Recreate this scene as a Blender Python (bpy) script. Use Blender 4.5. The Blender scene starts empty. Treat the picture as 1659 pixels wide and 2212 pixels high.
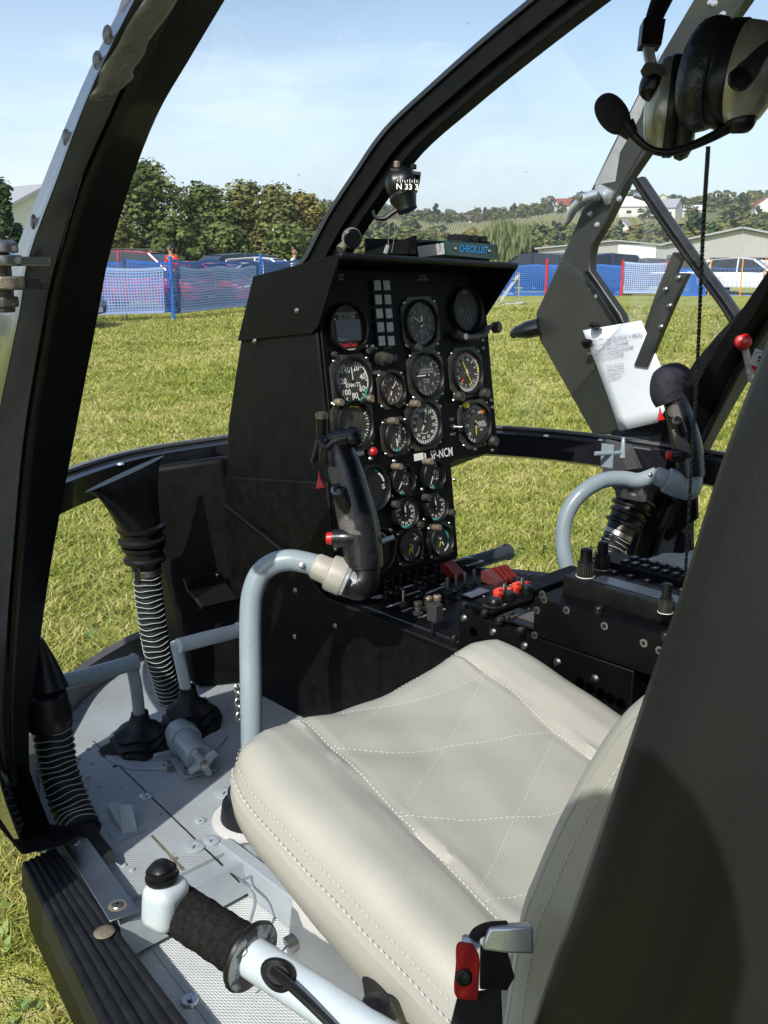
import bpy, bmesh, math, random
import numpy as np
from mathutils import Vector, Matrix, Euler, Quaternion
R = math.radians
random.seed(7)
SC = bpy.context.scene
COL = SC.collection
# ---------------------------------------------------------------- camera
# world axes: +X starboard of the helicopter, +Y towards its nose, +Z up; lengths in metres
FP = 2046.0; W0, H0 = 1659.0, 2212.0
PITCH = math.atan(541 / FP); YAW = R(43.6); CH = 1.5
cam_d = bpy.data.cameras.new('camera'); cam = bpy.data.objects.new('camera', cam_d); COL.objects.link(cam)
cam.location = (0, 0, CH); cam.rotation_euler = (R(90) - PITCH, 0, -YAW)
cam_d.sensor_fit = 'VERTICAL'; cam_d.sensor_height = 24; cam_d.sensor_width = 18
cam_d.lens = FP / H0 * 24; cam_d.clip_start = 0.02; cam_d.clip_end = 6000
SC.camera = cam
# ---------------------------------------------------------------- light
SUN_AZ, SUN_EL = R(70), R(43)          # heading the shadows take, measured from +Y towards +X
w = bpy.data.worlds.new('World'); SC.world = w; w.use_nodes = True
nt = w.node_tree; nt.nodes.clear()
def nd(nt, t, **k):
    n = nt.nodes.new(t)
    for a, b in k.items():
        if a.startswith('i_'): n.inputs[a[2:].replace('_', ' ')].default_value = b
        else: setattr(n, a, b)
    return n
sky = nd(nt, 'ShaderNodeTexSky', sky_type='NISHITA', sun_disc=False)
sky.sun_elevation = SUN_EL; sky.sun_rotation = SUN_AZ + math.pi
sky.air_density = 1.0; sky.dust_density = 1.4; sky.ozone_density = 1.2
tc = nd(nt, 'ShaderNodeTexCoord'); mp = nd(nt, 'ShaderNodeMapping')
mp.inputs['Scale'].default_value = (1.4, 1.0, 7.0); mp.inputs['Rotation'].default_value = (0.25, 0.1, 0.5)
nz = nd(nt, 'ShaderNodeTexNoise'); nz.inputs['Scale'].default_value = 1.3; nz.inputs['Detail'].default_value = 6; nz.inputs['Roughness'].default_value = 0.6
rp = nd(nt, 'ShaderNodeValToRGB'); rp.color_ramp.elements[0].position = 0.54; rp.color_ramp.elements[1].position = 0.80
rp.color_ramp.elements[1].color = (0.7, 0.7, 0.7, 1)
sx = nd(nt, 'ShaderNodeSeparateXYZ'); mr = nd(nt, 'ShaderNodeMapRange')
mr.inputs['From Min'].default_value = 0.0; mr.inputs['From Max'].default_value = 0.28
mr.inputs['To Min'].default_value = 0.62; mr.inputs['To Max'].default_value = 0.0
mx = nd(nt, 'ShaderNodeMath', operation='MAXIMUM')
mc = nd(nt, 'ShaderNodeMix', data_type='RGBA'); bg = nd(nt, 'ShaderNodeBackground'); ow = nd(nt, 'ShaderNodeOutputWorld')
mc.inputs[7].default_value = (6.0, 6.9, 7.5, 1)
L = nt.links.new
L(tc.outputs['Generated'], mp.inputs[0]); L(mp.outputs[0], nz.inputs['Vector']); L(nz.outputs[0], rp.inputs[0])
L(tc.outputs['Generated'], sx.inputs[0]); L(sx.outputs[2], mr.inputs[0])
ad = nd(nt, 'ShaderNodeMath', operation='ADD', use_clamp=True)
L(rp.outputs[0], ad.inputs[0]); L(mr.outputs[0], ad.inputs[1]); L(ad.outputs[0], mc.inputs[0])
L(sky.outputs[0], mc.inputs[6]); L(mc.outputs[2], bg.inputs[0]); bg.inputs[1].default_value = 0.15; L(bg.outputs[0], ow.inputs[0])
sd = bpy.data.lights.new('sun', 'SUN'); sd.energy = 4.4; sd.angle = R(0.5); sd.color = (1, 0.95, 0.87)
so = bpy.data.objects.new('sun', sd); COL.objects.link(so); so.location = (-6, -4, 9)
so.rotation_euler = Vector((math.sin(SUN_AZ) * math.cos(SUN_EL), math.cos(SUN_AZ) * math.cos(SUN_EL), -math.sin(SUN_EL))).to_track_quat('-Z', 'Y').to_euler()
SC.view_settings.view_transform = 'Standard'; SC.view_settings.look = 'None'
SC.view_settings.exposure = 0.25; SC.view_settings.gamma = 1.0
SC.cycles.max_bounces = 8; SC.cycles.transparent_max_bounces = 24
# ---------------------------------------------------------------- geometry helpers
CP, SP = math.cos(PITCH), math.sin(PITCH)
def A(px, py, x=None, y=None, z=None, d=None, pl=None):
    """the point a survey sight line (px, py) meets on a real plane of the place"""
    a = (px - W0 / 2) / FP; b = (H0 / 2 - py) / FP
    h = CP + b * SP; Z = -SP + b * CP
    r = Vector((a * math.cos(YAW) + h * math.sin(YAW), -a * math.sin(YAW) + h * math.cos(YAW), Z)); o = Vector((0, 0, CH))
    if pl is not None: t = (Vector(pl[0]) - o).dot(Vector(pl[1])) / r.dot(Vector(pl[1]))
    elif x is not None: t = x / r.x
    elif y is not None: t = y / r.y
    elif z is not None: t = (z - CH) / r.z
    else: t = d
    return o + r * t
def smooth_path(pts, n=6):
    P = [Vector(p) for p in pts]
    if len(P) < 3: return P
    out = []
    for i in range(len(P) - 1):
        p0 = P[i - 1] if i else P[0] * 2 - P[1]; p1 = P[i]; p2 = P[i + 1]
        p3 = P[i + 2] if i + 2 < len(P) else P[-1] * 2 - P[-2]
        for k in range(n):
            t = k / n
            out.append(0.5 * ((2 * p1) + (p2 - p0) * t + (2 * p0 - 5 * p1 + 4 * p2 - p3) * t * t + (3 * p1 - p0 - 3 * p2 + p3) * t ** 3))
    out.append(P[-1]); return out
def frame(zdir, up=(0, 0, 1)):
    z = Vector(zdir).normalized(); u = Vector(up)
    if abs(z.dot(u)) > 0.97: u = Vector((0, 1, 0))
    x = u.cross(z).normalized(); y = z.cross(x)
    return Matrix((x, y, z)).transposed()
def M4(o, m3=None):
    m = (m3.to_4x4() if m3 is not None else Matrix.Identity(4)); m.translation = Vector(o); return m
_tc = {}
def text_mesh(s, font_bold=0.0):
    k = (s, font_bold)
    if k not in _tc:
        c = bpy.data.curves.new('t', 'FONT'); c.body = s; c.align_x = 'CENTER'; c.align_y = 'CENTER'; c.resolution_u = 2; c.offset = font_bold
        o = bpy.data.objects.new('t', c); COL.objects.link(o)
        dg = bpy.context.evaluated_depsgraph_get(); dg.update()
        me = bpy.data.meshes.new_from_object(o.evaluated_get(dg))
        _tc[k] = ([v.co.copy() for v in me.vertices], [list(p.vertices) for p in me.polygons])
        bpy.data.objects.remove(o); bpy.data.curves.remove(c); bpy.data.meshes.remove(me)
    return _tc[k]
ORG = {}
class MB:
    def __init__(s, M=None): s.v = []; s.f = []; s.m = []; s.mats = []; s.M = M
    def mi(s, m):
        if m not in s.mats: s.mats.append(m)
        return s.mats.index(m)
    def add(s, vs, fs, m):
        b = len(s.v); k = s.mi(m)
        s.v += [(s.M @ Vector(v)) if s.M is not None else Vector(v) for v in vs]
        s.f += [[i + b for i in f] for f in fs]; s.m += [k] * len(fs); return s
    def box(s, c, sz, m, rot=None):
        c = Vector(c); vs = []
        for i in range(8):
            p = Vector(((i & 1) - .5, ((i >> 1) & 1) - .5, ((i >> 2) & 1) - .5)); p = Vector((p.x * sz[0], p.y * sz[1], p.z * sz[2]))
            if rot is not None: p = rot @ p
            vs.append(c + p)
        return s.add(vs, [[0, 2, 3, 1], [4, 5, 7, 6], [0, 1, 5, 4], [2, 6, 7, 3], [0, 4, 6, 2], [1, 3, 7, 5]], m)
    def lathe(s, prof, m, o=(0, 0, 0), ax=(0, 0, 1), n=24, up=(0, 0, 1)):
        F = frame(ax, up); o = Vector(o); vs = []; fs = []
        for r, h in prof:
            for k in range(n):
                a = 2 * math.pi * k / n; vs.append(o + F @ Vector((r * math.cos(a), r * math.sin(a), h)))
        for i in range(len(prof) - 1):
            for k in range(n):
                k2 = (k + 1) % n; fs.append([i * n + k, i * n + k2, (i + 1) * n + k2, (i + 1) * n + k])
        if prof[0][0] > 1e-5: fs.append(list(range(n))[::-1])
        if prof[-1][0] > 1e-5: fs.append([(len(prof) - 1) * n + k for k in range(n)])
        return s.add(vs, fs, m)
    def cyl(s, p0, p1, r, m, r1=None, n=16):
        p0 = Vector(p0); p1 = Vector(p1); L_ = (p1 - p0).length
        return s.lathe([(r, 0), (r if r1 is None else r1, L_)], m, p0, p1 - p0, n)
    def tube(s, pts, r, m, n=12, sm=6, flat=None):
        P = smooth_path(pts, sm) if sm else [Vector(p) for p in pts]
        rs = r if isinstance(r, (list, tuple)) else None; vs = []; fs = []; N = len(P)
        T = (P[1] - P[0]).normalized(); F = frame(T)
        for i, p in enumerate(P):
            t = (P[min(i + 1, N - 1)] - P[max(i - 1, 0)]).normalized()
            q = T.rotation_difference(t); F = q.to_matrix() @ F; T = t
            if rs:
                x = i / (N - 1) * (len(rs) - 1); j = min(int(x), len(rs) - 2); rr = rs[j] + (rs[j + 1] - rs[j]) * (x - j)
            else: rr = r
            for k in range(n):
                a = 2 * math.pi * k / n; vs.append(p + F @ Vector((rr * math.cos(a), rr * math.sin(a) * (flat or 1), 0)))
        for i in range(N - 1):
            for k in range(n):
                k2 = (k + 1) % n; fs.append([i * n + k, i * n + k2, (i + 1) * n + k2, (i + 1) * n + k])
        fs += [list(range(n))[::-1], [(N - 1) * n + k for k in range(n)]]
        return s.add(vs, fs, m)
    def bar(s, pts, wv, tv, m, sm=4):
        """band of width along wv and thickness along tv swept over pts (wv, tv full size vectors)"""
        P = smooth_path(pts, sm) if sm else [Vector(p) for p in pts]; wv = Vector(wv) / 2; tv = Vector(tv) / 2; vs = []; fs = []
        for p in P: vs += [p - wv - tv, p + wv - tv, p + wv + tv, p - wv + tv]
        for i in range(len(P) - 1):
            for k in range(4): fs.append([i * 4 + k, i * 4 + (k + 1) % 4, i * 4 + 4 + (k + 1) % 4, i * 4 + 4 + k])
        fs += [[3, 2, 1, 0], [len(P) * 4 - 4 + k for k in range(4)]]
        return s.add(vs, fs, m)
    def prism(s, poly, ext, m):
        P = [Vector(p) for p in poly]; e = Vector(ext); n = len(P)
        return s.add(P + [p + e for p in P], [list(range(n)), [n + k for k in range(n)][::-1]] + [[(k + 1) % n, k, n + k, n + (k + 1) % n] for k in range(n)], m)
    def rails(s, rails, m, sm=0, close=False):
        Q = [smooth_path(r, sm) if sm else [Vector(p) for p in r] for r in rails]; n = len(Q[0]); vs = [p for r in Q for p in r]; fs = []
        for i in range(len(Q) - (0 if close else 1)):
            j = (i + 1) % len(Q)
            for k in range(n - 1): fs.append([i * n + k, i * n + k + 1, j * n + k + 1, j * n + k])
        if close: fs += [[i * n for i in range(len(Q))], [i * n + n - 1 for i in range(len(Q))][::-1]]
        return s.add(vs, fs, m)
    def text(s, t, size, M, m, bold=0.0, sx=1.0, shear=0.0):
        v, f = text_mesh(t, bold)
        return s.add([M @ Vector(((p.x + shear * p.y) * size * sx, p.y * size, 0)) for p in v], f, m)
    def build(s, name, parent=None, bevel=0, seg=2, sub=0, ang=35, props=None, solid=0, link=True):
        me = bpy.data.meshes.new(name); o = bpy.data.objects.new(name, me)
        off = Vector((0, 0, 0))
        if parent is not None: off = ORG[parent.name]
        ORG[o.name] = off
        me.from_pydata([tuple(v - off) for v in s.v], [], s.f)
        for m in s.mats: me.materials.append(m)
        me.polygons.foreach_set('material_index', s.m)
        me.polygons.foreach_set('use_smooth', [True] * len(s.f)); me.update()
        bm = bmesh.new(); bm.from_mesh(me); bmesh.ops.recalc_face_normals(bm, faces=bm.faces); bm.to_mesh(me); bm.free()
        me.set_sharp_from_angle(angle=R(ang))
        COL.objects.link(o)
        if parent is not None: o.parent = parent
        if bevel:
            b = o.modifiers.new('b', 'BEVEL'); b.width = bevel; b.segments = seg; b.limit_method = 'ANGLE'; b.angle_limit = R(40); b.harden_normals = False
        if solid:
            b = o.modifiers.new('s', 'SOLIDIFY'); b.thickness = solid; b.offset = 0
        if sub:
            b = o.modifiers.new('u', 'SUBSURF'); b.levels = b.render_levels = sub
        if props:
            for k, v in props.items(): o[k] = v
        return o
def split_build(b, name, parent=None, gap=0.0008, **k):
    """build every separate piece collected in b as an object of its own"""
    n = len(b.v); par = list(range(n))
    def fd(i):
        while par[i] != i: par[i] = par[par[i]]; i = par[i]
        return i
    for f in b.f:
        r = fd(f[0])
        for i in f[1:]: par[fd(i)] = r
    comp = {}
    for i, f in enumerate(b.f): comp.setdefault(fd(f[0]), []).append(i)
    cs = []
    for fs in comp.values():
        vs = [b.v[i] for q in fs for i in b.f[q]]; lo = Vector([min(v[a] for v in vs) - gap for a in range(3)]); hi = Vector([max(v[a] for v in vs) + gap for a in range(3)]); cs.append([fs, lo, hi])
    ch = True
    while ch:
        ch = False
        for i in range(len(cs)):
            for j in range(i + 1, len(cs)):
                if all(cs[i][1][a] <= cs[j][2][a] and cs[j][1][a] <= cs[i][2][a] for a in range(3)):
                    cs[i] = [cs[i][0] + cs[j][0], Vector([min(cs[i][1][a], cs[j][1][a]) for a in range(3)]), Vector([max(cs[i][2][a], cs[j][2][a]) for a in range(3)])]; cs.pop(j); ch = True; break
            if ch: break
    out = []
    for fs, lo, hi in cs:
        q = MB(); idx = {}
        for fi in fs:
            for i in b.f[fi]:
                if i not in idx: idx[i] = len(q.v); q.v.append(b.v[i])
            m_ = b.mats[b.m[fi]]; q.f.append([idx[i] for i in b.f[fi]]); q.m.append(q.mi(m_))
        out.append(q.build(name, parent, **k))
    return out
def tag(o, label=None, cat=None, group=None, kind=None):
    if label: o['label'] = label
    if cat: o['category'] = cat
    if group: o['group'] = group
    if kind: o['kind'] = kind
    return o
def thing(name, loc, label, cat, group=None, rz=0):
    o = bpy.data.objects.new(name, None); COL.objects.link(o); o.location = loc; o.rotation_euler = (0, 0, rz); o.empty_display_size = 0.1
    ORG[o.name] = Vector(loc); return tag(o, label, cat, group)
def dup(root, loc, rz=0, label=None, group=None, scale=None):
    r = root.copy(); COL.objects.link(r); r.location = loc; r.rotation_euler = (0, 0, rz)
    if scale: r.scale = scale
    if label: r['label'] = label
    if group: r['group'] = group
    for ch in list(root.children):
        c = ch.copy(); COL.objects.link(c); c.parent = r
        for g in list(ch.children):
            d = g.copy(); COL.objects.link(d); d.parent = c
    return r
# ---------------------------------------------------------------- materials
def mat(name, col, rough=0.5, metal=0.0, bump=None, var=None, spec=0.5, coat=0.0, sheen=0.0, emit=None, alpha=None):
    m = bpy.data.materials.new(name); m.use_nodes = True; t = m.node_tree; p = t.nodes['Principled BSDF']
    p.inputs['Base Color'].default_value = (*col, 1); p.inputs['Roughness'].default_value = rough; p.inputs['Metallic'].default_value = metal
    p.inputs['Specular IOR Level'].default_value = spec; p.inputs['Coat Weight'].default_value = coat; p.inputs['Sheen Weight'].default_value = sheen
    l = t.links.new; c = nd(t, 'ShaderNodeTexCoord')
    if var:   # (scale, amount, second colour)
        n = nd(t, 'ShaderNodeTexNoise'); n.inputs['Scale'].default_value = var[0]; n.inputs['Detail'].default_value = 6; n.inputs['Roughness'].default_value = 0.65
        rr = nd(t, 'ShaderNodeValToRGB'); rr.color_ramp.elements[0].position = 0.5 - var[1] / 2; rr.color_ramp.elements[1].position = 0.5 + var[1] / 2
        rr.color_ramp.elements[0].color = (*col, 1); rr.color_ramp.elements[1].color = (*var[2], 1)
        l(c.outputs['Object'], n.inputs['Vector']); l(n.outputs[0], rr.inputs[0]); l(rr.outputs[0], p.inputs['Base Color'])
        r2 = nd(t, 'ShaderNodeMapRange'); r2.inputs['To Min'].default_value = max(0.03, rough - 0.12); r2.inputs['To Max'].default_value = min(1, rough + 0.15)
        l(n.outputs[0], r2.inputs[0]); l(r2.outputs[0], p.inputs['Roughness'])
    if bump:  # list of (scale, strength m, type)
        prev = None
        for sc_, st, ty in bump:
            if ty == 'noise': n = nd(t, 'ShaderNodeTexNoise'); n.inputs['Detail'].default_value = 3; n.inputs['Scale'].default_value = sc_; out = n.outputs[0]
            elif ty == 'vor': n = nd(t, 'ShaderNodeTexVoronoi'); n.inputs['Scale'].default_value = sc_; out = n.outputs[0]
            elif ty == 'wave': n = nd(t, 'ShaderNodeTexWave'); n.inputs['Scale'].default_value = sc_; n.inputs['Distortion'].default_value = 0.3; out = n.outputs[1]
            elif ty == 'check':
                n = nd(t, 'ShaderNodeTexWave'); n.bands_direction = 'DIAGONAL'; n.inputs['Scale'].default_value = sc_
                n2 = nd(t, 'ShaderNodeTexWave'); n2.bands_direction = 'X'; n2.inputs['Scale'].default_value = sc_ * 1.0
                mm = nd(t, 'ShaderNodeMath', operation='MULTIPLY'); l(c.outputs['Object'], n2.inputs['Vector']); l(n.outputs[1], mm.inputs[0]); l(n2.outputs[1], mm.inputs[1]); out = mm.outputs[0]
            l(c.outputs['Object'], n.inputs['Vector'])
            b = nd(t, 'ShaderNodeBump'); b.inputs['Distance'].default_value = st; b.inputs['Strength'].default_value = 1.0
            l(out, b.inputs['Height'])
            if prev: l(prev.outputs[0], b.inputs['Normal'])
            prev = b
        l(prev.outputs[0], p.inputs['Normal'])
    if emit: p.inputs['Emission Color'].default_value = (*emit[0], 1); p.inputs['Emission Strength'].default_value = emit[1]
    return m
def glass_mat(name, tint=(0.97, 0.99, 1.0), dirt=0.05, spec=1.0, dscale=3.0):
    m = bpy.data.materials.new(name); m.use_nodes = True; t = m.node_tree; t.nodes.clear(); l = t.links.new
    tr = nd(t, 'ShaderNodeBsdfTransparent'); tr.inputs[0].default_value = (*tint, 1)
    gl = nd(t, 'ShaderNodeBsdfGlossy'); gl.inputs['Roughness'].default_value = 0.02
    lw = nd(t, 'ShaderNodeLayerWeight'); lw.inputs[0].default_value = 0.5; pw = nd(t, 'ShaderNodeMath', operation='POWER'); pw.inputs[1].default_value = 5.0; l(lw.outputs['Facing'], pw.inputs[0])
    fr = nd(t, 'ShaderNodeMath', operation='MULTIPLY_ADD', use_clamp=True); fr.inputs[1].default_value = 0.55; fr.inputs[2].default_value = 0.035; l(pw.outputs[0], fr.inputs[0])
    df = nd(t, 'ShaderNodeBsdfDiffuse'); df.inputs[0].default_value = (0.75, 0.77, 0.78, 1)
    c = nd(t, 'ShaderNodeTexCoord'); mpn = nd(t, 'ShaderNodeMapping'); mpn.inputs['Scale'].default_value = (1, 1.0, 0.35); mpn.inputs['Rotation'].default_value = (0.5, 0.3, 0)
    n = nd(t, 'ShaderNodeTexNoise'); n.inputs['Scale'].default_value = dscale; n.inputs['Detail'].default_value = 5
    l(c.outputs['Object'], mpn.inputs[0]); l(mpn.outputs[0], n.inputs['Vector'])
    r1 = nd(t, 'ShaderNodeMapRange'); r1.inputs['From Min'].default_value = 0.48; r1.inputs['From Max'].default_value = 0.8; r1.inputs['To Max'].default_value = dirt
    l(n.outputs[0], r1.inputs[0])
    v = nd(t, 'ShaderNodeTexVoronoi'); v.inputs['Scale'].default_value = 9; v.inputs['Randomness'].default_value = 1
    l(c.outputs['Object'], v.inputs['Vector'])
    r2 = nd(t, 'ShaderNodeMapRange'); r2.inputs['From Min'].default_value = 0.018; r2.inputs['From Max'].default_value = 0.03; r2.inputs['To Min'].default_value = 0.35; r2.inputs['To Max'].default_value = 0.0
    l(v.outputs[0], r2.inputs[0]); mm = nd(t, 'ShaderNodeMath', operation='MAXIMUM'); l(r1.outputs[0], mm.inputs[0]); l(r2.outputs[0], mm.inputs[1])
    m1 = nd(t, 'ShaderNodeMixShader'); m2 = nd(t, 'ShaderNodeMixShader'); o = nd(t, 'ShaderNodeOutputMaterial')
    l(fr.outputs[0], m1.inputs[0]); l(tr.outputs[0], m1.inputs[1]); l(gl.outputs[0], m1.inputs[2])
    l(mm.outputs[0], m2.inputs[0]); l(m1.outputs[0], m2.inputs[1]); l(df.outputs[0], m2.inputs[2]); l(m2.outputs[0], o.inputs[0])
    return m
BLK = mat('black_crackle_paint', (0.0022, 0.0023, 0.0026), 0.48, bump=[(420, 0.0005, 'noise')], var=(40, 0.25, (0.0048, 0.0049, 0.005)), spec=.17)
BLK2 = mat('black_panel_paint', (0.0018, 0.0018, 0.0021), 0.45, bump=[(700, 0.0003, 'noise')], var=(25, 0.3, (0.0035, 0.0035, 0.0037)), spec=.15)
BGL = mat('black_gloss_paint', (0.010, 0.011, 0.014), 0.14, var=(12, 0.3, (0.016, 0.017, 0.02)), coat=0.4)
PIL = mat('charcoal_paint', (0.0115, 0.012, 0.0135), 0.42, bump=[(700, 0.0003, 'noise')], var=(5, 0.6, (0.017, 0.0175, 0.019)), spec=.32)
JMB = mat('jamb_paint', (0.085, 0.088, 0.090), 0.48, bump=[(500, 0.0004, 'noise'), (14, 0.004, 'noise')], var=(16, 0.4, (0.14, 0.143, 0.143)))
BARM = mat('grey_black_bar', (0.020, 0.021, 0.021), 0.3, bump=[(200, 0.0003, 'noise')], var=(12, .4, (.05, .05, .047)))
SEAL = mat('lumpy_sealant', (0.20, 0.20, 0.185), 0.33, bump=[(35, 0.004, 'noise'), (220, 0.0006, 'noise')])
RUB = mat('black_rubber', (0.006, 0.007, 0.009), 0.5, bump=[(240, 0.0006, 'noise')], var=(18, 0.3, (0.013, 0.0145, 0.017)), spec=.3)
PLA = mat('black_plastic', (0.0045, 0.005, 0.0055), 0.33, var=(40, 0.3, (0.009, 0.009, 0.0095)), spec=.35)
GRIPM = mat('grip_plastic', (0.006, 0.007, 0.009), 0.25, bump=[(300, 0.0002, 'noise')], var=(50, 0.2, (0.012, 0.013, 0.014)))
KNURL = mat('checkered_grip', (0.10, 0.095, 0.085), 0.4, bump=[(520, 0.0012, 'vor')])
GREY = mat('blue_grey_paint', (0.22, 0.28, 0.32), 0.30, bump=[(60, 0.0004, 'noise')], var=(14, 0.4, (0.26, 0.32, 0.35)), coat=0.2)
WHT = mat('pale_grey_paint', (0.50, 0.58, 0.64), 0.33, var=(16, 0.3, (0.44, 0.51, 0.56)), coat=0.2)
WHT2 = mat('worn_white_panel', (0.62, 0.62, 0.60), 0.5, var=(7, 0.4, (0.48, 0.48, 0.46)), bump=[(90, 0.0004, 'noise')])
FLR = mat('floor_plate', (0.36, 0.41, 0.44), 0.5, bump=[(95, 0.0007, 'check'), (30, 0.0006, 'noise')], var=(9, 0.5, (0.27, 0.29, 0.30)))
HOLE = mat('hole_shade_black', (0.0005, 0.0005, 0.0005), 1.0, spec=0.0)  # black for flat discs, the shade inside the holes put in as colour
FLR2 = mat('floor_plate_worn_sunlit', (0.56, 0.60, 0.60), 0.46, bump=[(95, 0.0010, 'check')], var=(20, 0.3, (0.48, 0.51, 0.52)))  # rear floor copy, base colour raised to stand in for direct sun
FLS = mat('smooth_floor_paint', (0.34, 0.39, 0.42), 0.42, var=(15, 0.4, (0.27, 0.31, 0.34)), bump=[(50, 0.0006, 'noise')])
STL = mat('brushed_steel', (0.42, 0.41, 0.39), 0.34, 1.0, bump=[(160, 0.0003, 'noise')], var=(30, 0.4, (0.30, 0.29, 0.27)))
CHR = mat('polished_alloy', (0.60, 0.64, 0.68), 0.26, 0.65, var=(40, 0.3, (0.5, 0.53, 0.56)))
KNA = mat('knurled_alloy', (0.52, 0.50, 0.45), 0.45, 0.5, bump=[(330, 0.0005, 'check')])
BRS = mat('aged_brass', (0.36, 0.31, 0.22), 0.42, 0.55, bump=[(400, 0.0006, 'noise')], var=(90, 0.3, (0.18, 0.155, 0.115)))
LTH = mat('grey_leather', (0.37, 0.372, 0.332), 0.40, bump=[(900, 0.00022, 'vor'), (14, 0.0008, 'noise')], var=(5, 0.5, (0.33, 0.332, 0.295)))
THR = mat('white_thread', (0.62, 0.62, 0.58), 0.7)
FOAM = mat('black_foam', (0.009, 0.009, 0.009), 1.0, bump=[(500, 0.0012, 'noise')], var=(160, 0.3, (0.022, 0.021, 0.021)), spec=.05)
REDP = mat('red_plastic', (0.55, 0.012, 0.015), 0.35, var=(30, 0.3, (0.42, 0.01, 0.012)))
REDD = mat('dark_red_plastic', (0.16, 0.012, 0.012), 0.4)
PNK = mat('faded_red_plastic', (0.55, 0.13, 0.10), 0.5, var=(80, 0.3, (0.62, 0.22, 0.18)))
ORA = mat('orange_red_plastic', (0.75, 0.06, 0.02), 0.4, var=(50, 0.3, (0.62, 0.05, 0.02)))
WEB = mat('red_webbing', (0.72, 0.018, 0.012), 0.7, bump=[(700, 0.0012, 'wave')])
BELT = mat('black_webbing', (0.014, 0.014, 0.017), 0.72, bump=[(500, 0.0010, 'wave')])
MRK = mat('white_marking', (0.88, 0.88, 0.82), 0.6)
MRG = mat('grey_marking', (0.34, 0.35, 0.35), 0.6)
MGN = mat('green_marking', (0.04, 0.45, 0.40), 0.5)
MYL = mat('yellow_marking', (0.75, 0.68, 0.03), 0.5)
MOR = mat('orange_marking', (0.80, 0.20, 0.02), 0.5)
MBL = mat('blue_marking', (0.02, 0.22, 0.75), 0.5)
DIAL = mat('dial_black', (0.008, 0.008, 0.009), 0.5)
DIALB = mat('dial_slate', (0.014, 0.020, 0.026), 0.4)
BEZ = mat('worn_bezel', (0.018, 0.017, 0.016), 0.4, bump=[(260, 0.0004, 'noise')], var=(50, 0.25, (0.06, 0.055, 0.045)))
SCRN = mat('grey_screen', (0.04, 0.05, 0.065), 0.22)
LAMP = mat('milky_lamp', (0.52, 0.54, 0.56), 0.35, var=(60, 0.4, (0.32, 0.33, 0.36)))
TEAL = mat('teal_plastic', (0.008, 0.075, 0.075), 0.25, var=(30, 0.4, (0.006, 0.05, 0.05)), coat=0.4)
PAP = mat('white_paper', (0.82, 0.83, 0.85), 0.65, bump=[(12, 0.002, 'noise')])
INK = mat('pen_ink', (0.32, 0.33, 0.42), 0.6)
CHAMP = mat('champagne_shell', (0.40, 0.385, 0.31), 0.28, 0.5, var=(20, 0.3, (0.34, 0.325, 0.26)))
PADL = mat('pleated_black_leather', (0.016, 0.019, 0.019), 0.34, bump=[(90, 0.002, 'noise')])
GLS = glass_mat('windscreen_plastic', dirt=0.17)
DPL = mat('open_door_paint', (0.03, 0.03, 0.028), .4)
GLS2 = glass_mat('gauge_glass', dirt=0.02, dscale=12)
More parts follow.
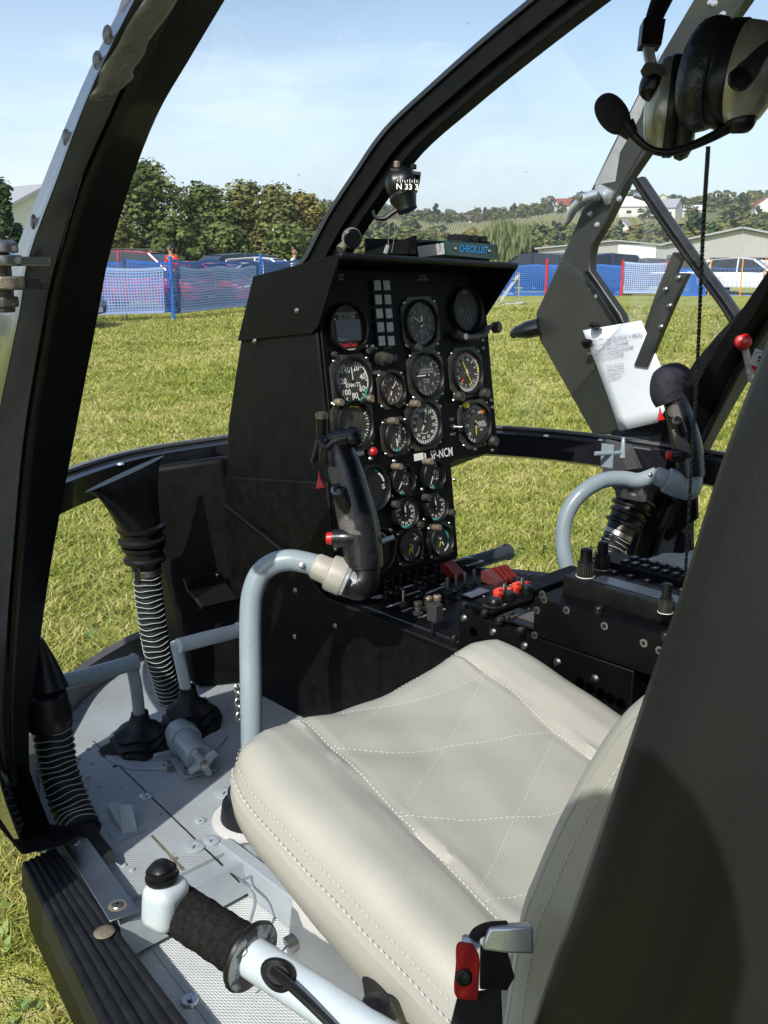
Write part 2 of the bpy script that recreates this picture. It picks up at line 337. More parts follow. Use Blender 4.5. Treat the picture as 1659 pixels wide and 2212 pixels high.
# ================================================================ THE FIELD AND BACKGROUND
def grass_mat(name, near):
    m = bpy.data.materials.new(name); m.use_nodes = True; t = m.node_tree; p = t.nodes['Principled BSDF']; l = t.links.new
    p.inputs['Roughness'].default_value = 0.62 if near else 0.9; p.inputs['Specular IOR Level'].default_value = 0.25
    g = nd(t, 'ShaderNodeNewGeometry')
    def noise(sc, det=5):
        n = nd(t, 'ShaderNodeTexNoise'); n.inputs['Scale'].default_value = sc; n.inputs['Detail'].default_value = det; l(g.outputs['Position'], n.inputs['Vector']); return n
    n1, n2 = noise(0.35), noise(2.6)
    r = nd(t, 'ShaderNodeValToRGB'); e = r.color_ramp.elements
    e[0].position = 0.34; e[0].color = (0.20, 0.25, 0.038, 1); e[1].position = 0.66; e[1].color = (0.58, 0.52, 0.22, 1)
    k = e.new(0.5); k.color = (0.40, 0.42, 0.085, 1)
    ad = nd(t, 'ShaderNodeMath', operation='MULTIPLY_ADD'); ad.inputs[1].default_value = 0.45; l(n1.outputs[0], ad.inputs[0])
    ml = nd(t, 'ShaderNodeMath', operation='MULTIPLY'); ml.inputs[1].default_value = 0.55; l(n2.outputs[0], ml.inputs[0]); l(ml.outputs[0], ad.inputs[2])
    if near:
        at = nd(t, 'ShaderNodeAttribute', attribute_name='tone'); a2 = nd(t, 'ShaderNodeMath', operation='MULTIPLY_ADD'); a2.inputs[1].default_value = 0.30
        l(at.outputs['Fac'], a2.inputs[0]); s = nd(t, 'ShaderNodeMath', operation='SUBTRACT'); s.inputs[1].default_value = 0.14
        l(ad.outputs[0], a2.inputs[2]); l(a2.outputs[0], s.inputs[0]); l(s.outputs[0], r.inputs[0])
        tr = nd(t, 'ShaderNodeBsdfTranslucent'); l(r.outputs[0], tr.inputs[0]); mx = nd(t, 'ShaderNodeMixShader'); mx.inputs[0].default_value = 0.35
        l(r.outputs[0], p.inputs['Base Color']); l(p.outputs[0], mx.inputs[1]); l(tr.outputs[0], mx.inputs[2]); l(mx.outputs[0], t.nodes['Material Output'].inputs[0])
    else:
        n3 = noise(38, 4); n4 = noise(140, 2); mu = nd(t, 'ShaderNodeMath', operation='MULTIPLY_ADD'); mu.inputs[1].default_value = 0.55; l(n3.outputs[0], mu.inputs[0]); l(ad.outputs[0], mu.inputs[2])
        s = nd(t, 'ShaderNodeMath', operation='SUBTRACT'); s.inputs[1].default_value = 0.27; l(mu.outputs[0], s.inputs[0]); l(s.outputs[0], r.inputs[0]); l(r.outputs[0], p.inputs['Base Color'])
        b = nd(t, 'ShaderNodeBump'); b.inputs['Distance'].default_value = 0.05; l(n3.outputs[0], b.inputs['Height']); b2 = nd(t, 'ShaderNodeBump'); b2.inputs['Distance'].default_value = 0.02
        l(n4.outputs[0], b2.inputs['Height']); l(b.outputs[0], b2.inputs['Normal']); l(b2.outputs[0], p.inputs['Normal'])
    return m
GM = grass_mat('meadow', False); BM_ = grass_mat('grass_blade', True)
b = MB(); n = 48; rr = [0, 6, 25, 90, 300, 1500]; vs = [(0, 0, 0)]; fs = []
for r_ in rr[1:]:
    for k in range(n): vs.append((r_ * math.cos(2 * math.pi * k / n), r_ * math.sin(2 * math.pi * k / n), 0))
for k in range(n): fs.append([0, 1 + k, 1 + (k + 1) % n])
for i in range(len(rr) - 2):
    for k in range(n): a = 1 + i * n; c = a + n; k2 = (k + 1) % n; fs.append([a + k, c + k, c + k2, a + k2])
b.add(vs, fs, GM); tag(b.build('ground'), kind='structure')
# grass blades, denser close by
rng = np.random.default_rng(3); N = 460000
az = YAW + rng.uniform(-R(27), R(27), N); q = rng.uniform(0, 1, N); rad = 1.0 * np.exp(q ** 0.85 * math.log(34.0))
cx, cy = rad * np.sin(az), rad * np.cos(az)
cx += 0.10 * rad ** 0.3 * np.sin(cy * 7 + cx * 3); cy += 0.08 * rad ** 0.3 * np.cos(cx * 6)
hgt = rng.uniform(0.012, 0.045, N) * (0.8 + 0.035 * rad); wd = rng.uniform(0.0013, 0.003, N) * (0.8 + 0.26 * rad); th = rng.uniform(0, 2 * math.pi, N)
ln = rng.uniform(0.4, 2.2, N) * hgt; la = rng.uniform(0, 2 * math.pi, N)
V_ = np.zeros((N, 5, 3)); dx, dy = np.cos(th) * wd, np.sin(th) * wd
for i, (wf, hf, lf) in enumerate([(1, 0, 0), (-1, 0, 0), (.75, .6, .35), (-.75, .6, .35), (0, 1, 1)]):
    V_[:, i, 0] = cx + dx * wf + np.cos(la) * ln * lf; V_[:, i, 1] = cy + dy * wf + np.sin(la) * ln * lf; V_[:, i, 2] = hgt * hf
me = bpy.data.meshes.new('grass'); me.vertices.add(N * 5); me.vertices.foreach_set('co', V_.reshape(-1))
base = np.arange(N) * 5; quad = np.stack([base, base + 1, base + 3, base + 2], 1); tri = np.stack([base + 2, base + 3, base + 4], 1)
li = np.concatenate([quad.reshape(-1), tri.reshape(-1)]); me.loops.add(len(li)); me.loops.foreach_set('vertex_index', li)
me.polygons.add(2 * N); me.polygons.foreach_set('loop_start', np.concatenate([np.arange(N) * 4, N * 4 + np.arange(N) * 3])); me.polygons.foreach_set('loop_total', np.concatenate([np.full(N, 4), np.full(N, 3)]))
at = me.attributes.new('tone', 'FLOAT', 'POINT'); at.data.foreach_set('value', np.repeat(rng.uniform(0, 1, N), 5).astype(np.float32))
me.update(); me.validate(); me.materials.append(BM_); go = bpy.data.objects.new('grass', me); COL.objects.link(go)
tag(go, 'short yellow green grass growing over the field around the helicopter', 'grass', kind='stuff')
# broad-leaved weeds close to the door sill
b = MB(); LF = [mat('weed_leaf', (0.09, 0.17, 0.03), 0.45), mat('pale_weed_leaf', (0.16, 0.23, 0.05), 0.5)]
for i in range(900):
    a = YAW + R(random.uniform(-27, 20)); r_ = random.choice([random.uniform(1.1, 2.2), random.uniform(2, 5)]); o = Vector((r_ * math.sin(a), r_ * math.cos(a), 0.01)); m_ = random.choice(LF)
    for k in range(random.randint(3, 7)):
        t = random.uniform(0, 6.28); s_ = random.uniform(0.012, 0.034); d_ = Vector((math.cos(t), math.sin(t), random.uniform(.2, 1.0))) * s_; e_ = Vector((-math.sin(t), math.cos(t), 0)) * s_ * .38
        b.add([o, o + d_ * .5 + e_, o + d_ * 1.1, o + d_ * .5 - e_], [[0, 1, 2, 3]], m_)
tag(b.build('weeds'), 'small broad leaved weeds scattered through the near grass', 'weeds', kind='stuff')
# ---- leaf crowns
def leaf_mat(name, c1, c2, c3):
    m = bpy.data.materials.new(name); m.use_nodes = True; t = m.node_tree; p = t.nodes['Principled BSDF']; l = t.links.new
    g = nd(t, 'ShaderNodeNewGeometry'); n = nd(t, 'ShaderNodeTexNoise'); n.inputs['Scale'].default_value = 0.55; n.inputs['Detail'].default_value = 4; l(g.outputs['Position'], n.inputs['Vector'])
    ad = nd(t, 'ShaderNodeMath', operation='MULTIPLY_ADD'); ad.inputs[1].default_value = 0.35; l(g.outputs['Random Per Island'], ad.inputs[0]); l(n.outputs[0], ad.inputs[2])
    r = nd(t, 'ShaderNodeValToRGB'); e = r.color_ramp.elements; e[0].position = 0.45; e[0].color = (*c1, 1); e[1].position = 0.9; e[1].color = (*c3, 1); k = e.new(0.68); k.color = (*c2, 1)
    l(ad.outputs[0], r.inputs[0]); l(r.outputs[0], p.inputs['Base Color']); p.inputs['Roughness'].default_value = 0.6; p.inputs['Specular IOR Level'].default_value = 0.2; return m
LM = [leaf_mat('green_foliage', (0.045, 0.068, 0.018), (0.085, 0.115, 0.030), (0.15, 0.17, 0.048)), leaf_mat('olive_foliage', (0.065, 0.080, 0.024), (0.125, 0.135, 0.040), (0.19, 0.18, 0.06)),
      leaf_mat('autumn_foliage', (0.10, 0.095, 0.025), (0.19, 0.165, 0.045), (0.27, 0.21, 0.06)), leaf_mat('conifer_foliage', (0.02, 0.045, 0.015), (0.035, 0.065, 0.02), (0.06, 0.09, 0.03)),
      leaf_mat('willow_foliage', (0.10, 0.125, 0.045), (0.15, 0.175, 0.07), (0.20, 0.215, 0.10))]
BRK = mat('tree_bark', (0.10, 0.075, 0.05), 0.9, bump=[(20, 0.02, 'noise')])
def blobs(h, wdt, nb, seed, bottom=0.12):
    rg = random.Random(seed); out = []
    for i in range(nb):
        f = (i + .5) / nb; z = h * (bottom + (0.93 - bottom) * f); prof = math.sin(math.pi * min(1, (f * .78 + .20))) ** 0.5
        a = i * 2.4 + rg.uniform(-.5, .5); rr_ = wdt * prof * rg.uniform(0.2, 0.78)
        out.append((Vector((math.cos(a) * rr_, math.sin(a) * rr_, z)), wdt * rg.uniform(0.24, 0.42), h * rg.uniform(.06, .11)))
    return out
def crown(h, wdt, nb, per, leaf, seed, m, bottom=0.12, droop=False):
    rg = random.Random(seed * 13 + 1); b = MB(); vs = []; fs = []
    for c, rx, rz in blobs(h, wdt, nb, seed, bottom):
        for k in range(per):
            d = Vector((rg.gauss(0, 1), rg.gauss(0, 1), rg.gauss(0, 1))).normalized() * (rg.uniform(0.45, 1.08))
            p = c + Vector((d.x * rx, d.y * rx, d.z * max(rz, rx * .62))); s_ = leaf * rg.uniform(0.6, 1.5)
            nrm = (d + Vector((rg.uniform(-.7, .7), rg.uniform(-.7, .7), rg.uniform(-.2, .9)))).normalized(); F = frame(nrm)
            ax = F @ Vector((s_, 0, 0)); ay = F @ Vector((0, s_ * rg.uniform(.5, 1), 0))
            if droop: ax = Vector((rg.uniform(-.2, .2), rg.uniform(-.2, .2), -1)) * s_ * 2.6; ay = F.col[0] * s_ * .3
            i0 = len(vs); vs += [p - ax - ay * .3, p + ay * .8, p + ax - ay * .2, p - ay]; fs.append([i0, i0 + 1, i0 + 2, i0 + 3])
    b.add(vs, fs, m); return b
def tree_at(px, base_d, top_py, wpx, mi, name, label, seed, group='trees behind the parked cars', nb=38, per=210, leaf=0.13, bottom=0.05, droop=False, cat='tree'):
    p = A(px, 565, d=base_d); p.z = 0; h = A(px, top_py, d=base_d).z; wd_ = wpx / FP * base_d / 2 * 1.38
    t = thing(name, p, label, cat, group)
    b = crown(h, wd_, nb, per, leaf, seed, LM[mi], bottom, droop); b.v = [v + p for v in b.v]; b.build('crown', t)
    k = MB(); rg = random.Random(seed)
    k.tube([p, p + Vector((rg.uniform(-.2, .2), 0, h * .4)), p + Vector((rg.uniform(-.4, .4), .2, h * .8))], [h * .028, h * .018, h * .006], BRK, n=8)
    for i in range(6):
        a = rg.uniform(0, 6.28); z0 = h * rg.uniform(.25, .6); k.tube([p + Vector((0, 0, z0)), p + Vector((math.cos(a) * wd_ * .3, math.sin(a) * wd_ * .3, z0 + h * .1)), p + Vector((math.cos(a) * wd_ * .65, math.sin(a) * wd_ * .65, z0 + h * .2))], [h * .012, h * .008, h * .003], BRK, n=6, sm=3)
    k.build('trunk', t); return t
tree_at(322, 58, 350, 168, 0, 'broadleaf_tree', 'tallest dark green tree behind the magenta van, left of the windscreen', 11, nb=54, per=210)
tree_at(262, 55, 470, 90, 1, 'broadleaf_tree', 'low olive bush tree at the foot of the tallest tree', 12, nb=16, per=200)
tree_at(447, 60, 398, 125, 0, 'broadleaf_tree', 'dense green tree second from left, behind the man in red', 13, nb=44)
tree_at(528, 62, 392, 105, 1, 'broadleaf_tree', 'olive green tree in the middle of the row behind the silver cars', 14, nb=40)
tree_at(594, 61, 400, 110, 1, 'broadleaf_tree', 'brown tinged tree right of the middle of the row', 15, nb=40)
tree_at(662, 63, 412, 100, 2, 'broadleaf_tree', 'yellowing autumn tree beside the windscreen post', 16, nb=36)
tree_at(705, 90, 430, 60, 1, 'broadleaf_tree', 'small hazy tree just left of the windscreen post', 17, nb=14, per=150)
tree_at(385, 52, 478, 110, 0, 'broadleaf_tree', 'dark undergrowth thicket behind the man in red', 18, nb=18, per=240)
tree_at(495, 54, 480, 130, 0, 'broadleaf_tree', 'dark undergrowth thicket behind the grey van', 19, nb=18, per=240)
tree_at(620, 55, 482, 140, 0, 'broadleaf_tree', 'dark undergrowth thicket behind the woman in white', 20, nb=18, per=240)
tree_at(12, 34, 392, 70, 3, 'conifer_tree', 'dark conifer at the far left edge beside the pale house', 21, nb=22, per=220, leaf=.1)
tree_at(60, 60, 414, 44, 0, 'broadleaf_tree', 'small round tree right of the pale house at the far left', 22, nb=12, per=160)
tree_at(1092, 120, 490, 100, 4, 'willow_tree', 'pale weeping willow behind the glareshield at the foot of the hill', 23, nb=22, per=200, leaf=.35, droop=True, group='trees at the foot of the hill')
for i, (px_, top, w_, mi) in enumerate([(1150, 512, 70, 1), (1195, 522, 50, 3), (1035, 512, 60, 0), (980, 505, 60, 1), (925, 510, 60, 0), (870, 505, 70, 1), (815, 512, 60, 0), (770, 500, 50, 1)]):
    tree_at(px_, 125 + i * 3, top, w_, mi, 'broadleaf_tree', ['olive tree right of the willow', 'dark narrow tree right of the willow and olive tree', 'green tree just left of the willow', 'olive tree second left of the willow', 'green tree third left of the willow', 'olive tree behind the compass wire', 'green tree behind the hanging compass', 'olive tree right of the windscreen post foot'][i], 30 + i, group='trees at the foot of the hill', nb=14, per=110, leaf=.4, bottom=0.0)
# ---- the air: thin haze in one closed box round the whole scene
hzm = bpy.data.materials.new('haze'); hzm.use_nodes = True; t = hzm.node_tree; t.nodes.clear(); pv = nd(t, 'ShaderNodeVolumePrincipled'); pv.inputs['Color'].default_value = (0.86, 0.92, 1.0, 1); pv.inputs['Density'].default_value = 0.00035; pv.inputs['Anisotropy'].default_value = 0.2
oo = nd(t, 'ShaderNodeOutputMaterial'); t.links.new(pv.outputs[0], oo.inputs['Volume']); b = MB(); b.box((0, 0, 30), (3100, 3100, 62), hzm); tag(b.build('haze'), 'thin pale haze in the air over the field', 'haze', kind='stuff')
# ---- hill
def fwd(px, dist):
    p = A(px, 565, d=1.0); v = Vector((p.x, p.y, 0)).normalized(); return v * dist
def hill_z(r, t):   # t: bearing in px
    s_ = max(0, min(1, (r - 170) / 430)); s_ = s_ * s_ * (3 - 2 * s_)
    H = 29 + 4 * math.sin(t * .004 + 1) + 2.5 * math.sin(t * .011) + max(0, (800 - t)) * -.012
    return s_ * H + 0.8 * math.sin(r * .05 + t * .01) * s_
m = bpy.data.materials.new('hill_fields'); m.use_nodes = True; t = m.node_tree; p_ = t.nodes['Principled BSDF']; l = t.links.new
g = nd(t, 'ShaderNodeNewGeometry'); vo = nd(t, 'ShaderNodeTexVoronoi'); vo.inputs['Scale'].default_value = 0.014; nn = nd(t, 'ShaderNodeTexNoise'); nn.inputs['Scale'].default_value = 0.12; nn.inputs['Detail'].default_value = 6
l(g.outputs['Position'], vo.inputs['Vector']); l(g.outputs['Position'], nn.inputs['Vector']); r = nd(t, 'ShaderNodeValToRGB'); e = r.color_ramp.elements
e[0].position = 0.0; e[0].color = (0.10, 0.115, 0.04, 1); e[1].position = 1; e[1].color = (0.17, 0.155, 0.07, 1); k = e.new(.5); k.color = (0.13, 0.15, 0.05, 1); k = e.new(.8); k.color = (0.12, 0.19, 0.04, 1)
ad = nd(t, 'ShaderNodeMix', data_type='RGBA'); ad.inputs[0].default_value = 0.4; l(vo.outputs['Color'], ad.inputs[6]); l(nn.outputs['Color'], ad.inputs[7]); l(ad.outputs[2], r.inputs[0]); l(r.outputs[0], p_.inputs['Base Color']); p_.inputs['Roughness'].default_value = .95
HM = m; b = MB(); vs = []; fs = []; ts = list(range(-1400, 3400, 80)); rs_ = list(range(150, 1000, 20))
for r_ in rs_:
    for t_ in ts: p = fwd(t_, r_); vs.append((p.x, p.y, hill_z(r_, t_) - (.3 if r_ == 150 else -.01)))
for i in range(len(rs_) - 1):
    for j in range(len(ts) - 1): a = i * len(ts) + j; fs.append([a, a + 1, a + len(ts) + 1, a + len(ts)])
b.add(vs, fs, HM); tag(b.build('hill'), kind='structure')
# vineyard: pale posts in rows on the slope
VP_ = mat('vineyard_post', (0.42, 0.40, 0.32), 0.8); VG = leaf_mat('vine_foliage', (0.14, 0.155, 0.05), (0.20, 0.20, 0.07), (0.26, 0.245, 0.09)); b = MB(); rg = random.Random(5)
for k in range(16):
    r_ = 330 + k * 9
    for t_ in np.arange(770 + k * 6, 1480, 5.2):
        if rg.random() < .1: continue
        q_ = fwd(t_ + rg.uniform(-.6, .6), r_); z = hill_z(r_, t_); b.box((q_.x, q_.y, z + .9), (.16, .16, 1.9), VP_)
        for j in range(3):
            q2 = fwd(t_ + j * 1.7, r_ + rg.uniform(-1, 1)); b.box((q2.x, q2.y, z + .55), (1.3, .4, rg.uniform(.5, 1.2)), VG, Euler((0, 0, -YAW + .1)).to_matrix())
tag(b.build('vineyard'), 'rows of vines on pale posts climbing the hillside', 'vineyard', kind='stuff')
# hillside trees
proto = []
for i, (mi, w_, h_) in enumerate([(0, 3.2, 6.5), (1, 3.6, 6.0), (2, 3.2, 6.2), (3, 2.0, 8.5), (1, 4.2, 7)]):
    c_ = crown(h_, w_, 9, 46, .55, 70 + i, LM[mi], 0.0); proto.append((c_, h_))
first = {}; rg = random.Random(9); cnt = 0; HILLT = []
for i in range(290):
    t_ = rg.uniform(700, 1720); zone = rg.random()
    r_ = rg.uniform(500, 590) if zone < .42 else (rg.uniform(190, 300) if zone < .72 else rg.uniform(300, 500))
    if 300 <= r_ < 500 and 960 < t_ < 1330 and rg.random() < .93: continue
    if 300 <= r_ < 500 and 770 < t_ < 870 and rg.random() < .6: continue
    HILLT.append((t_, r_))
for t_, r_ in HILLT:
    k = rg.choice([0, 0, 1, 1, 2, 4, 4, 3]) if t_ > 900 else rg.choice([0, 0, 1, 3, 4]); q_ = fwd(t_, r_); q_.z = hill_z(r_, t_) - .5; sc_ = rg.uniform(.7, 1.35)
    lab = ['green tree on the wooded hillside', 'olive tree on the wooded hillside', 'yellowing tree on the wooded hillside', 'narrow dark conifer on the wooded hillside', 'broad olive tree on the wooded hillside'][k]
    if k not in first:
        o = proto[k][0].build('hillside_tree'); o.location = q_; tag(o, lab, 'tree', 'trees on the hillside'); first[k] = o
    else: o = first[k].copy(); COL.objects.link(o); o.location = q_
    o.rotation_euler = (0, 0, rg.uniform(0, 6)); o.scale = (sc_ * rg.uniform(.9, 1.3), sc_, sc_)
b = MB(); rg = random.Random(4)   # the continuous wood on the ridge and lower slope
for i in range(900):
    t_ = rg.uniform(690, 1780); r_ = rg.uniform(530, 620) if rg.random() < .55 else (rg.uniform(175, 300) if rg.random() < .65 else rg.uniform(440, 520)); q_ = fwd(t_, r_); q_.z = hill_z(r_, t_) - .5; k = rg.choice([0, 1, 4, 0, 2]); sc_ = rg.uniform(.7, 1.15); c_ = proto[k][0]
    if 700 < t_ < 800 and rg.random() < .5: continue
    sel = rg.sample(range(len(c_.f)), 150); vs = []; fs = []
    for s_ in sel:
        i0 = len(vs); vs += [q_ + c_.v[j] * sc_ * (1.0) for j in c_.f[s_]]; fs.append([i0, i0 + 1, i0 + 2, i0 + 3])
    b.add(vs, fs, c_.mats[0])
tag(b.build('hillside_wood'), 'continuous mixed wood along the ridge and foot of the hill', 'wood', kind='stuff')
# ---- buildings
HW = mat('house_plaster', (0.68, 0.66, 0.60), 0.8); HW2 = mat('cream_plaster', (0.60, 0.53, 0.38), 0.8); RF = mat('grey_roof', (0.30, 0.31, 0.33), 0.6); RFR = mat('red_roof', (0.28, 0.07, 0.05), 0.7); RFB = mat('brown_roof', (0.14, 0.09, 0.07), 0.7); RFW = mat('white_roof', (0.7, 0.72, 0.74), 0.5)
WIN = mat('dark_window', (0.03, 0.035, 0.045), 0.15); WALLG = mat('warehouse_cladding', (0.36, 0.36, 0.35), 0.6, bump=[(3, 0.03, 'wave')]); DOORW = mat('white_shutter', (0.75, 0.76, 0.76), 0.5); WALLD = mat('dark_cladding', (0.09, 0.10, 0.10), 0.7)
def house(px, dist, z, wd_, dp, hw, hr, wall, roof, label, rz=0, name='house', wins=3, group='houses on the hillside', doors=(), gable=True):
    p = fwd(px, dist); p.z = z; t = thing(name, p, label, 'house' if name == 'house' else 'warehouse', group)
    Q = Euler((0, 0, -math.atan2(p.x, p.y) + rz)).to_matrix(); M_ = M4(p, Q)
    b = MB(M_); w2, d2 = wd_ / 2, dp / 2
    if gable:   # gable end faces us
        b.prism([(-w2, -d2, 0), (w2, -d2, 0), (w2, -d2, hw), (0, -d2, hw + hr), (-w2, -d2, hw)], (0, dp, 0), wall); b.build('wall', t)
        b = MB(M_)
        for sgn in (-1, 1):
            n_ = Vector((sgn * hr, 0, w2)).normalized() * .15; e0 = Vector((sgn * (w2 + .4), 0, hw - .4 * hr / w2)) + n_ * .3; e1 = Vector((0, 0, hw + hr)) + n_ * .3
            b.prism([e0 + Vector((0, -d2 - .4, 0)), e1 + Vector((0, -d2 - .4, 0)), e1 + n_ + Vector((0, -d2 - .4, 0)), e0 + n_ + Vector((0, -d2 - .4, 0))], (0, dp + .8, 0), roof)
        b.build('roof', t)
    else:
        b.prism([(-w2, -d2, 0), (-w2, d2, 0), (-w2, d2, hw), (-w2, 0, hw + hr), (-w2, -d2, hw)], (wd_, 0, 0), wall); b.build('wall', t)
        b = MB(M_)
        for sgn in (-1, 1):
            e0 = Vector((-w2 - .4, sgn * (d2 + .5), hw - .3)); e1 = Vector((-w2 - .4, 0, hw + hr + .05)); u_ = Vector((0, 0, .22)); b.prism([e0, e1, e1 + u_, e0 + u_], (wd_ + .8, 0, 0), roof)
        b.build('roof', t)
    for i in range(wins):
        b = MB(M_); x = -w2 + wd_ * (i + .5) / wins; b.box((x, -d2 - .03, hw * .55), (wd_ * .09 + .5, .1, hw * .22), WIN); b.box((x, -d2 - .05, hw * .55 - hw * .12), (wd_ * .09 + .8, .16, .12), wall); b.build('window', t)
    for (x, ww, hh, mm_) in doors:
        b = MB(M_); b.box((x, -d2 - .04, hh / 2), (ww, .1, hh), mm_)
        for k in range(5): b.box((x, -d2 - .1, hh * (k + .5) / 5), (ww, .03, .06), mm_)
        b.build('door', t)
    return t
hz = lambda t_, r_: hill_z(r_, t_) - .3
house(35, 62, 0, 7.5, 8, 3.6, 1.9, HW, RF, 'pale house with grey roof behind the conifer at the far left', rz=.5, group='houses beyond the field')
for a in [(1215, 520, 9, 8, 3, 3, HW, RFR, 'red roofed house on the ridge above the vineyard', .3, False), (1368, 400, 15, 8, 5, 3.4, HW, RFW, 'large white house with pale roof above the warehouse', .2, False),
          (1420, 430, 9, 8, 5, 4, HW2, RF, 'cream gabled house right of the large white house', .1, True), (1345, 300, 6.5, 7, 3.5, 3.2, HW, RF, 'small white gabled house just above the left warehouse', -.2, True),
          (1290, 290, 6, 7, 2.8, 2.6, RFB, RFB, 'brown roofed house left of the small white gabled house', .3, True), (1400, 310, 4, 5, 3, 3, HW, RFB, 'tiny white gabled house between the door window bars', .1, True),
          (1485, 410, 9, 7, 4.2, 1.6, HW, RFW, 'flat roofed white house right of the door window bar', .2, False), (1437, 400, 8, 7, 5, 3, HW, RF, 'pale grey house behind the door window bar', -.4, False),
          (725, 500, 8, 8, 4, 3, HW, RF, 'white house on the ridge just right of the windscreen post', .2, False), (1640, 420, 8, 7, 4, 3, HW, RFR, 'white house with red roof at the far right of the hill', .2, True),
          (1012, 515, 5, 6, 3, 2, HW, RFB, 'small shed on the ridge left of the red roofed house', .1, False)]:
    house(a[0], a[1], hz(a[0], a[1]), a[2], a[3], a[4], a[5], a[6], a[7], a[8], a[9], gable=a[10], wins=2)
def warehouse(x0, x1, ytop, yeave, dist, label, doors=(), wins=0, gable=True):
    p0, p1 = fwd(x0, dist), fwd(x1, dist); sc_ = FP / math.cos(PITCH) ** 2; k = dist / 2116.0
    hw = 1.5 + (565 - yeave) * k; hr = (yeave - ytop) * k
    return house((x0 + x1) / 2, dist, 0, (p1 - p0).length, 30, hw, hr, WALLG, RF, label, 0, 'warehouse', wins, 'warehouses beyond the field', doors, gable)
warehouse(1180, 1475, 530, 543, 120, 'low pale warehouse with white shutter door at the foot of the hill', [(2.2, 3.8, 3.2, DOORW), (-6.5, 2.6, 2.4, WALLD), (6.6, 2.2, 2.6, WALLD)], 0)
warehouse(1455, 1740, 512, 538, 95, 'tall grey gabled warehouse at the right behind the white car', [(-5, .8, 2.0, WALLD)], 4)
# ---- cars
CARM = {}
def cpaint(c, n):
    if n not in CARM: CARM[n] = mat(n, c, 0.25, var=(3, .5, tuple(x * .85 for x in c)), coat=.6)
    return CARM[n]
CGL = mat('car_window_glass', (0.02, 0.028, 0.035), 0.06, coat=.5); TYR = mat('tyre_rubber', (0.02, 0.02, 0.02), .8); RIM = mat('wheel_alloy', (0.5, 0.5, 0.5), .3, .8); LHT = mat('headlamp_glass', (0.75, 0.77, 0.8), .12); LTR = mat('tail_lamp_glass', (0.45, 0.02, 0.02), .2); PLT = mat('number_plate', (0.7, 0.7, 0.68), .5); BMP = mat('bumper_plastic', (0.03, 0.03, 0.03), .6)
KIND = {  # station x, half width, shoulder z, roof z (or None)
 'van': dict(L=4.5, W=.9, lo=.28, sh=[(-2.25, .95), (-2.1, 1.0), (1.2, 1.02), (1.75, .95), (2.2, .78), (2.28, .6)], rf=[(-2.2, 1.0), (-2.0, 1.72), (-.5, 1.82), (.55, 1.74), (1.5, 1.0)], wh=1.38),
 'wagon': dict(L=4.6, W=.88, lo=.25, sh=[(-2.3, .88), (-2.1, .95), (.9, .93), (1.6, .87), (2.15, .70), (2.3, .52)], rf=[(-2.22, .95), (-1.75, 1.42), (-.4, 1.5), (.35, 1.42), (1.15, .93)], wh=1.36),
 'suv': dict(L=4.5, W=.92, lo=.34, sh=[(-2.25, 1.0), (-2.1, 1.05), (.9, 1.04), (1.6, .99), (2.12, .85), (2.25, .65)], rf=[(-2.15, 1.05), (-1.6, 1.58), (-.4, 1.66), (.3, 1.58), (1.1, 1.04)], wh=1.36),
 'hatch': dict(L=4.0, W=.86, lo=.25, sh=[(-2.0, .9), (-1.85, .95), (.8, .92), (1.4, .86), (1.85, .7), (2.0, .52)], rf=[(-1.92, .95), (-1.35, 1.42), (-.3, 1.48), (.25, 1.4), (1.0, .92)], wh=1.22)}
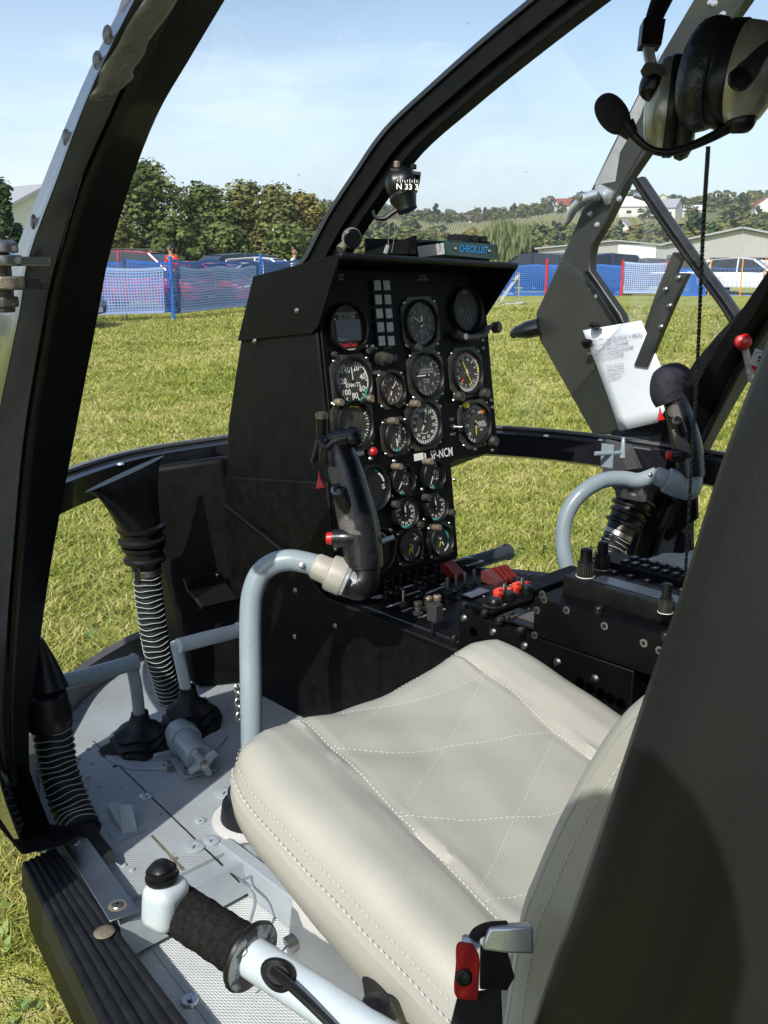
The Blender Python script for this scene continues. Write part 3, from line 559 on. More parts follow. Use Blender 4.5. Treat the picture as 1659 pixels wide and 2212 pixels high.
def car(kind, px, py, head, paint, label, rails=False, dist=None):
    K = KIND[kind]; p = A(px, py, z=0) if dist is None else fwd(px, dist); p.z = 0
    bearing = -math.atan2(p.x, p.y); t = thing('parked_car', (0, 0, 0), label, 'car', 'cars parked beyond the net fence')
    W = K['W']
    def interp(a, x):
        for i in range(len(a) - 1):
            if a[i][0] <= x <= a[i + 1][0]: return a[i][1] + (a[i + 1][1] - a[i][1]) * (x - a[i][0]) / (a[i + 1][0] - a[i][0])
        return a[0][1] if x < a[0][0] else a[-1][1]
    xs = [K['sh'][0][0] + (K['sh'][-1][0] - K['sh'][0][0]) * i / 30 for i in range(31)]; b = MB(); rows = []
    for x in xs:
        e = min(1, max(0, (abs(x) - K['L'] / 2 + .45) / .45)); hw = W * (1 - .16 * e * e); zt = interp(K['sh'], x); arch = 0
        for wx in (-K['wh'], K['wh']):
            if abs(x - wx) < .37: arch = math.sqrt(.37 ** 2 - (x - wx) ** 2)
        zb = max(K['lo'], .30 + arch) if arch else K['lo'] + .1 * e
        rows.append([(x, -hw * .95, zb), (x, -hw, zb + (zt - zb) * .35), (x, -hw, zt - .12), (x, -hw + .05, zt - .02), (x, -hw * .6, zt + .015), (x, hw * .6, zt + .015), (x, hw - .05, zt - .02), (x, hw, zt - .12), (x, hw, zb + (zt - zb) * .35), (x, hw * .95, zb)])
    b.rails([list(r_) for r_ in rows], paint); b.add(rows[0], [list(range(10))], paint); b.add(rows[-1], [list(range(10))], paint); b.build('body', t, ang=30)
    rf = K['rf']; b = MB(); g = MB(); top = []
    for x, z in rf: s_ = (z - rf[0][1]) / (max(q_[1] for q_ in rf) - rf[0][1] + .01); top.append((x, W * (.95 - .17 * max(0, s_)), z))
    gl = [[(x, -y, z) for x, y, z in top], [(x, y, z) for x, y, z in top]]; base_ = [[(x, -W * .95, interp(K['sh'], x) - .03) for x, y, z in top], [(x, W * .95, interp(K['sh'], x) - .03) for x, y, z in top]]
    g.rails([base_[0], gl[0]], CGL); g.rails([base_[1], gl[1]], CGL); g.rails([gl[0], gl[1]], CGL); g.build('window_band', t, ang=25)
    b = MB()
    rp = [q_ for q_ in top[1:4]]; b.rails([[(x, -y - .01, z - .03) for x, y, z in rp], [(x, -y * .9, z + .025) for x, y, z in rp], [(x, y * .9, z + .025) for x, y, z in rp], [(x, y + .01, z - .03) for x, y, z in rp]], paint); b.build('roof', t)
    b = MB()
    for sg in (-1, 1):
        for i in (0, 1, 2, 3):
            a0 = top[i] if i != 2 else top[2]; a = Vector((a0[0], sg * a0[1] * 1.01, a0[2])); xb = {0: rf[0][0], 1: rf[1][0] - .1, 2: rf[2][0], 3: rf[4][0]}[i]; c = Vector((xb, sg * W * .965, interp(K['sh'], xb) - .02))
            if i == 0: continue
            b = MB(); b.tube([a, c], .035, paint, n=6, sm=0); b.build('pillar', t)
    for wx in (-K['wh'], K['wh']):
        for sg in (-1, 1):
            b = MB(); c = Vector((wx, sg * (W - .08), .32)); b.lathe([(.19, -.1), (.30, -.1), (.325, -.07), (.325, .07), (.30, .1), (.19, .1)], TYR, c, (0, sg, 0), 24); wo = b.build('wheel', t)
            b = MB(); b.lathe([(.2, .06), (.19, .09), (.03, .07), (.0, .075)], RIM, c, (0, sg, 0), 20)
            for k in range(5): a = k * 1.256; b.box(c + Vector((math.cos(a) * .1, sg * .085, math.sin(a) * .1)), (.17, .03, .045), RIM, Euler((0, -a, 0)).to_matrix())
            b.build('rim', wo); ORG[wo.name] = Vector((0, 0, 0))
    xe = K['L'] / 2
    for sg in (-1, 1):
        b = MB(); b.lathe([(.0, .06), (.09, .04), (.13, 0), (.12, -.06)], LHT, (xe - .13, sg * W * .64, .66), (1, sg * .25, .15), 14); b.build('headlight', t)
        b = MB(); b.box((-xe + .03, sg * W * .82, .85), (.08, .12, .3), LTR); b.build('tail_light', t, bevel=.02)
        b = MB(); b.box((interp([(0, .85), (1, .85)], 0), sg * (W + .09), 1.0), (.1, .2, .13), paint); b.build('mirror', t, bevel=.03)
    b = MB(); b.box((xe - .03, 0, .42), (.12, W * 1.5, .2), BMP); b.box((-xe + .04, 0, .45), (.12, W * 1.6, .2), BMP); b.build('bumper', t, bevel=.03)
    b = MB(); b.box((xe + .045, 0, .42), (.02, .5, .11), PLT); b.build('number_plate', t)
    if rails:
        b = MB(); zz = max(q_[1] for q_ in rf) + .07
        for sg in (-1, 1): b.tube([(-1.6, sg * W * .7, zz - .12), (-1.4, sg * W * .7, zz), (.2, sg * W * .7, zz - .02), (.4, sg * W * .7, zz - .14)], .02, BMP, n=6)
        b.build('roof_rail', t)
    t.location = p; t.rotation_euler = (0, 0, bearing + R(head)); return t
# head: 0 = nose to the right of the picture, 180 = to the left, -90 = towards us
car('van', 318, 668, -28, cpaint((.42, .01, .09), 'magenta_paint'), 'magenta minivan with roof rails behind the left part of the blue net', True)
car('wagon', 425, 640, -60, cpaint((.05, .07, .06), 'dark_green_paint'), 'dark greenish car behind the man in red and the magenta minivan', dist=36)
car('van', 488, 640, -150, cpaint((.05, .05, .055), 'dark_grey_paint'), 'dark grey van beyond the net, left of the silver estate car', dist=41)
car('wagon', 530, 640, -160, cpaint((.50, .52, .54), 'silver_paint'), 'silver estate car in front of the dark grey van', dist=37)
car('suv', 585, 640, -20, cpaint((.72, .74, .76), 'white_paint'), 'white car beyond the blue net, left of the woman', dist=40)
car('hatch', 452, 660, -35, cpaint((.45, .02, .06), 'crimson_paint'), 'crimson hatchback just right of the blue post, behind the net', dist=34)
car('hatch', 633, 640, 10, cpaint((.40, .02, .05), 'red_car_paint'), 'red car behind the woman in white', dist=42)
car('van', -12, 640, -20, cpaint((.03, .12, .28), 'blue_paint'), 'blue van cut by the left edge of the picture', dist=24)
car('suv', 1148, 636, 155, cpaint((.012, .014, .018), 'black_car_paint'), 'black estate car behind the blue net right of the glareshield', dist=46.5).scale = (1.1, 1.1, 1.12)
car('suv', 1285, 640, -150, cpaint((.03, .05, .10), 'dark_blue_paint'), 'dark blue hatchback seen through the open door window', dist=47).scale = (1.1, 1.1, 1.12)
car('suv', 1448, 636, 175, cpaint((.02, .025, .03), 'blue_black_paint'), 'blue black off-road car between the door window bars', dist=50)
car('suv', 1622, 637, -12, cpaint((.74, .76, .78), 'white_paint'), 'white off-road car behind the orange poles at the right', dist=49)
car('hatch', 1508, 630, 185, cpaint((.40, .01, .02), 'bright_red_paint'), 'red hatchback half hidden by the tail of the white off-road car', dist=52)
car('wagon', 1215, 640, 160, cpaint((.02, .03, .05), 'midnight_paint'), 'midnight blue estate car behind the first red post', dist=53).scale = (1.15, 1.15, 1.2)
car('suv', 1385, 640, 170, cpaint((.10, .10, .11), 'graphite_paint'), 'graphite off-road car behind the white bleached net', dist=52)
# trailer box behind the white car
p = fwd(1600, 68); t = thing('box_trailer', p, 'long white box trailer parked behind the white off-road car', 'trailer', rz=-math.atan2(p.x, p.y)); ORG[t.name] = Vector((0, 0, 0)); b = MB(); b.box((0, 0, 1.2), (4.8, 1.9, .75), DOORW); b.build('box', t, bevel=.04)
b = MB(); b.box((0, 0, .75), (5.0, 1.5, .12), BMP)
for x in (-1.2, -.2): b.lathe([(.1, -.1), (.33, -.08), (.33, .08), (.1, .1)], TYR, (x, -.8, .33), (0, -1, 0), 18)
b.build('chassis', t)
# ---- net fences
NET = mat('blue_net_plastic', (0.035, 0.14, 0.50), 0.5); NETW = mat('sun_bleached_net', (0.36, 0.46, 0.76), 0.6); PB = mat('blue_post_paint', (0.02, 0.14, 0.50), 0.45); PR = mat('red_post_paint', (0.55, 0.02, 0.03), 0.45); PO = mat('orange_pole_paint', (0.65, 0.28, 0.06), 0.5); PD = mat('dark_pole', (0.05, 0.06, 0.09), 0.5)
def fence(pts, hgt, label, cell=.11, wdt=.034, dens=None, posts=(), group=None, z0=.16, mats=(NET,)):
    P = [Vector(p) for p in pts]; t = thing('net_fence', P[0], label, 'fence', group)
    rg = random.Random(len(label))
    for si in range(len(P) - 1):
        a, c = P[si], P[si + 1]; Ln = (c - a).length; u_ = (c - a) / Ln; n = int(Ln / cell); b = MB(); nh = int(hgt / cell); mt = mats[si % len(mats)]; nrm = Vector((u_.y, -u_.x, 0))
        wv = lambda x, z: a + u_ * x + nrm * (.06 * math.sin(x * 2.1 + z * 2)) + Vector((0, 0, z0 + z * hgt - .07 * math.sin(math.pi * ((x / 2.4) % 1)) * (z * 1.2 - .1)))
        for i in range(n + 1):
            x = Ln * i / n; q0 = [wv(x - wdt / 2, k / 5) for k in range(6)]; q1 = [wv(x + wdt / 2, k / 5) for k in range(6)]; b.rails([q0, q1], mt)
        for k in range(nh + 1):
            z = k / nh; dz = wdt / hgt / (2 if k not in (0, nh) else .8); q0 = [wv(Ln * i / (n // 3 + 1), z - dz) + nrm * .004 for i in range(n // 3 + 2)]; q1 = [wv(Ln * i / (n // 3 + 1), z + dz) + nrm * .004 for i in range(n // 3 + 2)]; b.rails([q0, q1], mt)
        b.build('net', t)
    for (p_, h_, r_, m_) in posts:
        b = MB(); b.cyl(p_, p_ + Vector((0, 0, h_)), r_, m_, n=8); b.cyl(p_ + Vector((0, 0, h_)), p_ + Vector((0, 0, h_ + .03)), r_ * 1.3, m_, n=8)
        for zz in (.35, .8, 1.25): b.cyl(p_ + Vector((0, 0, h_ * zz / 1.4)), p_ + Vector((0, 0, h_ * zz / 1.4 + .02)), r_ * 1.25, m_, n=8)
        b.build('post', t)
    return t
def GP(px, d): p = fwd(px, d); p.z = 0; return p
fence([GP(-60, 26), GP(266, 26.3), GP(368, 26.5)], 1.3, 'left stretch of blue net fence in front of the magenta minivan', posts=[(GP(266, 26.2), 1.72, .018, PD), (GP(368, 26.4), 1.6, .05, PB)], group='blue net fences', mats=(NET, NET), cell=.1, z0=.22)
fence([GP(368, 26.5), GP(563, 32), GP(760, 38)], 1.35, 'middle stretch of blue net fence running behind the instrument panel', posts=[(GP(563, 31.9), 1.72, .05, PB), (GP(690, 36), 1.6, .03, PB)], group='blue net fences', cell=.1, z0=.18)
fence([GP(385, 26.6), GP(552, 31.1)], 1.15, 'sun bleached second net layer in front of the middle blue net', group='blue net fences', mats=(NETW,), cell=.075, wdt=.03, z0=.2)
fence([GP(180, 25.6), GP(350, 26.1)], 1.15, 'sun bleached second net layer in front of the left blue net', group='blue net fences', mats=(NETW,), cell=.075, wdt=.03, z0=.22)
fence([GP(1040, 44), GP(1182, 44.5), GP(1346, 45)], 1.30, 'dense blue net fence right of the instrument panel', posts=[(GP(1182, 44.4), 1.6, .055, PR), (GP(1346, 44.9), 1.55, .055, PR)], group='blue net fences', cell=.085, wdt=.034, z0=.05)
fence([GP(1348, 45), GP(1443, 45.5)], 1.3, 'white bleached net between two red posts by the door window', posts=[(GP(1443, 45.4), 1.5, .05, PR)], group='blue net fences', cell=.09, wdt=.035, mats=(NETW,))
fence([GP(1445, 45.5), GP(1530, 46)], 1.15, 'blue net stretch right of the red posts ending before the white car', group='blue net fences', cell=.08, wdt=.05, z0=.05)
fence([GP(1530, 46), GP(1760, 46)], 1.2, 'thin dark net with orange poles in front of the white off-road car', posts=[(GP(1536, 45.8), 1.6, .028, PO), (GP(1605, 45.8), 1.6, .028, PO), (GP(1655, 45.8), 1.6, .028, PO)], group='blue net fences', cell=.18, wdt=.012, z0=.05)
# wheeled step ladder, small flag marker
GALV = mat('galvanised_tube', (0.42, 0.42, 0.40), .45, .6); p = A(1107, 658, z=0); t = thing('service_stand', p, 'small galvanised wheeled service stand in front of the dense blue net', 'ladder'); b = MB(); sc_ = (A(1107, 655, z=0)).length / FP
X = Vector((math.cos(YAW), -math.sin(YAW), 0)); Zv = Vector((0, 0, 1))
def LP(x, y): return p + X * (x - 1107) * sc_ + Zv * (655 - y) * sc_
Yv = Vector((math.sin(YAW), math.cos(YAW), 0)) * .45
for off in (Yv * 0, Yv):
    b.tube([LP(1119, 655) + off, LP(1119, 592) + off], .02, GALV, n=6, sm=0); b.tube([LP(1083, 650) + off, LP(1118, 598) + off], .02, GALV, n=6, sm=0); b.tube([LP(1080, 655) + off, LP(1130, 652) + off], .02, GALV, n=6, sm=0)
for q_ in ((1113, 605), (1119, 622), (1100, 633), (1086, 645)): b.box(LP(*q_) + Yv / 2, (.24, .45, .03), GALV, Euler((0, 0, -YAW)).to_matrix())
b.build('frame', t)
for x in (1082, 1128):
    b = MB(); b.lathe([(.02, -.03), (.07, -.03), (.07, .03), (.02, .03)], TYR, LP(x, 659) + Zv * .02, (X.y, -X.x, 0), 12); b.build('wheel', t)
p = A(1522, 818, z=0); t = thing('marker_flag', p, 'small red and white triangular marker pennant standing in the grass', 'flag'); s_ = p.length / FP; b = MB(); b.cyl(p, p + Zv * 55 * s_, .006, PD, n=6); b.build('pole', t)
b = MB(); FW = mat('white_cloth', (.75, .75, .75), .8); FR = mat('red_cloth', (.6, .02, .02), .8)
b.prism([p + Zv * 54 * s_ + X * .01, p + X * 9 * s_ + Zv * 14 * s_, p + X * -7 * s_ + Zv * 27 * s_], Yv * .02, FW); b.prism([p + X * -10 * s_ + Zv * 2 * s_, p + X * 9 * s_ + Zv * 12.5 * s_, p + X * -5 * s_ + Zv * 26 * s_ + Yv * .03], Yv * .03, FR); b.build('pennant', t)
# ---- people
def skin(name, joints, edges, m, parent=None, sub=2, root=0):
    me = bpy.data.meshes.new(name); off = ORG[parent.name] if parent is not None else Vector((0, 0, 0)); me.from_pydata([tuple(Vector(j[0]) - off) for j in joints], edges, []); bm = bmesh.new(); bm.from_mesh(me); ly = bm.verts.layers.skin.verify(); bm.verts.ensure_lookup_table()
    for v, j in zip(bm.verts, joints): r_ = j[1]; v[ly].radius = r_ if isinstance(r_, tuple) else (r_, r_); v[ly].use_root = (v.index == root)
    bm.to_mesh(me); bm.free(); o = bpy.data.objects.new(name, me); COL.objects.link(o); me.materials.append(m); md = o.modifiers.new('k', 'SKIN'); md.use_smooth_shade = True
    if parent is not None: o.parent = parent
    s_ = o.modifiers.new('u', 'SUBSURF'); s_.levels = s_.render_levels = sub; return o
SKIN = mat('skin', (0.50, 0.28, 0.19), .55); HAIRD = mat('dark_hair', (0.03, 0.02, 0.015), .6); HAIRB = mat('blond_hair', (0.22, 0.14, 0.07), .6); RSH = mat('red_fabric', (0.62, 0.02, 0.015), .85, bump=[(20, .01, 'noise')]); WSH = mat('white_fabric', (0.72, 0.72, 0.74), .85, bump=[(20, .01, 'noise')]); JN = mat('denim', (0.05, 0.07, 0.13), .85); SHO = mat('shoe_leather', (0.03, 0.03, 0.03), .5)
def person(p, rz, shirt, hair, label, h=1.76, bun=False, larm=None, rarm=None, glasses=False, lean=0.06):
    t = thing('person', p, label, 'person'); k = h / 1.76; Q = Euler((0, 0, rz)).to_matrix(); G = lambda x, y, z: Vector(p) + Q @ (Vector((x, y, z)) * k)
    larm = larm or [(-.24, .05, 1.14), (-.20, .25, 1.02)]; rarm = rarm or [(.24, .05, 1.14), (.20, .25, 1.02)]
    J = [(G(0, 0, .95), (.13 * k, .10 * k)), (G(0, lean * .3, 1.15), (.125 * k, .09 * k)), (G(0, lean * .6, 1.36), (.145 * k, .10 * k)), (G(0, lean, 1.47), (.055 * k, .055 * k)), (G(0, lean + .02, 1.55), (.062 * k, .07 * k)), (G(0, lean + .04, 1.66), (.075 * k, .092 * k)), (G(0, lean + .035, 1.74), (.05 * k, .065 * k)),
         (G(-.18, lean * .6, 1.42), .055 * k), (G(*larm[0]), .042 * k), (G(*larm[1]), .03 * k), (G(.18, lean * .6, 1.42), .055 * k), (G(*rarm[0]), .042 * k), (G(*rarm[1]), .03 * k),
         (G(-.10, 0, .86), .085 * k), (G(-.11, .02, .48), .058 * k), (G(-.11, -.02, .08), .038 * k), (G(.10, 0, .86), .085 * k), (G(.11, .02, .48), .058 * k), (G(.11, -.02, .08), .038 * k), (G(-.11, .14, .04), .03 * k), (G(.11, .14, .04), .03 * k),
         (G(larm[1][0] * .96, larm[1][1] + .09, larm[1][2] + .01), .022 * k), (G(rarm[1][0] * .96, rarm[1][1] + .09, rarm[1][2] + .01), .022 * k)]
    E_ = [(0, 1), (1, 2), (2, 3), (3, 4), (4, 5), (5, 6), (2, 7), (7, 8), (8, 9), (2, 10), (10, 11), (11, 12), (0, 13), (13, 14), (14, 15), (0, 16), (16, 17), (17, 18), (15, 19), (18, 20), (9, 21), (12, 22)]
    body = skin('body', J, E_, SKIN, t)
    g = 1.13; Jc = [(J[i][0], tuple(x * g for x in J[i][1]) if isinstance(J[i][1], tuple) else J[i][1] * 1.25) for i in (0, 1, 2, 7, 8, 9, 10, 11, 12)]
    Jc[0] = (G(0, 0, .90), Jc[0][1]); Jc[5] = (Vector(J[8][0]).lerp(J[9][0], .85), Jc[5][1]); Jc[8] = (Vector(J[11][0]).lerp(J[12][0], .85), Jc[8][1]); Jc.append((G(0, lean * .8, 1.45), .068 * k))
    skin('shirt', Jc, [(0, 1), (1, 2), (2, 3), (3, 4), (4, 5), (2, 6), (6, 7), (7, 8), (2, 9)], shirt, t)
    Jt = [(G(0, 0, .96), (.145 * k, .115 * k)), (J[13][0], .10 * k), (J[14][0], .073 * k), (G(-.11, -.02, .12), .058 * k), (J[16][0], .10 * k), (J[17][0], .073 * k), (G(.11, -.02, .12), .058 * k)]
    skin('trousers', Jt, [(0, 1), (1, 2), (2, 3), (0, 4), (4, 5), (5, 6)], JN, t)
    for sg in (-1, 1):
        b = MB(); b.lathe([(.0, -.03), (.045, -.02), (.05, .08), (.045, .2), (.0, .24)], SHO, G(sg * .11, -.05, .045), Q @ Vector((0, 1, 0)), 12); b.build('shoe', t)
    hc = G(0, lean + .015, 1.685); b = MB(); vs = []
    F = Q; hp = [(0.0, .118), (.05, .108), (.085, .075), (.102, .03), (.10, -.02), (.085, -.07)]
    b.lathe([(a * k, c * k) for a, c in hp[::-1]], hair, hc + Vector((0, 0, -.005)), Q @ Vector((0, -.35, 1)), 18)
    if bun: b.lathe([(0, -.05 * k), (.04 * k, -.035 * k), (.055 * k, 0), (.04 * k, .035 * k), (0, .05 * k)], hair, G(0, lean - .05, 1.83), (0, 0, 1), 14)
    b.build('hair', t, ang=180)
    b = MB(); f0 = G(0, lean + .135, 1.645); ex = Q @ Vector((1, 0, 0)); ey = Q @ Vector((0, 1, 0)); b.lathe([(.0, .022), (.008, .012), (.014, -.01)], SKIN, f0, ey, 8)
    for sg in (-1, 1):
        b.lathe([(0, .006), (.011, .003), (.013, -.004)], MRK, f0 + ex * sg * .032 * k - ey * .016 + Vector((0, 0, .03)), ey, 8); b.lathe([(0, .008), (.005, .006), (.006, 0)], HAIRD, f0 + ex * sg * .032 * k - ey * .014 + Vector((0, 0, .03)), ey, 8); b.lathe([(.0, .03), (.018, .02), (.026, 0)], SKIN, G(sg * .082, lean + .03, 1.655), ex * sg, 8)
    b.box(f0 - ey * .01 + Vector((0, 0, -.04 * k)), (.045, .012, .01), REDD, Q); b.build('face', t)
    if glasses:
        b = MB()
        for sg in (-1, 1): b.lathe([(0, .01), (.022, .008), (.026, 0)], CGL, f0 + ex * sg * .033 + ey * .006 + Vector((0, 0, .03)), ey, 12)
        b.build('sunglasses', t)
    # hands with five fingers each
    for arm in (larm, rarm):
        w0 = G(*arm[1]); dr = (w0 - G(*arm[0])).normalized(); F = frame(dr); JJ = [(w0 + dr * .01, .02), (w0 + dr * .07, (.03, .016))]; EE = [(0, 1)]
        for i, a in enumerate((-.028, -.010, .009, .027)):
            i0 = len(JJ); JJ += [(w0 + dr * .10 + F.col[0] * a, .0085), (w0 + dr * (.135 - abs(i - 1.3) * .006) + F.col[0] * a * 1.1 - F.col[1] * .008, .0078), (w0 + dr * (.16 - abs(i - 1.3) * .008) + F.col[0] * a * 1.1 - F.col[1] * .024, .0065)]; EE += [(1, i0), (i0, i0 + 1), (i0 + 1, i0 + 2)]
        i0 = len(JJ); JJ += [(w0 + dr * .045 + F.col[0] * .040, .011), (w0 + dr * .08 + F.col[0] * .056, .0085)]; EE += [(0, i0), (i0, i0 + 1)]; skin('hand', JJ, EE, SKIN, t, sub=1)
    return t
p = fwd(373, 31); p.z = .22; person(p, -YAW + R(150), RSH, HAIRD, 'man in a red top standing behind the magenta minivan, looking down', larm=[(-.23, .06, 1.16), (-.12, .30, 1.16)], rarm=[(.23, .06, 1.16), (.12, .30, 1.16)])
p = fwd(632, 36); p.z = .22; person(p, -YAW + R(-100), WSH, HAIRB, 'woman in white with hair in a bun and sunglasses beyond the fence', h=1.68, bun=True, glasses=True)
# ================================================================ THE HELICOPTER
CL = 1.19
mir = lambda p: Vector((2 * CL - p[0], p[1], p[2]))
HELI = thing('helicopter', (CL, 0, 0), 'black light helicopter with its cabin doors open, seen from beside its left seat', 'helicopter')
# ---- A post profile (rails of sight-line survey on the door plane)
yy = [-140, 0, 130, 250, 400, 560, 675, 950, 1200, 1370, 1560, 1700, 1812]
ra = [350, 272, 205, 150, 90, 28, -4, -70, -95, -100, -80, -40, 30]; rb = [365, 290, 225, 173, 118, 60, 42, -12, -38, -45, -25, 2, 40]
rc_ = [425, 350, 290, 235, 170, 122, 96, 50, 27, 14, 6, 18, 50]; re_ = [575, 490, 412, 343, 285, 238, 216, 163, 125, 100, 75, 78, 105]
Ra = [A(x, y, x=.420) for x, y in zip(ra, yy)]; Rb = [A(x, y, x=.412) for x, y in zip(rb, yy)]; Rc = [A(x, y, x=.452) for x, y in zip(rc_, yy)]
Rd = [A(x + 13, y, x=.462) for x, y in zip(rc_, yy)]; Re = [A(x, y, x=q) for x, y, q in zip(re_, yy, [.545] * 8 + [.53, .515, .50, .485, .475])]
def ext(r, dx=0):   # carry the post on over the door opening as the roof rail
    p = r[0]; return [Vector((p.x + .02, -.55, 1.80)), Vector((p.x + .02, .05, 1.80)), Vector((p.x + .01, p.y * .62, p.z + .035))] + r
Ra, Rb, Rc, Rd, Re = [ext(r) for r in (Ra, Rb, Rc, Rd, Re)]
off = lambda r, v: [p + Vector(v) for p in r]
for side in (0, 1):
    f_ = (lambda r: r) if side == 0 else (lambda r: [mir(p) - Vector((0, .17, 0)) for p in r]); Re = Re if side == 0 else [p.lerp(q_, .55) for p, q_ in zip(Re, Rd)]
    b = MB(); b.rails([f_(Ra), f_(Rb), f_(off(Rb, (.02 , .03, 0))), f_(off(Ra, (.03, .03, 0)))], BGL, 3, True); sk = b.build('outer_skin', HELI, ang=50)
    b = MB(); b.rails([f_(off(Rb, (.001, 0, 0))), f_(Rc), f_(off(Rc, (0, .045, 0))), f_(off(Rb, (.01, .045, 0)))], JMB, 4, True); jm = b.build('door_jamb', HELI, ang=60)
    b = MB(); b.rails([f_(off(Rc, (.003, .012, 0))), f_(off(Rd, (-.003, .012, 0)))], RUB, 4); b.tube(f_(Rd), .0065, PLA, n=8, sm=4); b.build('door_seal', HELI)
    b = MB(); b.rails([f_(off(Rd, (.0, .006, 0))), f_(off(Re[:11], (0, .004, 0)) + off(Re[11:], (-.004, .008, 0))), f_(off(Re, (0, .035, 0))), f_(off(Rd, (.0, .05, 0)))], BLK2, 4, True); b.build('inner_post', HELI, ang=60)
    if side == 0:
        b = MB(); q = [A(x, y, x=.431) for x, y in [(395, -120), (330, 10), (262, 120), (232, 185), (213, 215)]]; ps = smooth_path(q, 5); vs = []; n = 10
        for i, p in enumerate(ps):
            w_ = .021 + .002 * math.sin(i * 1.3); w_ *= min(1, (len(ps) - 1 - i) / 3 + .25)
            for k in range(n): a = math.pi * k / (n - 1); vs.append(p + Vector((math.cos(a) * w_ * .9 + .002, -.004 - math.sin(a) * (.009 + .004 * math.sin(i * 1.7 + k)), math.cos(a) * w_ * .4)))
        b.add(vs, [[i * n + k, i * n + k + 1, (i + 1) * n + k + 1, (i + 1) * n + k] for i in range(len(ps) - 1) for k in range(n - 1)], SEAL); b.build('sealant_bead', jm, ang=80)
        b = MB()
        for x, y in [(232, 75), (143, 297), (73, 480), (30, 660), (210, 130)]:
            c = A(x, y, x=.4145); b.lathe([(.0, .0008), (.003, .0006), (.0042, 0)], BEZ, c, (-1, -.08, 0), 14); b.lathe([(.006, .0004), (.0075, 0)], BGL, c, (-1, -.08, 0), 14)
        split_build(b, 'rivet', sk)
        b = MB()   # upper door hinge
        c = A(28, 560, x=.395); b.lathe([(.0, .012), (.012, .012), (.017, .008), (.017, 0)], STL, c + Vector((-.012, 0, .006)), (0, 0, 1), 20); b.lathe([(.019, -.006), (.02, .0), (.019, .004)], STL, c + Vector((-.012, 0, 0)), (0, 0, 1), 20)
        b.box(c + Vector((.012, .004, -.002)), (.045, .024, .009), STL); b.box(c + Vector((.012, .004, -.024)), (.04, .022, .01), BEZ); b.lathe([(.02, -.006), (.02, .006)], BRS, c + Vector((-.012, 0, -.022)), (0, 0, 1), 20)
        b.cyl(c + Vector((-.012, 0, -.05)), c + Vector((-.012, 0, .006)), .009, BEZ); b.lathe([(.014, 0), (.014, .01)], BEZ, c + Vector((-.012, 0, -.045)), (0, 0, 1), 6); b.build('door_hinge', HELI, bevel=.0015)
b = MB(); b.add([A(-45, 1680, x=.428), A(-5, 1784, x=.425), A(48, 1848, x=.425), A(132, 1828, x=.465), A(182, 1800, x=.497), A(112, 1792, x=.48), A(82, 1715, x=.485), A(60, 1650, x=.485)], [list(range(8))], BLK); g_ = MB(); q = [b.v[i] for i in range(8)]
g_.prism(q, (.006, .03, -.006), BLK2); g_.build('sill_gusset', HELI, bevel=.002)
b = MB(); b.prism([A(x, y, z=.704) for x, y in [(75, 1832), (88, 1820), (128, 1812), (134, 1824), (80, 1838)]], (0, 0, -.003), STL); b.build('gusset_patch', HELI)
# ---- windscreen: lofted plastic shell, lower beam, centre post
Cp = [(1.77, .63), (1.83, .85), (1.85, 1.08), (1.72, 1.24), (1.49, 1.485), (1.41, 1.585), (1.23, 1.728), (.985, 1.843), (.86, 1.885), (.74, 1.915)]
Sp = [(1.24, .63), (1.19, .85), (1.16, 1.08), (1.13, 1.22), (1.00, 1.45), (.95, 1.52), (.86, 1.62), (.76, 1.70), (.70, 1.75), (.66, 1.80)]
PCL = [A(x, y, x=1.215) for x, y in [(676, 610), (702, 565), (748, 480), (805, 395), (874, 300), (978, 205), (1083, 115), (1226, 0), (1330, -78), (1450, -150)]]
Cp = Cp[:4] + [(PCL[i].y + .02, PCL[i].z + .015) for i in (1, 2, 4, 6, 7, 9)]
def wind(s, i, o=0.0):
    c, d = Cp[i], Sp[i]; f = max(0.0, 1 - abs(s) ** 2.6) ** .62; hw = .735 + (.02 if i < 4 else 0)
    return Vector((CL + s * (hw + o), d[0] + (c[0] + o - d[0]) * f, d[1] + (c[1] - d[1]) * f))
SS = [-1, -.985, -.95, -.9, -.8, -.65, -.5, -.35, -.2, -.04]
gw = []
for sg in (1, -1):
    b = MB(); b.rails([smooth_path([wind(s * sg, i) for i in range(10)], 4) for s in SS[:-1] + [.02 if sg == 1 else -.04]], GLS); b.build('windscreen_pane', HELI, ang=80)
b = MB(); cpts = [Vector((0, 0, 0))] * 2 + [Vector((1.215, 1.42, 1.38))] + PCL; b.bar(cpts[2:], (.052, 0, 0), (0, .03, .022), BLK, 5); b.bar([p + Vector((0, .017, .013)) for p in cpts[2:]], (.062, 0, 0), (0, .008, .006), BGL, 5)
b.bar([p - Vector((0, .022, .016)) for p in cpts[2:]], (.03, 0, 0), (0, .02, .014), BLK, 5); cpo = b.build('centre_post', HELI, bevel=.003)
b = MB()
for x, y in [(770, 415)]:
    c = A(x, y, x=CL + .006); b.lathe([(0, .005), (.0045, .004), (.007, 0)], STL, c, (-1, -.3, 0), 12)
split_build(b, 'rivet', cpo)
dv = [(0, 1.88), (.18, 1.865), (.375, 1.775), (.53, 1.66), (.64, 1.54), (.705, 1.40), (.735, 1.25), (.74, 1.1), (.74, .9)]
beam = [Vector((CL - d, y, 1.08)) for d, y in dv[::-1][2:]] + [Vector((CL + d, y, 1.08)) for d, y in dv[1:]]
b = MB(); P = smooth_path(beam, 4)
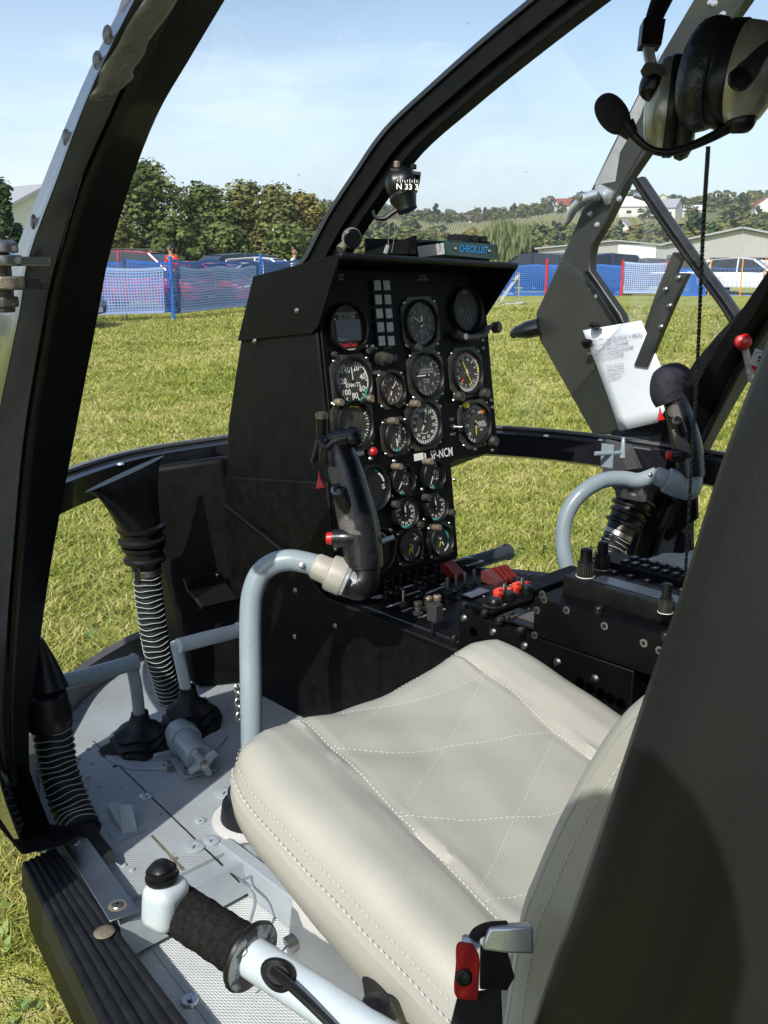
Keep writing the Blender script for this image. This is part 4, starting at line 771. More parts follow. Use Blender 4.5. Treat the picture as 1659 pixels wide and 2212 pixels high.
def loopsec(P, sec, m, b):
    rl = []
    for ox, oz in sec:
        r = []
        for i, p in enumerate(P):
            t = (P[min(i + 1, len(P) - 1)] - P[max(i - 1, 0)]).normalized(); nn = Vector((t.y, -t.x, 0)); r.append(p + nn * ox + Vector((0, 0, oz)))
        rl.append(r)
    b.rails(rl, m, 0, True)
loopsec(P, [(-.005, .012), (.028, .004), (.030, -.05), (.012, -.058), (-.008, -.05)], BGL, b); loopsec(P, [(-.014, .018), (.004, .019), (.004, .013), (-.014, .012)], JMB, b); bb = b.build('windscreen_beam', HELI, ang=40)
b = MB()
for x, y in [(1180, 942), (1298, 951), (260, 1003), (1450, 985)]:
    c = A(x, y, z=1.088); b.lathe([(0, .004), (.006, .003), (.008, 0)], CHR, c, (0, 0, 1), 10)
split_build(b, 'rivet', bb)
# roof shell, floor, sills
b = MB(); rr_ = []
for s in [-1, -.95, -.8, -.4, 0, .4, .8, .95, 1]:
    c = 1 - abs(s) ** 3; rr_.append([Vector((CL + s * .74, -.9, 1.80 + .13 * c)), Vector((CL + s * .74, -.2, 1.80 + .14 * c)), Vector((CL + s * .74, .3, 1.79 + .14 * c)), Vector((CL + s * .735, .60 + .10 * c, 1.785 + .125 * c))])
b.rails(rr_ + [[p + Vector((0, 0, .03)) for p in r] for r in rr_[::-1]], BLK, 3, True); b.build('cabin_roof', HELI)
ZF = .68; arc = [(.465, 1.02), (.475, 1.22), (.54, 1.40), (.63, 1.52), (.73, 1.625), (.85, 1.69), (.95, 1.72), (1.19, 1.75)]
arcP = smooth_path([(x, y, ZF) for x, y in arc], 5); arcP = arcP + [mir(p) for p in arcP[::-1][1:]]
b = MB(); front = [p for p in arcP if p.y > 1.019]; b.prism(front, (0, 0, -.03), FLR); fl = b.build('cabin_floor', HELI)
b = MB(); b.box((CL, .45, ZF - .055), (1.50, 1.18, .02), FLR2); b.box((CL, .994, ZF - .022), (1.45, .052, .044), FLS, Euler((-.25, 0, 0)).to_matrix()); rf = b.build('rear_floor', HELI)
b = MB(); loopsec([p for p in arcP if p.y > 1.23], [(.012, -.01), (.008, .055), (-.004, .062), (-.006, -.01)], JMB, b); b.build('floor_rim', HELI)
b = MB()   # seams, rivets, hatch plates on the forward floor
def fpl(pts, z, m, th=.0012): b.prism([A(x, y, z=z) for x, y in pts], (0, 0, -th), m)
fpl([(200, 1600), (203, 1600), (520, 1905), (516, 1906)], ZF + .0008, RUB, .0006)
fpl([(325, 1806), (330, 1803), (400, 1878), (393, 1880)], ZF + .0008, BRS, .0006)
rv = [(198, 1650), (190, 1680), (187, 1707), (185, 1727), (196, 1745), (208, 1760), (268, 1870), (285, 1880), (245, 1838), (190, 1620), (180, 1800), (222, 1812), (212, 1700), (1, 1)][:-1]
for x, y in rv: b.lathe([(0, .0035), (.0035, .0025), (.0045, 0)], FLS, A(x, y, z=ZF), (0, 0, 1), 10)
for x, y, r_, m_ in [(316, 1720, .011, CHR), (484, 1713, .017, FLS), (419, 1829, .016, FLS), (456, 1816, .013, FLS), (432, 1773, .009, FLS), (610, 1905, .01, CHR), (556, 1505, .010, CHR), (607, 1512, .009, CHR), (408, 1480, .008, BRS), (495, 2047, .009, STL)]:
    b.lathe([(0, .002), (r_ * .35, .0035), (r_ * .6, .003), (r_, .0015), (r_ * 1.02, 0)], m_, A(x, y, z=ZF + .0005), (0, 0, 1), 18); b.box(A(x, y, z=ZF + .0045), (r_ * .5, .0012, .0006), RUB, Euler((0, 0, .6)).to_matrix())
b.box(A(248, 1655, z=ZF + .001), (.006, .006, .001), RUB); split_build(b, 'fastener', fl)
b = MB(); z2 = ZF - .044   # fasteners and edge strips on the rear floor
b.prism([A(x, y, z=z2) for x, y in [(405, 1945), (510, 1872), (522, 1890), (420, 1965)]], (0, 0, -.002), FLS)
for x, y in [(495, 1888), (418, 1916), (303, 2014), (410, 2163), (325, 1978), (245, 2030)]: b.lathe([(0, .002), (.004, .004), (.010, .0035), (.0115, 0)], CHR, A(x, y, z=z2), (0, 0, 1), 16); b.box(A(x, y, z=z2 + .0042), (.007, .0014, .0008), RUB, Euler((0, 0, .5)).to_matrix()); b.box(A(x, y, z=z2 + .0042), (.0014, .007, .0008), RUB, Euler((0, 0, .5)).to_matrix())
b.prism([A(x, y, z=z2 + .001) for x, y in [(262, 1962), (275, 1957), (560, 2330), (540, 2330)]], (0, 0, -.003), FLS); split_build(b, 'fastener', rf)
for side in (0, 1):
    mm = (lambda p: p) if side == 0 else mir
    o0 = A(47, 1859, z=.70); o1 = A(220, 2212, z=.70); i0 = A(120, 1824, z=.70); i1 = A(415, 2212, z=.70); o1 = o0 + (o1 - o0) * 3.0; i1 = i0 + (i1 - i0) * 2.6
    b = MB(); b.prism([mm(p - Vector((0, 0, .012))) for p in (o0, i0, i1, o1)], (0, 0, -.10), BLK); b.build('sill_beam', HELI, bevel=.004)
    b = MB(); nr = 44; L0, L1 = [], []; prof = []
    for i in range(nr + 1):
        f = i / nr; ph = (f * 6.0) % 1; prof.append((f, .004 * max(0, math.sin(math.pi * ph)) ** .5 - .001))
    R0 = [mm(o0.lerp(i0, f) + Vector((0, 0, h - .006))) for f, h in prof]; R1 = [mm(o1.lerp(i1, f) + Vector((0, 0, h - .006))) for f, h in prof]
    b.rails([R0, R1], RUB); b.rails([[mm(o0 + Vector((-.004, 0, -.04))), mm(o0 + Vector((0, 0, -.006)))], [mm(o1 + Vector((-.004, 0, -.04))), mm(o1 + Vector((0, 0, -.006)))]], RUB); b.rails([R0, [p - Vector((0, 0, .012)) for p in R0]], RUB)
    st_ = b.build('sill_tread', HELI, ang=20)
    if side == 0:
        b = MB(); b.prism([A(x, y, z=.703) for x, y in [(130, 1816), (180, 1797), (303, 1967), (237, 1990)]], (0, 0, -.0025), STL); pl_ = b.build('sill_plate', HELI, bevel=.001)
        b = MB()
        for x, y in [(165, 1820), (254, 1956)]: b.lathe([(0, .003), (.0035, .003), (.007, .002), (.0085, 0)], STL, A(x, y, z=.703), (0, 0, 1), 18); b.lathe([(.0095, .0006), (.012, 0)], BRS, A(x, y, z=.703), (0, 0, 1), 18); b.lathe([(0, .0034), (.002, .0034)], RUB, A(x, y, z=.703), (0, 0, 1), 6)
        b.lathe([(0, .003), (.0035, .003), (.009, .002), (.013, 0)], BRS, A(225, 2013, z=.700), (0, 0, 1), 18); split_build(b, 'screw', pl_)
b = MB(); b.rails([[Vector((.50, .98, .62)), Vector((.50, 1.27, .62)), Vector((.53, 1.42, .62)), Vector((.72, 1.65, .60)), Vector((CL, 1.78, .58)), mir((.72, 1.65, .60)), mir((.53, 1.42, .62)), mir((.50, 1.27, .62)), mir((.50, .98, .62))], [Vector((.50, .98, .50)), Vector((.55, 1.2, .46)), Vector((.62, 1.3, .44)), Vector((.8, 1.45, .42)), Vector((CL, 1.5, .40)), mir((.8, 1.45, .42)), mir((.62, 1.3, .44)), mir((.55, 1.2, .46)), mir((.50, .98, .50))]], BGL, 4)
b.box((CL, -.05, .55), (1.42, 2.1, .12), BGL); b.build('belly', HELI, bevel=.03)
b = MB()
for sg in (-1, 1):
    x = CL + sg * .85; b.tube([(x, 1.55, .16), (x, 1.35, .05), (x, 1.1, .04), (x, -1.2, .04)], .035, BLK, n=12)
    for y in (.95, -.9): b.tube([(CL, y, .50), (CL + sg * .5, y, .46), (x, y, .06)], .028, BLK, n=10)
b.build('landing_skid', HELI)
# rear door pillar right beside the camera, and cabin back
pe = [(1860, 300), (1745, 560), (1659, 772), (1560, 1035), (1469, 1321), (1385, 1559), (1270, 1900), (1160, 2212), (1070, 2480), (985, 2760)]
pr = [A(x, y, x=.405) for x, y in pe]; b = MB()
rl = []
for ox, oy in [(.075, -.02), (.05, .012), (.025, .014), (.008, .004), (0, -.012), (0, -.06), (.004, -.07), (.004, -.078), (0, -.088), (-.003, -.30), (-.003, -.8)]: rl.append([p + Vector((ox, oy, 0)) for p in pr])
b.rails(rl, PIL, 4); b.rails([rl[0], [p + Vector((.075, -.5, 0)) for p in pr]], PIL, 4); b.build('rear_door_post', HELI, ang=50)
rl2 = [[mir(p) for p in r] for r in rl]; b = MB(); b.rails(rl2, PIL, 4); b.rails([rl2[0], [mir(p + Vector((.075, -.5, 0))) for p in pr]], PIL, 4); b.build('rear_door_post', HELI, ang=50)
b = MB(); b.box((CL, -.35, 1.2), (1.36, .04, 1.16), BLK); b.build('cabin_bulkhead', HELI)
# unseen near side door, added and made mostly solid to shade the forward floor
ld = thing('cabin_door', (.34, 1.04, .68), 'unseen near side cabin door beyond the left edge, added to shade the forward floor', 'door')
b = MB(); dpoly = [(.325, .66), (-.12, .66), (-.50, .85), (-.56, 1.10), (-.50, 1.42), (-.30, 1.70), (.02, 1.80), (.10, 1.80), (.12, 1.72), (-.02, 1.72), (-.24, 1.62), (-.34, 1.52), (-.30, 1.49), (.30, 1.49), (.31, 1.60), (.345, 1.60), (.345, .95)]
b.prism([(x, 1.04 - .04 * (.36 - x), z) for x, z in dpoly], (0, .03, 0), DPL); b.build('door_shell', ld, bevel=.003)
b = MB(); b.add([(x, 1.055 - .04 * (.36 - x), z) for x, z in [(.12, 1.74), (-.02, 1.72), (-.24, 1.62), (-.34, 1.52), (-.30, 1.49), (.30, 1.49), (.31, 1.60)]], [list(range(7))], GLS2); b.build('window_pane', ld)
b = MB(); b.tube([(.31, 1.05, 1.60), (.25, 1.05, 1.69), (.11, 1.045, 1.76)], .014, DPL, n=8); b.build('window_frame', ld)
# ---- nose pedestal between the pedals
b = MB()
def quadbox(lo, hi, m): b.add(lo + hi, [[0, 1, 2, 3], [7, 6, 5, 4]] + [[i, i + 4, (i + 1) % 4 + 4, (i + 1) % 4] for i in range(4)], m)
quadbox([(1.02, 1.45, ZF), (.925, 1.505, ZF), (.93, 1.70, ZF), (1.42, 1.70, ZF)], [(1.02, 1.52, 1.135), (.875, 1.60, 1.12), (.90, 1.74, 1.08), (1.42, 1.74, 1.08)], BLK); b.build('nose_pedestal', HELI, bevel=.012, seg=3)
b = MB()   # slotted air vent on the pedestal
vq = [A(395, 1250, y=1.49), A(475, 1234, y=1.49), A(485, 1262, y=1.49), A(405, 1280, y=1.49)]; e1 = (vq[1] - vq[0]); e2 = (vq[3] - vq[0])
b.prism(vq, (0, -.006, .001), PLA); c0 = vq[3] + Vector((0, -.004, 0)); b.prism([c0, c0 + e1, c0 + e1 + e2 * .9 + Vector((0, -.03, 0)), c0 + e2 * .9 + Vector((0, -.03, 0))], (0, -.003, .006), PLA); b.prism([c0 + e2 * .9 + Vector((0, -.028, 0)), c0 + e1 + e2 * .9 + Vector((0, -.028, 0)), c0 + e1 + e2 * 1.2 + Vector((0, -.01, 0)), c0 + e2 * 1.2 + Vector((0, -.01, 0))], (0, -.003, .003), PLA)
for q in (vq[0] + e1 * .08 + e2 * .2, vq[0] + e1 * .88 + e2 * .2): b.lathe([(0, .004), (.004, .003), (.006, 0)], PLA, q + Vector((0, -.006, 0)), (0, -1, .1), 12)
b.build('vent', HELI, bevel=.0012)
# ---- demister funnels and hoses
def hose(path, r, b, pitch=.0105, m=RUB):
    P = smooth_path(path, 24); ds = [0]
    for i in range(1, len(P)): ds.append(ds[-1] + (P[i] - P[i - 1]).length)
    n = int(ds[-1] / pitch); pts = []; rs = []; rings = []
    def at_(s):
        j = 0
        while j < len(ds) - 2 and ds[j + 1] < s: j += 1
        f = (s - ds[j]) / max(1e-9, ds[j + 1] - ds[j]); return P[j].lerp(P[j + 1], f)
    for k in range(n * 4 + 1): pts.append(at_(ds[-1] * k / (n * 4))); rs.append(r * (1.0 if k % 4 == 0 else (.90 if k % 4 == 2 else .955)))
    b.tube(pts, rs, m, n=22, sm=0)
    for k in range(n):
        c = at_(ds[-1] * (k + .0) / n); c2 = at_(ds[-1] * (k + .12) / n + .0004); rings.append((c, (c2 - c).normalized()))
    return rings
def wires(rings, r, b, m):
    for i, (c, t) in enumerate(rings):
        F = frame(t); pts = [c + F @ Vector((math.cos(a) * r * (1 + .012 * math.sin(a * 3 + i)), math.sin(a) * r, .0012 * math.sin(a * 4 + i))) for a in [k * math.pi / 10 for k in range(21)]]; b.tube(pts, .0007, m, n=4, sm=0)
WIRE = mat('hose_wire', (0.42, 0.46, 0.44), .45)
def collar(b, c, ax, r): b.lathe([(r * .98, -.012), (r * 1.16, -.010), (r * 1.18, -.004), (r * 1.04, .0), (r * 1.04, .012), (r * 1.2, .014), (r * 1.2, .02), (r * .95, .022)], PLA, c, ax, 28)
def demister(top_l, top_r, thick, neck, path, r, nr=1.12):
    b = MB(); tl, tr = Vector(top_l), Vector(top_r); ax = (tr - tl); th = Vector(thick); n = 28; rows = []; nk = Vector(neck); F = Vector((0, 0, 1)); hx = Vector(path[0])
    for f in [0, .04, .15, .3, .45, .6, .8, 1.0]:
        e = f ** .62; c = (tl + tr) / 2 * (1 - f) + nk * f; wx = ax / 2 * (1 - e) + ax.normalized().lerp(Vector((1, 0, 0)), e) * r * nr * e; wy = th * (1 - e) + Vector((0, r * nr, 0)) * e
        if f == 0: wx *= 1.03; wy *= 1.1
        rows.append([c + wx * math.cos(2 * math.pi * k / n) + wy * math.sin(2 * math.pi * k / n) for k in range(n + 1)])
    b.rails(rows, PLA); b.add(rows[0][:-1], [list(range(n))], PLA)
    fn = b.build('funnel', HELI, ang=60); b = MB(); t0 = (Vector(path[1]) - Vector(path[0])).normalized(); collar(b, nk.lerp(Vector(path[0]), .10), t0 * -1, r * nr); collar(b, nk.lerp(Vector(path[0]), .60), t0 * -1, r * nr * .9); b.tube([nk, Vector(path[0])], [r * nr * .98, r * 1.0], PLA, n=24, sm=0)
    b.lathe([(r * 1.01, -.006), (r * 1.05, -.005), (r * 1.05, .005), (r * 1.01, .006)], STL, Vector(path[0]), t0, 24); b.box(Vector(path[0]) + Vector((-r * 1.05, -.01, 0)), (.012, .012, .014), STL); b.build('duct_collar', fn)
    b = MB(); rg_ = hose(path, r, b); h = b.build('hose', HELI, ang=70); b = MB(); wires(rg_, r * 1.012, b, WIRE); b.build('wire_coil', h)
Y0 = 1.47
demister(A(187, 1062, y=1.42), A(352, 985, y=Y0 + .03), (0, .010, .0), A(305, 1150, y=Y0), [A(317, 1232, y=Y0), A(324, 1300, y=Y0), A(340, 1400, y=Y0), A(372, 1512, y=Y0 + .02)], .0255, 1.4)
b = MB(); rg_ = hose([A(112, 1560, y=1.28), A(122, 1640, y=1.27), A(138, 1700, y=1.25), A(160, 1760, y=1.22), A(178, 1800, y=1.19)], .029, b); h = b.build('hose', HELI, ang=70); b = MB(); wires(rg_, .0294, b, WIRE); b.build('wire_coil', h)
b = MB(); b.tube([A(84, 1380, y=1.3), A(94, 1430, y=1.3), A(106, 1490, y=1.29)], [.006, .018, .029], PLA, n=26); b.build('funnel', HELI)
b = MB(); b.lathe([(.029, 0), (.033, .004), (.034, .03), (.031, .035), (.031, .05), (.028, .056)], PLA, A(110, 1570, y=1.28), (-.05, 0, 1), 28); b.build('duct_collar', HELI)
rt = [A(1335, 1020, d=2.14), A(1430, 1030, d=2.06)]
demister(rt[0], rt[1], (0, .045, -.02), A(1370, 1085, d=2.14), [A(1336, 1155, d=2.12), A(1310, 1210, d=2.12), A(1280, 1280, d=2.14), A(1265, 1400, d=2.2)], .032, 1.25)
FMAT = mat('woven_duct_tape', (0.09, 0.09, 0.09), .32, bump=[(420, .0012, 'wave')])
b = MB(); q = [A(1307, 947, x=1.90), A(1365, 960, x=1.90), A(1400, 1040, x=1.88), A(1395, 1085, x=1.80), A(1345, 1075, x=1.78), A(1300, 1030, x=1.86)]; b.prism(q, (-.004, -.003, 0), FMAT); b.build('duct_tape', HELI, bevel=.001)
b = MB(); q = [A(1340, 958, x=1.93), A(1500, 985, x=1.93), A(1505, 1120, x=1.93), A(1440, 1170, x=1.93), A(1380, 1100, x=1.93), A(1345, 1030, x=1.93)]; b.prism(q, (.01, 0, 0), BLK); b.build('side_lining', HELI)
# ---- pedals and their boots
b = MB(); YP = 1.42
def ptube(b, pts, r, m, **k): b.tube(pts, r, m, **k)
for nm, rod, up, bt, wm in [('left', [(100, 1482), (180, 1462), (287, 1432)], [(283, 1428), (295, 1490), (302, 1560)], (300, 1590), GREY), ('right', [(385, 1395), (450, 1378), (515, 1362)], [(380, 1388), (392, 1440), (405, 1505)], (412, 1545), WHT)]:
    t_ = thing('rudder_pedal', A(bt[0], bt[1], z=ZF), {'left': 'grey tubular foot pedal nearest the door, on a rubber boot', 'right': 'pale tubular foot pedal beside the centre pedestal, on a rubber boot'}[nm], 'pedal', 'foot pedals in front of the left seat')
    yb = A(bt[0], bt[1] + 15, z=ZF).y + .01
    b = MB(); b.tube([A(x, y, y=yb - .03) for x, y in rod], .0135, wm, n=14, sm=3); b.lathe([(.0155, 0), (.0155, .006)], wm, A(rod[-1][0], rod[-1][1], y=yb - .03), (1, 0, .0), 16); b.build('foot_bar', t_)
    b = MB(); b.tube([A(x, y, y=yb - .02) for x, y in up], .0105, wm, n=12, sm=3); b.build('pedal_arm', t_)
    b = MB(); c = A(bt[0], bt[1] + 22, z=ZF); top = A(up[2][0], up[2][1] - 22, y=yb - .02); rows = []; n = 30; rg = random.Random(3 if nm == 'left' else 8)
    for f, r_ in [(0, .062), (.08, .060), (.18, .048), (.26, .052), (.36, .040), (.46, .043), (.58, .028), (.72, .019), (.9, .0155), (1, .0145)]:
        cc = c.lerp(top, f); rows.append([cc + Vector((math.cos(a) * r_ * (1 + .13 * math.sin(a * 3 + f * 9) * (1 - f)), math.sin(a) * r_ * (1 + .12 * math.cos(a * 4 + f * 7) * (1 - f)), .006 * math.sin(a * 5) * (1 - f))) for a in [2 * math.pi * k / n for k in range(n + 1)]])
    b.rails(rows, RUB, 3); b.build('rubber_boot', t_, ang=60)
b = MB(); q = [(222, 1625), (232, 1640), (282, 1660), (360, 1660), (470, 1616), (492, 1590), (440, 1500), (250, 1560)]; b.prism([A(x, y, z=ZF + .004) for x, y in q], (0, 0, -.004), FLS)
for x, y in [(230, 1618), (360, 1650), (402, 1665), (465, 1540)]: b.lathe([(0, .006), (.006, .005), (.0085, 0)], STL, A(x, y, z=ZF + .004), (0, 0, 1), 6)
tp = b.build('pedal_plate', HELI, bevel=.001)
t_ = thing('pedal_shaft', A(410, 1640, z=ZF), 'grey horizontal pedal adjuster cylinder with star handle on the floor in front of the seat', 'control fitting'); b = MB()
c0, c1 = A(385, 1580, z=ZF + .032), A(432, 1640, z=ZF + .032); b.cyl(c0, c1, .024, GREY, n=28); b.build('cylinder', t_, bevel=.001)
b = MB(); c2 = c0.lerp(c1, .18); b.cyl(c2, c2 + (c1 - c0).normalized() * .022, .0285, GREY, n=28); b.box(c2 + Vector((-.04, -.0, -.026)), (.03, .022, .006), GREY, frame(c1 - c0)); b.box(c0.lerp(c1, .65) - Vector((0, 0, .029)), (.075, .06, .006), GREY, Euler((0, 0, math.atan2((c1 - c0).y, (c1 - c0).x))).to_matrix()); b.build('bracket', t_, bevel=.002)
b = MB(); n = (c1 - c0).normalized(); h0 = c1 + n * .012; b.cyl(c1, h0 + n * .004, .012, GREY, n=16); F = frame(n)
for a in (.5, 2.1, 3.6, 5.1): d = F @ Vector((math.cos(a), math.sin(a), 0)); b.tube([h0, h0 + d * .026], [.008, .006], GREY, n=8, sm=0)
b.lathe([(0, .012), (.006, .011), (.008, 0)], STL, h0, n, 8); b.build('star_handle', t_)
b = MB()
for x, y in [(368, 1660), (405, 1672), (392, 1645)]: b.lathe([(0, .008), (.005, .007), (.007, 0)], STL, A(x, y, z=ZF + .004), (0, 0, 1), 6)
split_build(b, 'bolt', t_)
t_ = thing('floor_bracket', A(262, 1790, z=ZF), 'small upright folded sheet bracket on the shaded floor behind the sill plate', 'bracket'); b = MB(); c = A(262, 1800, z=ZF)
b.prism([A(230, 1735, z=ZF + .03), A(258, 1730, z=ZF + .03), A(265, 1795, z=ZF + .004), A(238, 1775, z=ZF + .004)], (.003, .001, 0), GREY); b.prism([A(257, 1740, z=ZF + .03), A(285, 1738, z=ZF + .03), A(297, 1795, z=ZF + .004), A(264, 1802, z=ZF + .004)], (.001, .003, 0), GREY); b.build('upright', t_)
b = MB(); b.prism([A(x, y, z=ZF + .003) for x, y in [(232, 1795), (290, 1780), (318, 1790), (250, 1820)]], (0, 0, -.003), GREY); b.build('base_plate', t_)
b = MB(); b.tube([A(170, 1775, z=.71), A(200, 1810, z=.70), A(228, 1840, z=.70), A(250, 1862, z=.695)], [.020, .012, .010, .003], BELT, n=10, flat=.3); tag(b.build('strap_end'), 'black strap end lying on the floor beside the sill plate', 'strap')
t_ = thing('chain', A(512, 1520, z=.75), 'short steel link chain hanging beside the cyclic stick tube', 'chain'); b = MB()
for k in range(5):
    c = A(511 + (k % 2) * 2 + k, 1488 + k * 15, d=1.42); F = frame((1, .2, 0) if k % 2 else (.1, 1, 0)); b.tube([c + F @ Vector((math.cos(a) * .0035, math.sin(a) * .0065, 0)) for a in [i * math.pi / 6 for i in range(13)]], .0014, STL, n=6, sm=0)
b.build('links', t_)
# ================================================================ INSTRUMENT PANEL
PT = R(8); PAN = ((1.077, 1.215, 1.30), (0, -math.cos(PT), math.sin(PT)))
PX, PY, PZ = Vector((1, 0, 0)), Vector((0, math.sin(PT), math.cos(PT))), Vector((0, -math.cos(PT), math.sin(PT)))
PR = Matrix((PX, PY, PZ)).transposed()
pp = lambda x, y: A(x, y, pl=PAN)
def PM(p, dz=0.0, rot=0.0): return M4(p + PZ * dz, PR @ Euler((0, 0, rot)).to_matrix())
panel = thing('instrument_panel', (1.2, 1.25, ZF), 'black helicopter instrument panel covered in round dials under a glareshield', 'instrument panel')
b = MB()   # fairing behind the face
ya = lambda z: 1.215 + (z - 1.30) * math.tan(PT)
L_ = 1.017; Rr = 1.447
side = [(ya(1.135) + .002, 1.135), (ya(1.49) + .002, 1.49), (1.39, 1.465), (1.445, 1.37), (1.50, 1.20), (1.52, 1.05), (1.5, .98)]
b.add([(L_, y, z) for y, z in side] + [(Rr - (y - 1.2) * .5, y, z) for y, z in side], [list(range(7)), [7 + i for i in range(7)][::-1]] + [[i, i + 7, (i + 1) % 7 + 7, (i + 1) % 7] for i in range(7)], BLK)
b.build('fairing', panel, bevel=.004)
b = MB(); ls = [(ya(.93) + .002, .93), (ya(1.14) + .002, 1.14), (1.5, 1.10), (1.5, .93)]
b.add([(1.004, y, z) for y, z in ls] + [(1.307, y, z) for y, z in ls], [[0, 1, 2, 3], [7, 6, 5, 4]] + [[i, i + 4, (i + 1) % 4 + 4, (i + 1) % 4] for i in range(4)], BLK); b.build('lower_fairing', panel, bevel=.003)
b = MB()   # sloping knee wall down to the floor
kw = [(1.50, 1.05), (1.28, .985), (1.19, .935), (.40, .925), (.40, ZF - .04), (1.46, ZF - .0)]
b.prism([(.998, y, z) for y, z in kw], (.02, 0, 0), BLK); b.tube([Vector((.996, y, z)) for y, z in kw[:4]], .0045, BLK, n=8, sm=0); kwo = b.build('knee_wall', panel, bevel=.002)
b = MB()
for x, y in [(640, 1198), (638, 1275), (636, 1375), (724, 1352), (1020, 1420)]: b.lathe([(0, .003), (.0035, .0025), (.005, 0)], STL, A(x, y, x=.997), (-1, 0, 0), 10)
for x, y in [(597, 1054), (641, 671), (550, 737), (670, 560 + 60)]: b.lathe([(0, .003), (.0035, .0025), (.005, 0)], STL, A(x, y, x=1.012), (-1, 0, 0), 10)
split_build(b, 'screw', kwo)
# face plate: two stacked plates
b = MB(M4((0, 0, 0))); t0 = .004
up = [pp(703, 700), pp(712, 880), pp(722, 1130)]
def plate(pts, th, m, b): b.prism([p + PZ * th for p in pts], PZ * -th * .9, m)
c_ = lambda x, z: Vector((x, ya(z), z))
plate([c_(1.022, 1.49), c_(1.442, 1.475), c_(1.446, 1.143), c_(1.44, 1.134), c_(1.315, 1.134), c_(1.306, 1.128), c_(1.304, .95), c_(1.006, .95), c_(1.006, 1.10), c_(1.02, 1.13)], .004, BLK2, b); b.build('face_plate', panel, bevel=.0015)
# glareshield
b = MB(); vz = lambda x: 1.512 - (x - 1.004) * .038
fl_, fr = Vector((1.004, 1.155, vz(1.004))), Vector((1.442, 1.155, vz(1.442))); bl, br = Vector((1.012, 1.395, 1.475)), Vector((1.40, 1.395, 1.465))
pl0 = Vector((1.012, ya(1.40), 1.40)); prr = Vector((1.446, ya(1.40) + .002, 1.40))
b.prism([fl_, fr, br, bl], (0, 0, -.004), BLK2)
b.prism([fl_, bl, Vector((1.012, 1.45, 1.36)), Vector((1.012, 1.235, 1.385)), pl0 + Vector((0, -.012, 0))], (.004, 0, 0), BLK2); b.prism([fr, prr, prr + Vector((0, .09, .06)), br], (-.004, 0, 0), BLK2)
b.tube([fl_ + Vector((0, 0, -.003)), fr + Vector((0, 0, -.003))], .0055, PLA, n=10, sm=0); b.tube([fl_ + Vector((0, 0, -.003)), pl0 + Vector((0, -.012, 0))], .003, BLK2, n=8, sm=0); b.tube([fr + Vector((0, 0, -.003)), prr], .004, BLK2, n=8, sm=0); b.build('glareshield', panel, bevel=.001)
b = MB()   # tray standing on the glareshield
k0 = A(898, 508, y=1.21); k1 = A(898, 549, y=1.21); f0 = A(790, 544, x=k0.x); f1 = f0 - Vector((0, 0, .01)); r0 = A(1062, 521, y=1.235)
b.prism([k0, k1, Vector((k0.x, f0.y, k1.z)), f0], (.003, 0, 0), BLK); rbk = Vector((k0.x + .21, 1.235, k0.z - .003)); b.prism([Vector((k0.x, 1.34, k0.z - .003)), Vector((k0.x + .2, 1.34, k0.z - .004)), Vector((k0.x + .2, 1.34, 1.485)), Vector((k0.x, 1.34, 1.485))], (0, .003, 0), BLK)
b.prism([Vector((k0.x + .2, 1.21, k0.z - .008)), Vector((k0.x + .2, 1.34, k0.z - .004)), Vector((k0.x + .2, 1.34, 1.485)), Vector((k0.x + .2, 1.21, 1.485))], (-.003, 0, 0), BLK)
for q in ((985, 509), (1015, 511), (1035, 513)): b.box(A(q[0], q[1] + 4, y=1.34), (.02, .03, .012), PLA)
b.build('tray', panel, bevel=.0008)
def screw(b, p, r=.004, m=STL, n=PZ): b.lathe([(0, r * .7), (r * .6, r * .65), (r, 0)], m, p, n, 12)
